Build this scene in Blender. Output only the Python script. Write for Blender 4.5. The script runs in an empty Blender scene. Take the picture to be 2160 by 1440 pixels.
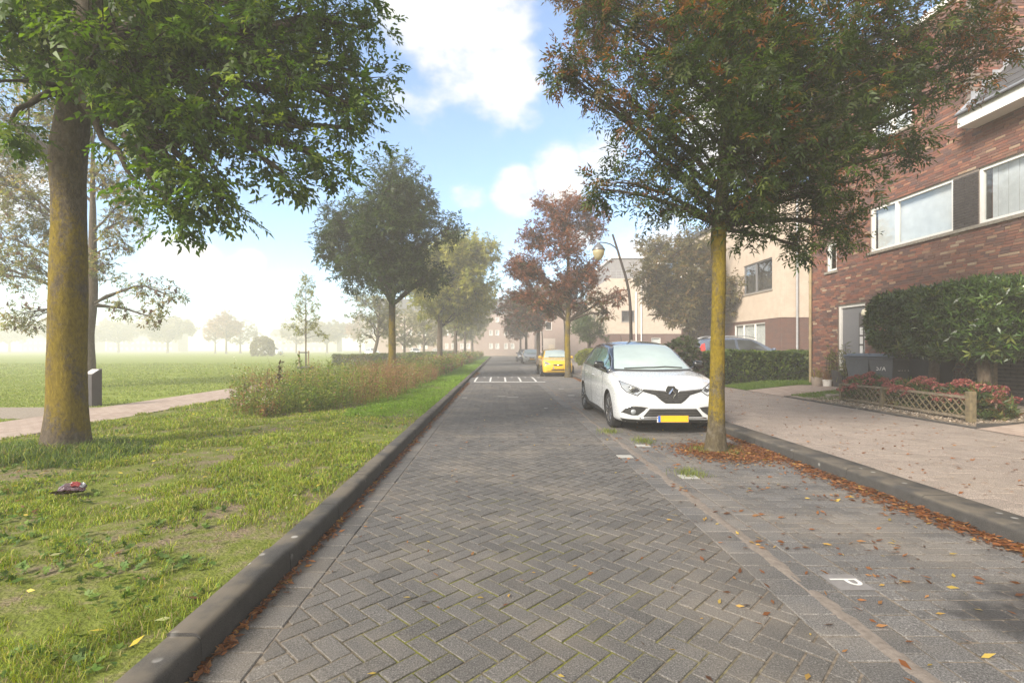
import bpy, bmesh, math, random
import numpy as np
from mathutils import Vector, Matrix
from mathutils.bvhtree import BVHTree

rng = np.random.default_rng(7)
random.seed(7)
R = math.radians
scene = bpy.context.scene
COL = scene.collection

# ---------------------------------------------------------------- camera
F_PX, VPX, VPY, CAM_H = 1060.0, 1052.0, 736.0, 1.47     # measured on the 2160 px wide photograph
cam_d = bpy.data.cameras.new('camera')
cam = bpy.data.objects.new('camera', cam_d)
COL.objects.link(cam)
cam.location = (0, 0, CAM_H)
cam.rotation_euler = (R(90), 0, 0)
cam_d.sensor_width = 36.0
cam_d.lens = 36.0 * F_PX / 2160.0
cam_d.shift_x = (1080 - VPX) / 2160.0
cam_d.shift_y = (VPY - 720) / 2160.0
cam_d.clip_start = 0.05
cam_d.clip_end = 5000
scene.camera = cam

def P(px, py, d):
    """point at distance d that was measured at this place of the photograph"""
    return np.array([(px - VPX) * d / F_PX, d, CAM_H + (VPY - py) * d / F_PX])

# ---------------------------------------------------------------- sun, sky, exposure
SUN_ELEV, SUN_AZ = R(33), R(225)       # azimuth clockwise from +Y: behind the camera, to the left
sun_d = bpy.data.lights.new('sun', 'SUN')
sun_d.energy = 2.0
sun_d.angle = R(22)
sun_d.color = (1.0, 0.925, 0.83)
sun = bpy.data.objects.new('sun', sun_d)
COL.objects.link(sun)
to_sun = Vector((math.sin(SUN_AZ) * math.cos(SUN_ELEV), math.cos(SUN_AZ) * math.cos(SUN_ELEV), math.sin(SUN_ELEV)))
sun.rotation_euler = to_sun.to_track_quat('Z', 'Y').to_euler()
sun.location = (-20, -20, 40)

world = bpy.data.worlds.new('World')
scene.world = world
world.use_nodes = True
wn, wl = world.node_tree.nodes, world.node_tree.links
wn.clear()
w_out = wn.new('ShaderNodeOutputWorld')
w_bg = wn.new('ShaderNodeBackground')
w_bg.inputs['Strength'].default_value = 0.13
wl.new(w_bg.outputs[0], w_out.inputs[0])
sky = wn.new('ShaderNodeTexSky')
sky.sky_type = 'NISHITA'
sky.sun_disc = False
sky.sun_elevation = SUN_ELEV
sky.sun_rotation = SUN_AZ
sky.air_density = 1.0
sky.dust_density = 0.6
sky.ozone_density = 2.2
w_tc = wn.new('ShaderNodeTexCoord')
def wmath(op, a, b=None, c=None, clamp=False):
    n = wn.new('ShaderNodeMath'); n.operation = op; n.use_clamp = clamp
    for i, v in enumerate((a, b, c)):
        if v is None: continue
        if isinstance(v, (int, float)): n.inputs[i].default_value = v
        else: wl.new(v, n.inputs[i])
    return n.outputs[0]
w_scale = wn.new('ShaderNodeVectorMath'); w_scale.operation = 'MULTIPLY'
w_scale.inputs[1].default_value = (1, 1, 1.7)
wl.new(w_tc.outputs['Generated'], w_scale.inputs[0])
def wnoise(scale, detail, rough, off):
    m = wn.new('ShaderNodeVectorMath'); m.operation = 'ADD'; m.inputs[1].default_value = off
    wl.new(w_scale.outputs[0], m.inputs[0])
    n = wn.new('ShaderNodeTexNoise'); n.inputs['Scale'].default_value = scale
    n.inputs['Detail'].default_value = detail; n.inputs['Roughness'].default_value = rough
    wl.new(m.outputs[0], n.inputs['Vector'])
    return n.outputs['Fac']
n_big = wnoise(2.6, 3, 0.5, (3.1, 0.4, 1.7))
n_fine = wnoise(5.5, 10, 0.62, (0.3, 2.2, 5.1))
# cumulus banks where the photograph shows them: (pixel x, pixel y, angular radius in degrees, weight)
banks = [(960, 80, 8.5, .62), (1060, 170, 6.0, .52), (890, 190, 5.0, .42), (1040, 10, 6.5, .5), (1180, 365, 5.0, .50),
         (1090, 395, 4.0, .48), (985, 415, 2.8, .40), (1260, 330, 4.5, .42), (1120, 255, 2.2, .34), (1050, 285, 1.8, .28), (860, 30, 4.5, .45),
         (350, 525, 4.0, .50), (310, 500, 3.0, .4), (430, 545, 2.0, .42), (530, 550, 1.8, .40), (500, 568, 1.6, .38), (410, 588, 2.0, .34),
         (620, 592, 2.6, .34), (1370, 500, 5.0, .46), (1600, 250, 9.0, .5), (30, 400, 6.0, .42), (1230, 490, 3.0, .36), (250, 60, 8.0, .5)]
acc = None
for (bx_, by_, ang, wt) in banks:
    d = Vector(((bx_ - VPX) / F_PX, 1.0, (VPY - by_) / F_PX)).normalized()
    dt = wn.new('ShaderNodeVectorMath'); dt.operation = 'DOT_PRODUCT'; dt.inputs[1].default_value = d
    nz = wn.new('ShaderNodeVectorMath'); nz.operation = 'NORMALIZE'
    wl.new(w_tc.outputs['Generated'], nz.inputs[0]); wl.new(nz.outputs[0], dt.inputs[0])
    mr = wn.new('ShaderNodeMapRange'); mr.interpolation_type = 'SMOOTHSTEP'
    mr.inputs['From Min'].default_value = math.cos(R(ang)); mr.inputs['From Max'].default_value = 1.0
    mr.inputs['To Min'].default_value = 0.0; mr.inputs['To Max'].default_value = wt
    wl.new(dt.outputs['Value'], mr.inputs['Value'])
    acc = mr.outputs[0] if acc is None else wmath('MAXIMUM', acc, mr.outputs[0])
# unseen cloud outside the view, thickened to add fill light
sep = wn.new('ShaderNodeSeparateXYZ'); wl.new(w_tc.outputs['Generated'], sep.inputs[0])
away = wn.new('ShaderNodeMapRange'); away.interpolation_type = 'SMOOTHSTEP'
away.inputs['From Min'].default_value = 0.62; away.inputs['From Max'].default_value = 0.15
away.inputs['To Min'].default_value = 0.0; away.inputs['To Max'].default_value = 0.80
wl.new(sep.outputs['Y'], away.inputs['Value'])
gen = wmath('MULTIPLY', away.outputs[0], wmath('MULTIPLY_ADD', n_big, 2.4, -0.35, clamp=True))
acc = wmath('MAXIMUM', acc, gen)
dens = wmath('ADD', acc, wmath('MULTIPLY_ADD', n_fine, 1.7, -0.98))
cmask = wn.new('ShaderNodeMapRange'); cmask.interpolation_type = 'SMOOTHSTEP'
cmask.inputs['From Min'].default_value = 0.0; cmask.inputs['From Max'].default_value = 0.50
wl.new(dens, cmask.inputs['Value'])
cshade = wn.new('ShaderNodeMapRange')
cshade.inputs['From Min'].default_value = 0.15; cshade.inputs['From Max'].default_value = 0.75
wl.new(dens, cshade.inputs['Value'])
ccol = wn.new('ShaderNodeMix'); ccol.data_type = 'RGBA'
ccol.inputs['A'].default_value = (1.8, 1.8, 1.8, 1)
ccol.inputs['B'].default_value = (2.3, 2.22, 2.1, 1)
wl.new(cshade.outputs[0], ccol.inputs['Factor'])
smix = wn.new('ShaderNodeMix'); smix.data_type = 'RGBA'
wl.new(cmask.outputs[0], smix.inputs['Factor'])
veil = wn.new('ShaderNodeMix'); veil.data_type = 'RGBA'      # thin high haze in front of the blue
veil.inputs['Factor'].default_value = 0.10; veil.inputs['B'].default_value = (2.35, 2.5, 2.6, 1)
gain = wn.new('ShaderNodeMix'); gain.data_type = 'RGBA'; gain.blend_type = 'MULTIPLY'; gain.inputs['Factor'].default_value = 1.0
gain.inputs['B'].default_value = (0.47, 0.52, 0.55, 1)
wl.new(sky.outputs[0], gain.inputs['A']); wl.new(gain.outputs['Result'], veil.inputs['A']); wl.new(veil.outputs['Result'], smix.inputs['A'])
wl.new(ccol.outputs['Result'], smix.inputs['B'])
wl.new(smix.outputs['Result'], w_bg.inputs['Color'])

HAZE = 0.0046
vs = scene.view_settings
vs.view_transform = 'Standard'
vs.look = 'None'
vs.exposure = 2.2
vs.gamma = 1.0
vs.use_curve_mapping = False
scene.render.engine = 'CYCLES'
cy = scene.cycles
cy.use_denoising = True
try:
    cy.denoiser = 'OPENIMAGEDENOISE'; cy.denoising_input_passes = 'RGB_ALBEDO_NORMAL'; cy.denoising_prefilter = 'ACCURATE'
except Exception: pass
cy.max_bounces = 8; cy.diffuse_bounces = 3; cy.glossy_bounces = 3; cy.transmission_bounces = 4
cy.transparent_max_bounces = 12; cy.volume_bounces = 3
cy.sample_clamp_indirect = 6.0
cy.caustics_reflective = False; cy.caustics_refractive = False

# ---------------------------------------------------------------- helpers
def tag(o, label=None, cat=None, group=None, kind=None):
    if label: o['label'] = label
    if cat: o['category'] = cat
    if group: o['group'] = group
    if kind: o['kind'] = kind
    return o

def link(name, data, parent=None):
    o = bpy.data.objects.new(name, data)
    COL.objects.link(o)
    if parent is not None: o.parent = parent
    return o

def empty(name, loc=(0, 0, 0), rz=0.0, parent=None):
    o = link(name, None, parent)
    o.location = loc; o.rotation_euler = (0, 0, rz)
    o.empty_display_size = 0.2
    return o

def np_mesh(name, verts, quads=None, tris=None, mats=(), smooth=False, vcol=None, midx=None):
    me = bpy.data.meshes.new(name)
    verts = np.asarray(verts, dtype=np.float32)
    q = np.zeros((0, 4), np.int32) if quads is None else np.asarray(quads, np.int32)
    t = np.zeros((0, 3), np.int32) if tris is None else np.asarray(tris, np.int32)
    nq, nt = len(q), len(t)
    me.vertices.add(len(verts)); me.vertices.foreach_set('co', verts.ravel())
    me.loops.add(nq * 4 + nt * 3)
    me.loops.foreach_set('vertex_index', np.concatenate([q.ravel(), t.ravel()]).astype(np.int32))
    me.polygons.add(nq + nt)
    starts = np.concatenate([np.arange(nq) * 4, nq * 4 + np.arange(nt) * 3]).astype(np.int32)
    me.polygons.foreach_set('loop_start', starts)
    if smooth: me.polygons.foreach_set('use_smooth', np.ones(nq + nt, bool))
    for m in mats: me.materials.append(m)
    if midx is not None: me.polygons.foreach_set('material_index', np.asarray(midx, np.int32))
    me.update(calc_edges=True)
    if vcol is not None:
        a = me.color_attributes.new('Col', 'FLOAT_COLOR', 'POINT')
        c = np.ones((len(verts), 4), np.float32); c[:, :3] = vcol
        a.data.foreach_set('color', c.ravel())
    return me

class MB:
    """collects faces of one mesh"""
    def __init__(s): s.v = []; s.f = []; s.c = []; s.m = []; s.cur = (1, 1, 1); s.mi = 0
    def add(s, vs_, fs):
        n = len(s.v)
        s.v += [tuple(v) for v in vs_]; s.c += [s.cur] * len(vs_)
        s.f += [tuple(i + n for i in f) for f in fs]; s.m += [s.mi] * len(fs)
    def box(s, c, size, rz=0.0, rx=0.0, ry=0.0, taper=1.0):
        hx, hy, hz = size[0] / 2, size[1] / 2, size[2] / 2
        M = Matrix.Translation(c) @ Matrix.Rotation(rz, 4, 'Z') @ Matrix.Rotation(ry, 4, 'Y') @ Matrix.Rotation(rx, 4, 'X')
        vs_ = []
        for z in (-1, 1):
            k = taper if z > 0 else 1
            for (x, y) in ((-1, -1), (1, -1), (1, 1), (-1, 1)): vs_.append(M @ Vector((x * hx * k, y * hy * k, z * hz)))
        s.add(vs_, [(3, 2, 1, 0), (4, 5, 6, 7), (0, 1, 5, 4), (1, 2, 6, 5), (2, 3, 7, 6), (3, 0, 4, 7)])
    def b(s, x0, x1, y0, y1, z0, z1):
        s.box(((x0 + x1) / 2, (y0 + y1) / 2, (z0 + z1) / 2), (x1 - x0, y1 - y0, z1 - z0))
    def bev(s, x0, x1, y0, y1, z0, z1, r=0.01):
        """box with chamfered edges"""
        cx, cy_, cz = (x0 + x1) / 2, (y0 + y1) / 2, (z0 + z1) / 2
        hx, hy, hz = (x1 - x0) / 2, (y1 - y0) / 2, (z1 - z0) / 2
        bm = bmesh.new(); bmesh.ops.create_cube(bm, size=1)
        for v in bm.verts: v.co = Vector((v.co.x * 2 * hx + cx, v.co.y * 2 * hy + cy_, v.co.z * 2 * hz + cz))
        bmesh.ops.bevel(bm, geom=list(bm.edges), offset=r, segments=2, affect='EDGES', profile=0.5)
        bm.verts.index_update()
        s.add([v.co[:] for v in bm.verts], [[v.index for v in f.verts] for f in bm.faces]); bm.free()
    def poly(s, pts): s.add(pts, [tuple(range(len(pts)))])
    def prism(s, poly, z0, z1, inset=0.0, zc=None):
        """vertical prism over a convex outline with a chamfer on top"""
        n = len(poly); cx = sum(p[0] for p in poly) / n; cy_ = sum(p[1] for p in poly) / n
        top = []
        for (x, y) in poly:
            dx, dy = cx - x, cy_ - y; l = math.hypot(dx, dy) or 1
            k = min(inset * 1.35, l * .4)
            top.append((x + dx / l * k, y + dy / l * k, z1))
        if inset > 0:
            zz = z1 - inset * .8 if zc is None else zc
            vs_ = [(x, y, z0) for x, y in poly] + [(x, y, zz) for x, y in poly] + top
            fs = [tuple(range(2 * n, 3 * n))]
            for k in range(2):
                for i in range(n):
                    j = (i + 1) % n
                    fs.append((k * n + i, k * n + j, (k + 1) * n + j, (k + 1) * n + i))
        else:
            vs_ = [(x, y, z0) for x, y in poly] + [(x, y, z1) for x, y in poly]
            fs = [tuple(range(n, 2 * n)), tuple(reversed(range(n)))]
            for i in range(n):
                j = (i + 1) % n
                fs.append((i, j, n + j, n + i))
        s.add(vs_, fs)
    def tube(s, pts, rad, n=8, cap=True):
        v, q = tube_arrays(np.array(pts, float), np.broadcast_to(np.array(rad, float), (len(pts),)), n)
        fs = [tuple(int(i) for i in f) for f in q]
        m = len(pts)
        if cap: fs += [tuple(reversed(range(n))), tuple(range((m - 1) * n, m * n))]
        s.add(v.tolist(), fs)
    def lathe(s, prof, c=(0, 0, 0), n=24, axis='Z'):
        vs_ = []; fs = []
        for (r, z) in prof:
            for k in range(n):
                a = 2 * math.pi * k / n
                x, y = r * math.cos(a), r * math.sin(a)
                p = (x, y, z) if axis == 'Z' else ((z, x, y) if axis == 'X' else (x, z, y))
                vs_.append((p[0] + c[0], p[1] + c[1], p[2] + c[2]))
        for i in range(len(prof) - 1):
            for k in range(n):
                k2 = (k + 1) % n
                fs.append((i * n + k, i * n + k2, (i + 1) * n + k2, (i + 1) * n + k))
        if prof[0][0] > 1e-4: fs.append(tuple(reversed(range(n))))
        if prof[-1][0] > 1e-4: fs.append(tuple(range((len(prof) - 1) * n, len(prof) * n)))
        s.add(vs_, fs)
    def mesh(s, name, mats, smooth=False, vcol=False, auto=None):
        me = bpy.data.meshes.new(name)
        me.from_pydata(s.v, [], s.f)
        for m in (mats if isinstance(mats, (list, tuple)) else [mats]): me.materials.append(m)
        if max(s.m, default=0) > 0: me.polygons.foreach_set('material_index', np.array(s.m, np.int32))
        if smooth: me.polygons.foreach_set('use_smooth', np.ones(len(me.polygons), bool))
        if vcol:
            a = me.color_attributes.new('Col', 'FLOAT_COLOR', 'POINT')
            c = np.ones((len(s.v), 4), np.float32); c[:, :3] = np.array(s.c, np.float32)
            a.data.foreach_set('color', c.ravel())
        me.update()
        if smooth and auto:
            bm = bmesh.new(); bm.from_mesh(me)
            for e in bm.edges:
                if len(e.link_faces) == 2 and e.calc_face_angle(0) > R(auto): e.smooth = False
            bm.to_mesh(me); bm.free()
        return me
    def build(s, name, mats, parent=None, **k): return link(name, s.mesh(name, mats, **k), parent)

def tube_arrays(pts, rad, n=8, lump=0.0, seed=0):
    """ring vertices and quads of a tapered tube"""
    m = len(pts)
    t = np.gradient(pts, axis=0); t /= np.linalg.norm(t, axis=1)[:, None] + 1e-9
    ref = np.array([0.0, 1.0, 0.0]) if abs(t[0][1]) < .8 else np.array([1.0, 0, 0])
    a = np.cross(t, ref); a /= np.linalg.norm(a, axis=1)[:, None] + 1e-9
    b_ = np.cross(t, a)
    ang = np.linspace(0, 2 * np.pi, n, endpoint=False)
    rr = np.repeat(np.asarray(rad, float)[:, None], n, 1)
    if lump:
        g = np.random.default_rng(seed)
        ph = g.uniform(0, 6.28, 4)
        yy = np.arange(m)[:, None] * 0.9
        rr = rr * (1 + lump * (np.sin(2 * ang[None] + ph[0] + yy * .35) + .7 * np.sin(3 * ang[None] + ph[1] - yy * .5) + .6 * np.sin(5 * ang[None] + ph[2] + yy * .8))
                   + lump * .5 * g.normal(size=(m, n)))
    v = pts[:, None, :] + rr[:, :, None] * (np.cos(ang)[None, :, None] * a[:, None, :] + np.sin(ang)[None, :, None] * b_[:, None, :])
    i = np.arange(m - 1)[:, None] * n; k = np.arange(n)[None]; k2 = (k + 1) % n
    q = np.stack([i + k, i + k2, i + n + k2, i + n + k], -1).reshape(-1, 4)
    return v.reshape(-1, 3), q

def vnoise(x, y, seed=0):
    """smooth value noise in 0..1"""
    x = np.asarray(x, float); y = np.asarray(y, float)
    xi = np.floor(x).astype(int); yi = np.floor(y).astype(int)
    fx = x - xi; fy = y - yi
    fx = fx * fx * (3 - 2 * fx); fy = fy * fy * (3 - 2 * fy)
    def h(a, b):
        n = (a * 374761393 + b * 668265263 + seed * 1442695041) & 0xffffffff
        n = ((n ^ (n >> 13)) * 1274126177) & 0xffffffff
        return ((n ^ (n >> 16)) & 0xffff) / 65535.0
    return (h(xi, yi) * (1 - fx) + h(xi + 1, yi) * fx) * (1 - fy) + (h(xi, yi + 1) * (1 - fx) + h(xi + 1, yi + 1) * fx) * fy

def fnoise(x, y, seed=0, oct=3):
    s = 0; a = .5; t = 0
    for o in range(oct):
        s = s + a * vnoise(np.asarray(x) * 2 ** o, np.asarray(y) * 2 ** o, seed + o * 17); t += a; a *= .5
    return s / t

# ---------------------------------------------------------------- materials
MATS = {}
class NT:
    def __init__(s, name):
        s.m = bpy.data.materials.new(name); s.m.use_nodes = True
        s.n, s.l = s.m.node_tree.nodes, s.m.node_tree.links
        s.bsdf = s.n['Principled BSDF']; s.out = s.n['Material Output']
        MATS[name] = s.m
    def set(s, sock, v):
        if hasattr(v, 'is_output'): s.l.new(v, sock)
        elif isinstance(v, (tuple, list)): sock.default_value = tuple(v) + ((1,) if len(v) == 3 and len(sock.default_value) == 4 else ())
        else: sock.default_value = v
    def pos(s):
        return s.n.new('ShaderNodeNewGeometry').outputs['Position']
    def objc(s): return s.n.new('ShaderNodeTexCoord').outputs['Object']
    def mapv(s, vec, scale=(1, 1, 1), rot=(0, 0, 0), loc=(0, 0, 0)):
        m = s.n.new('ShaderNodeMapping'); s.l.new(vec, m.inputs['Vector'])
        m.inputs['Scale'].default_value = scale; m.inputs['Rotation'].default_value = rot; m.inputs['Location'].default_value = loc
        return m.outputs[0]
    def noise(s, scale, detail=4, rough=.55, vec=None, dist=0.0):
        n = s.n.new('ShaderNodeTexNoise'); n.inputs['Scale'].default_value = scale
        n.inputs['Detail'].default_value = detail; n.inputs['Roughness'].default_value = rough; n.inputs['Distortion'].default_value = dist
        s.l.new(vec if vec is not None else s.pos(), n.inputs['Vector'])
        return n.outputs['Fac']
    def ramp(s, fac, stops):
        r = s.n.new('ShaderNodeValToRGB'); s.l.new(fac, r.inputs['Fac'])
        e = r.color_ramp.elements
        while len(e) < len(stops): e.new(0.5)
        for el, (p, c) in zip(e, stops):
            el.position = p; el.color = tuple(c) + (1,) if len(c) == 3 else c
        return r.outputs['Color']
    def mr(s, v, a, b_, c=0.0, d=1.0, smooth=True):
        m = s.n.new('ShaderNodeMapRange'); s.l.new(v, m.inputs['Value'])
        if smooth: m.interpolation_type = 'SMOOTHSTEP'
        m.inputs['From Min'].default_value = a; m.inputs['From Max'].default_value = b_
        m.inputs['To Min'].default_value = c; m.inputs['To Max'].default_value = d
        return m.outputs[0]
    def mix(s, fac, a, b_, mode='MIX'):
        m = s.n.new('ShaderNodeMix'); m.data_type = 'RGBA'; m.blend_type = mode
        s.set(m.inputs['Factor'], fac); s.set(m.inputs['A'], a); s.set(m.inputs['B'], b_)
        return m.outputs['Result']
    def math(s, op, a, b_=0.0, clamp=False):
        m = s.n.new('ShaderNodeMath'); m.operation = op; m.use_clamp = clamp
        s.set(m.inputs[0], a); s.set(m.inputs[1], b_)
        return m.outputs[0]
    def attr(s, name='Col'):
        a = s.n.new('ShaderNodeAttribute'); a.attribute_name = name; return a.outputs['Color']
    def rand(s): return s.n.new('ShaderNodeObjectInfo').outputs['Random']
    def bump(s, h, strength=.3, dist=.01):
        b_ = s.n.new('ShaderNodeBump'); b_.inputs['Strength'].default_value = strength; b_.inputs['Distance'].default_value = dist
        s.l.new(h, b_.inputs['Height']); s.l.new(b_.outputs[0], s.bsdf.inputs['Normal'])
    def fin(s, col=None, rough=None, metal=None, spec=None, coat=None):
        if col is not None: s.set(s.bsdf.inputs['Base Color'], col)
        if rough is not None: s.set(s.bsdf.inputs['Roughness'], rough)
        if metal is not None: s.set(s.bsdf.inputs['Metallic'], metal)
        if spec is not None: s.set(s.bsdf.inputs['Specular IOR Level'], spec)
        if coat is not None:
            s.bsdf.inputs['Coat Weight'].default_value = coat; s.bsdf.inputs['Coat Roughness'].default_value = 0.04
        return s.m

def plain(name, col, rough=.6, metal=0.0, var=.12, scale=8.0, bump=0.0, coat=None, spec=None):
    t = NT(name); c2 = tuple(min(1, c * (1 + var)) for c in col); c1 = tuple(c * (1 - var) for c in col)
    n = t.noise(scale, 5)
    t.fin(t.ramp(n, [(.3, c1), (.7, c2)]), rough, metal, spec, coat)
    if bump: t.bump(t.noise(scale * 6, 4), bump, .01)
    return t.m
# ================================================================ GROUND
ROAD_L, HB_L, HB_R, KERB_R = -1.38, -1.14, 1.65, 3.86
LAWN_Z, PAVE_Z, YARD_Z = 0.12, 0.13, 0.30
KERB_LB, KERB_RB = -1.55, 4.20

def paver_mat(name, base, use_attr, var=.22, tint=(1, 1, 1), dust=0.25, stain=None, moss=False):
    t = NT(name)
    rnd = t.attr() if use_attr else t.rand()
    sp = t.noise(125, 3, .75)                        # exposed grit of the concrete
    speck = t.ramp(sp, [(.36, tuple(c * .4 for c in base)), (.52, base), (.66, tuple(min(1, c * 1.9) for c in base)), (.73, tuple(min(1, c * 4.0) for c in base))])
    v = t.mr(rnd, 0, 1, 1 - var, 1 + var, smooth=False)
    comb = t.n.new('ShaderNodeCombineColor')
    for i, k in enumerate(tint): t.l.new(t.math('MULTIPLY', v, k), comb.inputs[i])
    c = t.mix(1.0, speck, comb.outputs[0], 'MULTIPLY')
    big = t.mr(t.noise(1.1, 5, .6), .42, .70)
    c = t.mix(t.math('MULTIPLY', big, dust), c, (.30, .25, .19))
    if stain:
        for (sx, sy, sr) in stain:
            d = t.n.new('ShaderNodeVectorMath'); d.operation = 'DISTANCE'; t.l.new(t.pos(), d.inputs[0]); d.inputs[1].default_value = (sx, sy, 0)
            k = t.math('ADD', d.outputs['Value'], t.math('MULTIPLY', t.noise(7, 4), .35))
            c = t.mix(t.mr(k, sr + .25, sr + .02, 0, .72), c, (.012, .012, .014))
    if moss:
        pass
    t.fin(c, t.mr(t.noise(60, 3), .3, .7, .62, .86), spec=.35)
    t.bump(sp, .45, .004)
    return t.m

M_pav_o = paver_mat('paver_concrete', (.094, .088, .081), False, var=.15, dust=.22)
M_pav_s = paver_mat('paver_concrete_field', (.094, .088, .081), True, var=.15, dust=.22)
STAIN = [(2.75, 2.75, .25), (3.2, 2.9, .3)]
M_park_o = paver_mat('parking_paver', (.11, .105, .10), False, var=.18, dust=.28, stain=STAIN)
M_park_s = paver_mat('parking_paver_field', (.11, .105, .10), True, var=.18, dust=.28, stain=STAIN)
M_tile_o = paver_mat('pavement_tile', (.255, .21, .175), False, var=.10, dust=.15)
M_tile_s = paver_mat('pavement_tile_field', (.255, .21, .175), True, var=.10, dust=.15)

def kerb_material():
    t = NT('kerb_concrete')
    n = t.noise(9, 6, .65); sp = t.noise(260, 2, .7)
    c = t.ramp(n, [(.3, (.03, .028, .026)), (.62, (.06, .055, .05)), (.8, (.085, .077, .068))])
    c = t.mix(.5, c, t.ramp(sp, [(.35, (.015, .015, .015)), (.7, (.11, .105, .098))]))
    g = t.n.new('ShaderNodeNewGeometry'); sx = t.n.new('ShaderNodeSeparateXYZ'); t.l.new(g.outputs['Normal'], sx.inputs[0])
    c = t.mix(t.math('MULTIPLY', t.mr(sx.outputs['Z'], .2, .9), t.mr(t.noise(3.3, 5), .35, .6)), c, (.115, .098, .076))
    lich = t.n.new('ShaderNodeTexVoronoi'); lich.inputs['Scale'].default_value = 6.0; t.l.new(t.pos(), lich.inputs['Vector'])
    spot = t.math('MULTIPLY', t.mr(lich.outputs['Distance'], .17, .10), t.mr(t.noise(2.0, 3), .5, .62))
    c = t.mix(t.math('MULTIPLY', spot, .6), c, (.42, .41, .38))
    t.fin(c, .85, spec=.3); t.bump(sp, .5, .004)
    return t.m
M_kerb = kerb_material()

def joint_material():
    t = NT('joint_sand_and_moss')
    n = t.noise(2.2, 5, .6); f = t.noise(30, 3)
    sx = t.n.new('ShaderNodeSeparateXYZ'); t.l.new(t.pos(), sx.inputs[0])
    mid = t.math('MULTIPLY', t.mr(sx.outputs['X'], -1.05, -.35), t.mr(sx.outputs['X'], 1.5, .3))
    moss = t.math('MULTIPLY', t.mr(t.math('ADD', t.math('MULTIPLY', n, .7), t.math('MULTIPLY', f, .3)), .40, .56), mid)
    sand = t.ramp(f, [(.3, (.07, .057, .043)), (.7, (.22, .185, .145))])
    c = t.mix(moss, sand, t.ramp(f, [(.3, (.07, .075, .012)), (.7, (.17, .17, .03))]))
    t.fin(c, .95, spec=.1); t.bump(f, .5, .01)
    return t.m
M_joint = joint_material()

def far_road_material():
    t = NT('road_far_pavers')
    n = t.noise(14, 4); b_ = t.noise(.8, 4)
    c = t.ramp(n, [(.3, (.082, .078, .073)), (.7, (.13, .122, .113))])
    c = t.mix(t.mr(b_, .4, .7, 0, .35), c, (.16, .14, .12))
    t.fin(c, .85, spec=.3); t.bump(n, .3, .01)
    return t.m
M_road_far = far_road_material()

def turf_material(name, lush, soil_amt):
    t = NT(name)
    n1 = t.noise(.55, 5, .6); n2 = t.noise(7, 5, .65); n3 = t.noise(55, 3)
    g = t.ramp(n2, [(.25, tuple(c * .55 for c in lush)), (.5, lush), (.78, tuple(c * 1.45 for c in lush))])
    g = t.mix(t.mr(n3, .3, .75, 0, .5), g, (.14, .16, .03))
    soil = t.ramp(n3, [(.25, (.09, .064, .042)), (.55, (.20, .152, .105)), (.8, (.30, .24, .18))])
    k = t.mr(t.math('ADD', t.math('MULTIPLY', n1, .55), t.math('MULTIPLY', n2, .45)), .44, .60, 0, 1)
    c = t.mix(t.math('MULTIPLY', k, soil_amt), g, soil)
    t.fin(c, .95, spec=.1); t.bump(t.noise(40, 4), .7, .03)
    return t.m
M_turf = turf_material('trampled_turf', (.13, .155, .028), 1.0)
M_meadow = turf_material('meadow_turf', (.19, .24, .04), .12)
M_verge = turf_material('verge_turf', (.075, .15, .014), .05)
M_soil = turf_material('bare_soil', (.05, .05, .02), 1.0)

def path_material():
    t = NT('path_bricks')
    b_ = t.n.new('ShaderNodeTexBrick'); t.l.new(t.mapv(t.pos(), rot=(0, 0, R(90))), b_.inputs['Vector'])
    b_.inputs['Scale'].default_value = 1.0; b_.inputs['Brick Width'].default_value = .22; b_.inputs['Row Height'].default_value = .11
    b_.inputs['Mortar Size'].default_value = .006; b_.inputs['Color1'].default_value = (.30, .225, .18, 1); b_.inputs['Color2'].default_value = (.40, .315, .26, 1)
    b_.inputs['Mortar'].default_value = (.16, .12, .09, 1)
    c = t.mix(t.mr(t.noise(1.7, 5), .35, .7, 0, .5), b_.outputs['Color'], (.36, .29, .235))
    t.fin(c, .9, spec=.2); t.bump(b_.outputs['Fac'], -.3, .006)
    return t.m
M_path = path_material()
M_sand = plain('street_sand', (.19, .162, .138), .95, var=.25, scale=24, bump=.6, spec=.1)
M_white = plain('road_paint_white', (.56, .545, .51), .7, var=.12, scale=18, bump=.2)
M_gravel_g = plain('gravel_bed', (.26, .215, .165), .95, var=.4, scale=45, bump=.8)
M_dirt = plain('leafy_dirt', (.11, .08, .055), .95, var=.35, scale=20, bump=.8)

def sheet(name, x0, x1, y0, y1, z, mat, nx=1, ny=1, amp=0.0, parent=None, kind='structure', zfun=None):
    xs = np.linspace(x0, x1, nx + 1); ys = np.linspace(y0, y1, ny + 1)
    X, Y = np.meshgrid(xs, ys)
    Z = np.full_like(X, z) + (amp * (fnoise(X * .9, Y * .9, 3) - .5) if amp else 0)
    if zfun is not None: Z = zfun(X, Y)
    v = np.stack([X, Y, Z], -1).reshape(-1, 3)
    i = (np.arange(ny)[:, None] * (nx + 1) + np.arange(nx)[None]).ravel()
    q = np.stack([i, i + 1, i + nx + 2, i + nx + 1], -1)
    o = link(name, np_mesh(name, v, q, mats=[mat], smooth=True), parent)
    if parent is None: tag(o, kind=kind)
    return o

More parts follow.
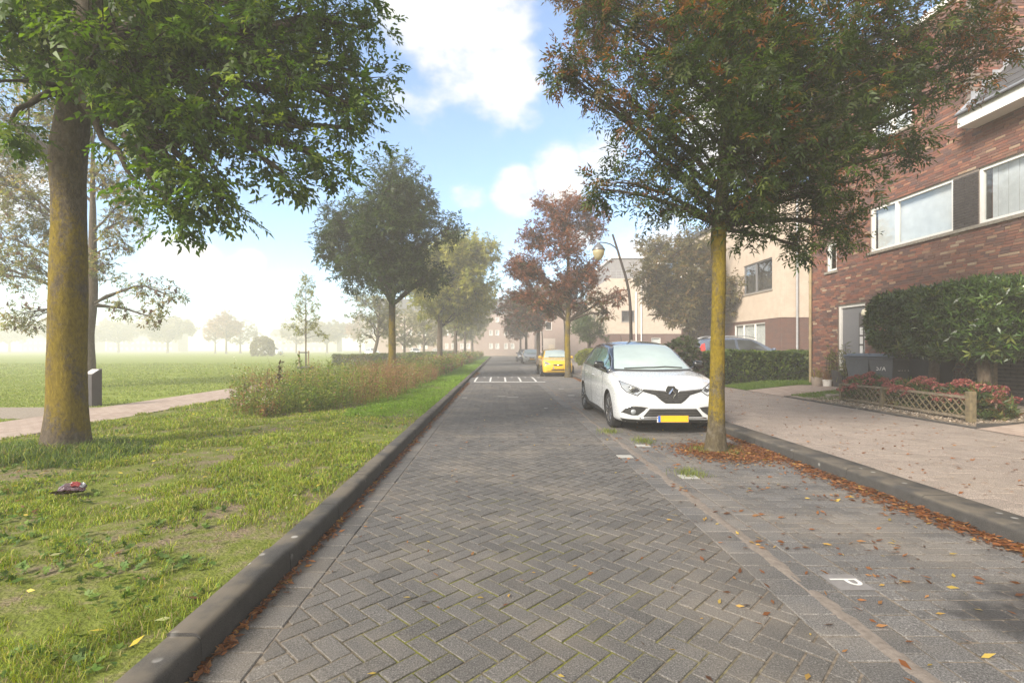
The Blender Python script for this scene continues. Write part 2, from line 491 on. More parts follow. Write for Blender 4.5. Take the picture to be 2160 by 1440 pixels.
ground = sheet('ground', -600, 600, -60, 900, -.10, M_meadow)
def lawn_z(X, Y):
    edge = np.clip((KERB_LB - X) / .5, 0, 1)
    return LAWN_Z - .015 + .05 * (fnoise(X * .8, Y * .8, 3) - .5) * edge
lawn = sheet('verge', -7.4, KERB_LB, -3, 22, 0, M_turf, 60, 200, zfun=lawn_z)
verge_far = sheet('verge_grass_strip', -7.4, KERB_LB, 22, 96, LAWN_Z - .01, M_verge, 4, 20)
meadow = sheet('lawn', -600, -9.2, -60, 400, LAWN_Z, M_meadow, 1, 1)
path = sheet('path', -9.2, -7.4, -3, 120, LAWN_Z + .004, M_path)
sheet('side_path', -15.5, -9.2, 9.7, 11.6, LAWN_Z + .006, M_gravel_g, 20, 6)
# bare strip under the right hand gardens and drives
def yard_z(X, Y): return PAVE_Z + (YARD_Z - PAVE_Z) * np.clip((X - 8.0) / 1.6, 0, 1) ** 1.0
sheet('garden_ground', 8.0, 60, -3, 140, 0, M_dirt, 60, 2, zfun=yard_z)

# ---- road bed and carriageway
road = sheet('road', ROAD_L, 2.32, -2, 42, -.0062, M_joint, 1, 1)
sheet('carriageway', ROAD_L, 2.0, 42, 98, .0, M_road_far, 4, 20)
sheet('cross_street', -80, 60, 98, 104, .004, M_road_far, 4, 2)
parking = sheet('parking_bay', 2.32, KERB_R, -2, 42, -.0062, M_joint)
sheet('parking_lane', 2.0, KERB_R, 42, 98, .0, M_road_far, 4, 20)

def clip_x(poly, x0, x1):
    for sgn, lim in ((1, x0), (-1, -x1)):
        out = []
        for i in range(len(poly)):
            a, b_ = poly[i], poly[(i + 1) % len(poly)]
            da, db = sgn * a[0] - lim, sgn * b_[0] - lim
            if da >= 0: out.append(a)
            if da * db < 0:
                k = da / (da - db); out.append((a[0] + k * (b_[0] - a[0]), a[1] + k * (b_[1] - a[1])))
        poly = out
        if not poly: break
    return poly

def area(p): return abs(sum(p[i][0] * p[(i + 1) % len(p)][1] - p[(i + 1) % len(p)][0] * p[i][1] for i in range(len(p)))) / 2

def lay(name, polys, parent, mat_o, mat_s, n_single=300, chamfer=.006, up=0.0, wob=.0012, tmpl=None, field='paver_field', y_min=1.9):
    """pieces of a pavement: the largest in view as objects, the rest joined"""
    polys = [p for p in polys if len(p) >= 3 and area(p) > .0012]
    def show(p):
        cy_ = sum(q[1] for q in p) / len(p)
        cx = sum(q[0] for q in p) / len(p)
        vis = 1.0 if (cy_ > y_min and abs(cx - .03) < cy_ * 1.03) else .02
        return -area(p) * vis / max(cy_, .8) ** 3
    polys.sort(key=show)
    g = np.random.default_rng(len(polys))
    cache = {}
    for p in polys[:n_single]:
        cx = sum(q[0] for q in p) / len(p); cy_ = sum(q[1] for q in p) / len(p)
        rel = [(round(q[0] - cx, 4), round(q[1] - cy_, 4)) for q in p]
        key = tuple(rel)
        if key not in cache:
            b_ = MB(); b_.prism(rel, -.03, 0.0, chamfer); cache[key] = b_.mesh(name, mat_o)
        o = link(name, cache[key], parent)
        o.location = (cx, cy_, up + g.normal() * wob)
        o.rotation_euler = (g.normal() * .006, g.normal() * .006, g.normal() * .006)
    b_ = MB()
    for p in polys[n_single:]:
        k = float(g.random()); b_.cur = (k, k, k)
        b_.prism(p, -.03, up + g.normal() * wob, chamfer)
    if b_.v:
        o = b_.build(field, mat_s, parent, vcol=True); o['kind'] = 'stuff'

# herringbone bricks at 45 degrees
W = .1115; J = .0115; polys = []
for a in range(-420, 420):
    for b_i in range(-420, 420):
        X0, Y0 = (a + b_i) * W / 1.41421, (b_i - a) * W / 1.41421
        if not (HB_L - .3 < X0 < HB_R + .3 and .9 < Y0 < 42.2): continue
        m = (a - b_i) % 4
        if m == 0: w_, h_ = 2, 1
        elif m == 3: w_, h_ = 1, 2
        else: continue
        e = J / 2 / W
        cs = [(a + e, b_i + e), (a + w_ - e, b_i + e), (a + w_ - e, b_i + h_ - e), (a + e, b_i + h_ - e)]
        pp = [((u + v) * W / 1.41421, (v - u) * W / 1.41421) for u, v in cs]
        pp = clip_x(pp[::-1], HB_L + .004, HB_R - .004)
        if pp and max(q[1] for q in pp) < 42: polys.append(pp)
lay('road_brick', polys, road, M_pav_o, M_pav_s, chamfer=.004)
# gutter tiles beside the two kerb lines of the carriageway
polys = [[(ROAD_L + .004, y + .004), (HB_L - .004, y + .004), (HB_L - .004, y + .216), (ROAD_L + .004, y + .216)] for y in np.arange(.9, 41.7, .22)]
lay('gutter_tile', polys, road, M_pav_o, M_pav_s, chamfer=.006, field='gutter_tile_field')
polys = []
for y in np.arange(.9, 41.7, .21):
    polys.append([(1.654, y + .004), (1.876, y + .004), (1.876, y + .206), (1.654, y + .206)])
    polys.append([(1.886, y + .06), (2.070, y + .06), (2.070, y + .264), (1.886, y + .264)])
    polys.append([(2.080, y + .004), (2.296, y + .004), (2.296, y + .206), (2.080, y + .206)])
lay('edge_paver', polys, road, M_park_o, M_park_s, chamfer=.006, field='edge_paver_field')
# parking bay: courses across the bay, broken joints
polys = []
for k, y in enumerate(np.arange(.9, 41.7, .108)):
    x = 2.31 - (.11 if k % 2 else 0) - .004 * (k % 3)
    while x < KERB_R:
        p = clip_x([(x + .004, y + .004), (x + .211, y + .004 + .01 * (k % 2)), (x + .211, y + .100 + .01 * (k % 2)), (x + .004, y + .100)], 2.312, KERB_R - .003)
        if p: polys.append(p)
        x += .216
lay('parking_brick', polys, parking, M_park_o, M_park_s, chamfer=.004, field='parking_brick_field')

# pavement tiles, long joints along the street
pavement = sheet('pavement', KERB_RB, 8.0, -2, 98, PAVE_Z - .006, M_joint)
polys = []
for k, x in enumerate(np.arange(KERB_RB + .003, 8.0 - .05, .302)):
    x1 = min(x + .298, 7.997)
    for y in np.arange(.6 + (.15 if k % 2 else 0), 40, .302):
        polys.append([(x, y + .002), (x1, y + .002), (x1, y + .299), (x, y + .299)])
lay('pavement_tile', polys, pavement, M_tile_o, M_tile_s, chamfer=.003, up=PAVE_Z, wob=.001, field='pavement_tile_field', y_min=3.6)
sheet('pavement', KERB_RB, 8.0, 40.2, 98, PAVE_Z, M_tile_s)

# kerbs: stones of one metre with rounded front edges
def kerb_stone(name, xf, xb, y0, y1, h, parent):
    s = 1 if xb > xf else -1
    prof = [(xf, -.08), (xf + s * .010, h - .035), (xf + s * .016, h - .015), (xf + s * .030, h - .004), (xf + s * .05, h), (xb - s * .006, h), (xb, h - .006), (xb, -.08)]
    b_ = MB(); n = len(prof)
    vs_ = [(x, y, z) for y in (y0, y1) for (x, z) in prof]
    b_.add(vs_, [tuple(range(n)), tuple(reversed(range(n, 2 * n)))] + [(i, n + i, n + (i + 1) % n, (i + 1) % n) for i in range(n)])
    return b_.mesh(name, M_kerb, smooth=True, auto=50)
for nm, xf, xb, h in (('kerb_left', ROAD_L, KERB_LB, .133), ('kerb_right', KERB_R, KERB_RB, .136)):
    kp = empty(nm, (xf, 0, 0)); tag(kp, kind='structure')
    me = kerb_stone('kerb_stone', 0, xb - xf, .003, .997, h, kp)
    g = np.random.default_rng(3)
    for y in range(0, 97):
        o = link('kerb_stone', me, kp); o.location = (g.normal() * .004, y + (.35 if xf < 0 else .6), g.normal() * .003)
        o.rotation_euler = (g.normal() * .0015, 0, g.normal() * .002)

# sand washed along the edge of the parking bay
xs = np.linspace(0, 1, 9); ys = np.arange(1.0, 30, .05)
U, Y = np.meshgrid(xs, ys)
wid = np.maximum(.01, .17 * (fnoise(ys * 1.2, ys * 0, 5) - .36) + .06 * fnoise(ys * 6, ys * 0, 6))
cen = 1.905 + .05 * (fnoise(ys * .7, ys * 0 + 4, 8) - .5)
X = cen[:, None] + (U - .5) * 2 * (wid[:, None] * .9)
Z = (1 - (2 * U - 1) ** 2) * (.003 + .007 * fnoise(X * 9, Y * 3, 9)) - .0030 + .005 * (fnoise(X * 30, Y * 30, 4) - .5)
v = np.stack([X, Y, Z], -1).reshape(-1, 3); nx = 8; ny = len(ys) - 1
i = (np.arange(ny)[:, None] * 9 + np.arange(nx)[None]).ravel()
o = link('sand_strip', np_mesh('sand_strip', v, np.stack([i, i + 1, i + 10, i + 9], -1), mats=[M_sand], smooth=True))
tag(o, 'pale sand washed along the edge of the parking bay', 'sand', kind='stuff')

# white marker pavers and the letter P
def flat(name, pts, z, mat, parent, h=.003):
    b_ = MB(); b_.prism(pts, z, z + h); return b_.build(name, mat, parent)
M_marker = plain('marker_paver_white', (.34, .33, .30), .8, var=.15, scale=40, bump=.4)
for (px, py) in ((1356, 940), (1452, 1006), (1318, 963), (1184, 820), (1205, 834)):
    d = F_PX * CAM_H / (py - VPY); x = (px - VPX) * d / F_PX
    flat('marker_paver', [(x - .1, d - .09), (x + .1, d - .09), (x + .1, d + .09), (x - .1, d + .09)], .003, M_marker, parking, .004)
M_plate = plain('plain_paver_grey', (.17, .16, .155), .85, var=.1, scale=30, bump=.3)
flat('letter_paver', [(2.083, 3.06), (2.295, 3.06), (2.295, 3.27), (2.083, 3.27)], .003, M_plate, parking, .0035)
b_ = MB()          # the P lies on its side: its head points to the kerb
def pmap(u, v): return (2.105 + v * .172, 3.205 - u * .105, 0)
outer = [(.0, 0), (.0, 1), (.45, 1)] + [(.45 + .42 * math.sin(a), .74 + .26 * math.cos(a)) for a in np.linspace(.2, math.pi - .2, 8)] + [(.45, .48), (.16, .48), (.16, 0)]
inner = [(.16, .86), (.42, .86)] + [(.42 + .26 * math.sin(a), .74 + .12 * math.cos(a)) for a in np.linspace(.3, math.pi - .3, 6)] + [(.42, .62), (.16, .62)]
bm = bmesh.new()
def ring(pts): 
    vs_ = [bm.verts.new((pmap(*p)[0], pmap(*p)[1], .0085)) for p in pts]
    return [bm.edges.new((vs_[k], vs_[(k + 1) % len(vs_)])) for k in range(len(vs_))]
ed = ring(outer) + ring(inner)
bmesh.ops.triangle_fill(bm, use_beauty=True, edges=ed)
me = bpy.data.meshes.new('letter_p'); bm.to_mesh(me); bm.free(); me.materials.append(M_white)
link('letter_p', me, parking)

# speed hump with its ladder marking
def hump_z(X, Y): return .004 + .055 * np.clip(1 - np.abs((Y - 23.9) / 2.3) ** 2.2, 0, 1)
hump = sheet('speed_hump', ROAD_L + .02, 2.05, 21.55, 26.25, 0, M_road_far, 6, 24, zfun=hump_z)
def on_hump(name, x0, x1, y0, y1):
    ys = np.linspace(y0, y1, max(2, int(abs(y1 - y0) / .2) + 1)); b_ = MB()
    for k in range(len(ys) - 1):
        z0, z1 = float(hump_z(0, ys[k])) + .005, float(hump_z(0, ys[k + 1])) + .005
        b_.add([(x0, ys[k], z0), (x1, ys[k], z0), (x1, ys[k + 1], z1), (x0, ys[k + 1], z1)], [(0, 1, 2, 3)])
    b_.build(name, M_white, hump)
on_hump('painted_line', -1.1, 2.05, 22.0, 22.16)
on_hump('painted_line', -1.1, 2.05, 25.6, 25.8)
for k in range(5):
    x = -1.1 + k * .68
    on_hump('painted_bar', x, x + .08, 22.24, 25.58)
    on_hump('painted_tooth', x + .34, x + .44, 25.0, 25.58)
def hump2_z(X, Y): return .004 + .05 * np.clip(1 - np.abs((Y - 88) / 2.3) ** 2.2, 0, 1)
h2 = sheet('speed_hump', ROAD_L + .02, 2.05, 85.6, 90.4, 0, M_road_far, 6, 12, zfun=hump2_z)
b_ = MB()
for k in range(8): b_.b(-1.2 + k * .4, -1.0 + k * .4, 86.6, 87.6, .05, .062)
b_.b(-1.2, 2.0, 85.9, 86.3, .03, .045)
b_.build('painted_blocks', M_white, h2)
for (px0, px1, py) in ((1050, 1066, 836), (1070, 1093, 838), (975, 985, 839), (1148, 1155, 861)):
    d = F_PX * CAM_H / (py - VPY)
    flat('worn_paint_dash', [((px0 - VPX) * d / F_PX, d - .05), ((px1 - VPX) * d / F_PX, d - .05), ((px1 - VPX) * d / F_PX, d + .06), ((px0 - VPX) * d / F_PX, d + .06)], .004, M_marker, road, .003)
# front gardens: brick drive, lawn strips, gravel under the fence
M_drive = paver_mat('drive_paver', (.27, .215, .175), True, var=.2, dust=.4)
sheet('garden_path', 8.0, 13.5, 14.2, 16.2, 0, M_path, 20, 2, zfun=lambda X, Y: yard_z(X, Y) + .01)
sheet('driveway', 8.0, 20, 19.2, 24.5, 0, M_path, 20, 2, zfun=lambda X, Y: yard_z(X, Y) + .01)
sheet('driveway', 8.0, 10.6, -2, 8.42, 0, M_path, 10, 2, zfun=lambda X, Y: yard_z(X, Y) + .008)
sheet('garden_lawn', 8.02, 11.5, 16.25, 18.1, 0, M_verge, 14, 2, zfun=lambda X, Y: yard_z(X, Y) + .014)
sheet('gravel_bed', 8.05, 10.6, 8.5, 13.9, 0, M_gravel_g, 20, 30, zfun=lambda X, Y: yard_z(X, Y) + .012 + .03 * fnoise(X * 6, Y * 6, 2))
ed = MB(); ed.b(8.0, 8.06, 8.44, 14.1, .05, PAVE_Z + .03); ed.b(8.06, 10.4, 8.42, 8.48, .05, PAVE_Z + .09)
o = ed.build('garden_edging', M_kerb); tag(o, 'thin concrete edging between pavement and gravel bed', 'edging')
# ================================================================ PLANTS
def leaf_material(name, rough=.5, trans=.48, sat=1.0):
    t = NT(name)
    c = t.attr()
    t.fin(c, rough, spec=.4)
    tr = t.n.new('ShaderNodeBsdfTranslucent')
    h = t.n.new('ShaderNodeHueSaturation'); h.inputs['Value'].default_value = 1.5; h.inputs['Saturation'].default_value = 1.1
    t.l.new(c, h.inputs['Color']); t.l.new(h.outputs[0], tr.inputs['Color'])
    mx = t.n.new('ShaderNodeMixShader'); mx.inputs[0].default_value = trans
    t.l.new(t.bsdf.outputs[0], mx.inputs[1]); t.l.new(tr.outputs[0], mx.inputs[2]); t.l.new(mx.outputs[0], t.out.inputs['Surface'])
    return t.m
M_leaf = leaf_material('foliage')
M_gloss = leaf_material('glossy_foliage', .28, .12)
M_grass = leaf_material('grass_blades', .6, .3)

def bark_material(name, lichen=.0, base=(.085, .062, .042)):
    t = NT(name)
    v = t.mapv(t.pos(), scale=(1, 1, .45))
    n = t.noise(34, 7, .78, vec=v); f = t.noise(9, 5, .6)
    c = t.ramp(n, [(.28, tuple(k * .35 for k in base)), (.5, base), (.75, tuple(k * 1.9 for k in base))])
    c = t.mix(t.mr(f, .5, .7, 0, .5), c, (.16, .14, .11))
    if lichen:
        sx = t.n.new('ShaderNodeSeparateXYZ'); t.l.new(t.pos(), sx.inputs[0])
        z = sx.outputs['Z']
        band = t.math('MULTIPLY', t.mr(z, .1, .7), t.mr(z, 4.6, 2.0, .0, 1))
        k = t.math('ADD', t.math('MULTIPLY', t.noise(3.0, 6, .65, vec=t.mapv(t.pos(), scale=(1.3, 1.3, .7))), .62), t.math('MULTIPLY', t.noise(30, 5, .75), .38))
        k = t.mr(t.math('ADD', k, t.math('MULTIPLY', t.math('SUBTRACT', band, .5), .17)), .48, .60)
        c = t.mix(t.math('MULTIPLY', k, lichen), c, t.ramp(n, [(.3, (.075, .055, .008)), (.7, (.26, .185, .015))]))
    t.fin(c, .92, spec=.2)
    t.bump(n, .9, .02)
    return t.m
M_bark_l = bark_material('bark_with_lichen', .9, (.085, .066, .048))
M_bark_m = bark_material('bark_young_lichen', 1.0, (.075, .06, .035))
M_bark = bark_material('bark_plain')
M_limb = bark_material('limb_bark', 0, (.055, .042, .03))

def leaflet(base, ang, L, w, fold=.25, droop=.0):
    """four corners of one folded leaflet in its spray's own plane"""
    ca, sa = math.cos(ang), math.sin(ang)
    def at(u, v, z): return (base[0] + u * ca - v * sa, base[1] + u * sa + v * ca, z)
    return [at(0, 0, 0), at(L * .45, w / 2, w * fold - droop * L * .3), at(L, 0, -droop * L), at(L * .45, -w / 2, w * fold - droop * L * .3)]

def spray_template(kind):
    v = []
    if kind == 'ash':            # pinnate leaf of a common ash
        for k in range(4):
            x = .06 + k * .045
            for s in (-1, 1): v += leaflet((x, 0), s * R(52 - 4 * k), .082, .042, droop=.15)
        v += leaflet((.24, 0), 0, .088, .043, droop=.2)
    elif kind == 'narrow':       # pinnate leaf with narrow leaflets
        for k in range(4):
            x = .035 + k * .034
            for s in (-1, 1): v += leaflet((x, 0), s * R(58 - 4 * k), .068, .024, droop=.2)
        v += leaflet((.165, 0), 0, .08, .020, droop=.25)
    elif kind == 'tuft':         # coarse spray for trees farther away
        for k, a in enumerate((-70, -25, 20, 65, 0)):
            v += leaflet((.04 * k, 0), R(a), .17, .06, droop=.2)
    elif kind == 'far':
        for k, a in enumerate((-60, 0, 60)):
            v += leaflet((.05 * k, 0), R(a), .30, .13, droop=.15)
    elif kind == 'laurel':       # whorl of oblong leaves
        for k in range(6):
            a = k * 60
            v += leaflet((0, 0), R(a), .115, .036, fold=.3, droop=-.35 if k % 2 else -.75)
    elif kind == 'small':
        for k, a in enumerate((-80, -40, 0, 40, 80)):
            v += leaflet((0, 0), R(a), .055, .032, droop=-.2)
    elif kind == 'single': v += leaflet((0, 0), 0, .07, .03)
    return np.array(v, float)

def unit(v): return v / (np.linalg.norm(v, axis=-1, keepdims=True) + 1e-9)

def sprays(centers, dirs, scale, tmpl, colors, g, roll=1.0, up=None):
    """all sprays of a crown as one vertex array"""
    N, n = len(centers), len(tmpl)
    x = unit(dirs)
    u = np.tile(np.array([0, 0, 1.0]), (N, 1)) + g.normal(size=(N, 3)) * .35 * roll if up is None else up
    y = unit(np.cross(u, x)); z = np.cross(x, y)
    M = np.stack([x, y, z], -1)
    tm = np.broadcast_to(tmpl, (N, n, 3)).copy()
    if n > 8:                                    # no two leaflets grow alike
        amp = np.abs(tmpl).max() * .042
        tm += np.repeat(g.normal(size=(N, n // 4, 3)) * amp, 4, 1); tm[:, 2::4] += g.normal(size=(N, n // 4, 3)) * amp * 1.2
    v = np.einsum('nij,nkj->nki', M, tm) * scale[:, None, None] + centers[:, None, :]
    c = np.repeat(colors[:, None, :], n, 1)
    lv = g.uniform(.78, 1.22, (N, n // 4)); c = c * np.repeat(lv, 4, 1)[:, :, None]
    q = np.arange(N * n).reshape(-1, 4)
    return v.reshape(-1, 3), q, c.reshape(-1, 3)

def pick(g, n, pal, w=None):
    pal = np.array(pal, float); i = g.choice(len(pal), n, p=w)
    return pal[i] * g.uniform(.8, 1.2, (n, 1))

def crown_from_blobs(blobs, g, tmpl, per_twig=10, twigs=34, scale=1.0, colfun=None, spread=.2, droop=.35, shell=.5):
    """twig tips spread through each blob, leaves fanned round every tip"""
    C, D, S, tips = [], [], [], []
    for (c, r) in blobs:
        k = max(5, int(twigs * r ** 2.1))
        d = unit(g.normal(size=(k, 3))); rad = r * g.random((k, 1)) ** shell
        t = np.array(c) + d * rad * np.array([1, 1, .85])
        tips.append((np.array(c), t))
        m = g.poisson(per_twig, k); idx = np.repeat(np.arange(k), m)
        dd = unit(d[idx] * .35 + g.normal(size=(len(idx), 3)) * .8 + np.array([0, 0, -droop]))
        C.append(t[idx] + dd * g.random((len(idx), 1)) * spread); D.append(dd); S.append(scale * g.uniform(.75, 1.25, len(idx)))
    C = np.concatenate(C); D = np.concatenate(D); S = np.concatenate(S)
    v, q, col = sprays(C, D, S, tmpl, colfun(C, g), g)
    return v, q, col, tips

def limb_curve(a, b_, g, n=7, sag=.12):
    a, b_ = np.array(a, float), np.array(b_, float); t = np.linspace(0, 1, n)[:, None]
    L = np.linalg.norm(b_ - a)
    mid = (a + b_) / 2 + np.array([0, 0, sag * L]) + g.normal(size=3) * L * .07
    p = (1 - t) ** 2 * a + 2 * t * (1 - t) * mid + t ** 2 * b_
    p[1:-1] += g.normal(size=(n - 2, 3)) * L * .012
    return p

def make_tree(name, label, base, trunk_pts, trunk_r, blobs, tmpl, colfun, seed, bark=None, group=None, fork=None, per_twig=10, twigs=34,
              scale=1.0, limb_r=.07, nseg=18, lump=.03, spread=.2, leaf_mat=None, droop=.35, twig_r=.007, extra=None, shell=.5):
    """a tree thing: trunk, branches and crown; all coordinates are given in the world"""
    g = np.random.default_rng(seed); base = np.array(base, float)
    root = empty(name, tuple(base)); tag(root, label, 'tree', group)
    bark = bark or M_bark
    tp = np.array(trunk_pts, float); tr = np.array(trunk_r, float)
    L = np.concatenate([[0], np.cumsum(np.linalg.norm(np.diff(tp, axis=0), axis=1))])
    s = np.linspace(0, L[-1], max(14, int(L[-1] / .13)))
    pp = np.stack([np.interp(s, L, tp[:, k]) for k in range(3)], -1); rr = np.interp(s, L, tr)
    if len(pp) > 8:
        k = np.array([1, 2, 3, 2, 1]) / 9.0
        for c in range(3): pp[2:-2, c] = np.convolve(pp[:, c], k, 'valid')
        rr[2:-2] = np.convolve(rr, k, 'valid')
    v, q = tube_arrays(pp - base, rr, nseg, lump, seed)
    link('trunk', np_mesh('trunk', v, q, mats=[bark], smooth=True), root)
    vs_, qs, n0 = [], [], 0
    cv, cq, cc, tips = crown_from_blobs(blobs, g, tmpl, per_twig, twigs, scale, colfun, spread, droop, shell)
    z0 = fork if fork is not None else tp[-1][2] * .5
    for (c, t) in tips:
        hd = math.hypot(c[0] - tp[-1][0], c[1] - tp[-1][1])
        za = min(max(z0, c[2] - hd * .75), tp[-1][2])
        a = np.array([np.interp(za, tp[:, 2], tp[:, k]) for k in range(3)])
        crv = limb_curve(a, c, g)
        r0 = min(limb_r * (.5 + .5 * np.linalg.norm(c - a) / 3), .5 * np.interp(za, tp[:, 2], tr) + .004)
        w, qq = tube_arrays(crv - base, np.linspace(r0, r0 * .3, len(crv)), 6)
        vs_.append(w); qs.append(qq + n0); n0 += len(w)
        if twig_r:
            for e in t:
                st = crv[g.integers(3, len(crv))]
                w, qq = tube_arrays(limb_curve(st, e, g, 4, .05) - base, np.linspace(twig_r * 1.6, twig_r * .5, 4), 3)
                vs_.append(w); qs.append(qq + n0); n0 += len(w)
    link('branches', np_mesh('branches', np.concatenate(vs_), np.concatenate(qs), mats=[M_limb], smooth=True), root)
    link('crown', np_mesh('crown', cv - base, cq, mats=[leaf_mat or M_leaf], vcol=cc), root)
    return root

def copy_tree(o, parent=None):
    c = o.copy(); COL.objects.link(c); c.parent = parent
    for ch in o.children: copy_tree(ch, c)
    return c

GREEN = [(.05, .095, .010), (.07, .125, .012), (.10, .16, .017), (.036, .068, .010), (.17, .225, .03)]
# ---- the large ash beside the path
def col_ash(C, g):
    c = pick(g, len(C), GREEN, [.25, .3, .25, .1, .1])
    return c
def pb(lst): return [(P(x, y, d), r) for (x, y, d, r) in lst]
blobs = pb([(40, 70, 6.4, .75), (10, 170, 6.2, .5), (25, 250, 5.9, .30), (120, 30, 7.2, .8), (240, 50, 6.0, .9), (330, 120, 6.3, .8), (420, 60, 6.9, 1.0),
            (560, 60, 7.0, .95), (690, 40, 7.2, .8), (770, 60, 7.3, .5), (775, 165, 7.4, .42), (700, 190, 7.2, .6), (600, 200, 6.9, .7), (480, 200, 6.5, .75),
            (330, 230, 6.1, .55), (260, 255, 6.6, .5), (390, 320, 6.2, .45), (450, 350, 6.3, .38), (355, 390, 6.2, .30), (370, 440, 6.15, .2), (470, 420, 6.3, .24),
            (430, 400, 6.2, .3), (560, 300, 6.8, .48), (600, 365, 6.8, .22), (660, 320, 6.9, .38), (700, 345, 7.0, .25), (740, 270, 7.1, .38), (760, 230, 7.2, .35), (300, 400, 6.3, .2),
            (190, 190, 7.6, .4), (100, 40, 5.9, .6), (260, 150, 6.9, .5), (215, 270, 7.4, .45), (280, 300, 6.3, .3), (450, 275, 6.9, .5), (600, 125, 7.6, .8), (300, 30, 7.8, 1.0), (100, 130, 7.9, .6), (640, 270, 6.9, .4)])
for k in range(15):
    a = k * 2.4; rr = 3.6 * math.sqrt((k + .5) / 15)
    blobs.append((np.array([-5.3 + rr * math.cos(a), 6.9 + rr * math.sin(a) * .9, 7.0 + 2.9 * math.sqrt(max(0, 1 - (rr / 3.9) ** 2)) + rng.uniform(-1.4, .3)]), 1.0))
tz = [.08, .25, .6, 1.2, 2.0, 2.6, 3.1, 3.6, 3.95, 4.2, 4.6, 5.2, 6.2, 7.5]
tr = [.31, .265, .228, .218, .208, .20, .19, .188, .222, .208, .18, .165, .14, .10]
tx = [-5.76, -5.76, -5.75, -5.74, -5.74, -5.72, -5.72, -5.72, -5.76, -5.72, -5.66, -5.58, -5.45, -5.3]
make_tree('ash_tree', 'big ash tree with thick yellow lichened trunk beside the path', (-5.76, 6.69, .08),
          [(x, 6.69, z) for x, z in zip(tx, tz)], tr, blobs, spray_template('ash'), col_ash, 11, M_bark_l, fork=4.9, per_twig=9, twigs=40, scale=1.0,
          limb_r=.085, nseg=40, lump=.022, spread=.16, droop=.55)

# ---- the narrow leaved ash in front of the parked white car, reddening at the top
def col_narrow(C, g):
    c = pick(g, len(C), [(.033, .056, .009), (.046, .075, .010), (.025, .043, .009), (.075, .10, .016)], [.35, .3, .2, .15])
    red = pick(g, len(C), [(.16, .065, .02), (.22, .095, .025), (.12, .06, .024), (.12, .095, .024)])
    k = np.clip((C[:, 2] - 4.3) / 3.2, 0, 1) * .55 + np.clip((3.2 - C[:, 0]) / 3.4, 0, 1) * .5 + np.clip((C[:, 0] - 5.9) / 2, 0, 1) * .4
    k = k + .9 * (fnoise(C[:, 0] * 1.6 + 9, C[:, 2] * 1.6 + C[:, 1], 5) - .55)
    return np.where((g.random(len(C)) < np.clip(k, .02, .85))[:, None], red, c)
blobs = pb([(1195, 135, 7.2, .30), (1165, 150, 7.2, .16), (1240, 160, 7.1, .32), (1265, 40, 7.3, .34), (1300, 210, 7.1, .45), (1340, 60, 7.3, .55), (1350, 160, 7.2, .5), (1300, 385, 7.0, .36), (1270, 400, 7.0, .18),
            (1380, 420, 6.9, .38), (1360, 320, 7.1, .45), (1430, 120, 7.0, .75), (1430, 270, 7.0, .7), (1450, 370, 7.0, .5), (1470, 450, 7.0, .28), (1540, 50, 6.6, .95), (1550, 190, 6.4, .9),
            (1560, 320, 6.5, .75), (1540, 430, 6.9, .38), (1600, 440, 6.7, .45), (1680, 70, 6.9, 1.0), (1680, 230, 6.7, .95), (1670, 360, 6.8, .7), (1600, 500, 7.0, .24), (1690, 470, 7.0, .40),
            (1700, 520, 7.0, .16), (1760, 470, 7.1, .32), (1790, 490, 7.1, .16), (1780, 290, 7.2, .75), (1800, 110, 7.1, .95), (1760, 400, 7.0, .42), (1810, 380, 7.1, .28), (1900, 60, 7.3, .8), (1890, 190, 7.4, .6),
            (1890, 290, 7.3, .42), (1930, 310, 7.3, .24), (1990, 110, 7.5, .6), (2040, 170, 7.5, .28), (2080, 60, 7.6, .5), (2120, 100, 7.6, .25), (1480, 30, 7.9, .8), (1620, 130, 8.2, .9), (1760, 180, 8.2, .8), (1590, 290, 7.8, .7),
            (1280, 10, 7.3, .4), (1240, 5, 7.3, .22)])
for k in range(15):
    a = k * 2.4; rr = 3.0 * math.sqrt((k + .5) / 15)
    blobs.append((np.array([3.6 + rr * math.cos(a), 7.2 + rr * math.sin(a) * .85, 6.9 + 2.5 * math.sqrt(max(0, 1 - (rr / 3.3) ** 2)) + rng.uniform(-1.1, .2)]), .85))
tz = [0, .12, .35, .9, 1.8, 2.6, 2.9, 3.1, 3.4, 4.2, 5.4, 7.0]
tr = [.165, .14, .112, .10, .095, .092, .098, .108, .092, .08, .065, .04]
tx = [3.10, 3.10, 3.11, 3.12, 3.13, 3.15, 3.14, 3.13, 3.17, 3.22, 3.3, 3.4]
make_tree('street_tree', 'street tree with narrow reddening leaves in front of the white car', (3.10, 7.18, 0),
          [(x, 7.18, z) for x, z in zip(tx, tz)], tr, blobs, spray_template('narrow'), col_narrow, 12, M_bark_m, group='trees along the parking bays', fork=3.2,
          per_twig=11, twigs=66, scale=1.05, limb_r=.05, nseg=28, lump=.028, spread=.15, droop=.35)

def ell_blobs(c, rx, ry, rz, n, rb, g, hollow=.35):
    out = []
    for k in range(n):
        d = unit(g.normal(size=3)); u = (hollow + (1 - hollow) * g.random()) ** .8
        out.append((np.array(c) + d * u * np.array([rx, ry, rz]), rb * g.uniform(.65, 1.25)))
    return out
def mono(pal, w=None):
    return lambda C, g: pick(g, len(C), pal, w) * (0.8 + .5 * fnoise(C[:, 0] * .9 + 40, C[:, 2] * .9 + C[:, 1] * .5 + 30, 4))[:, None]

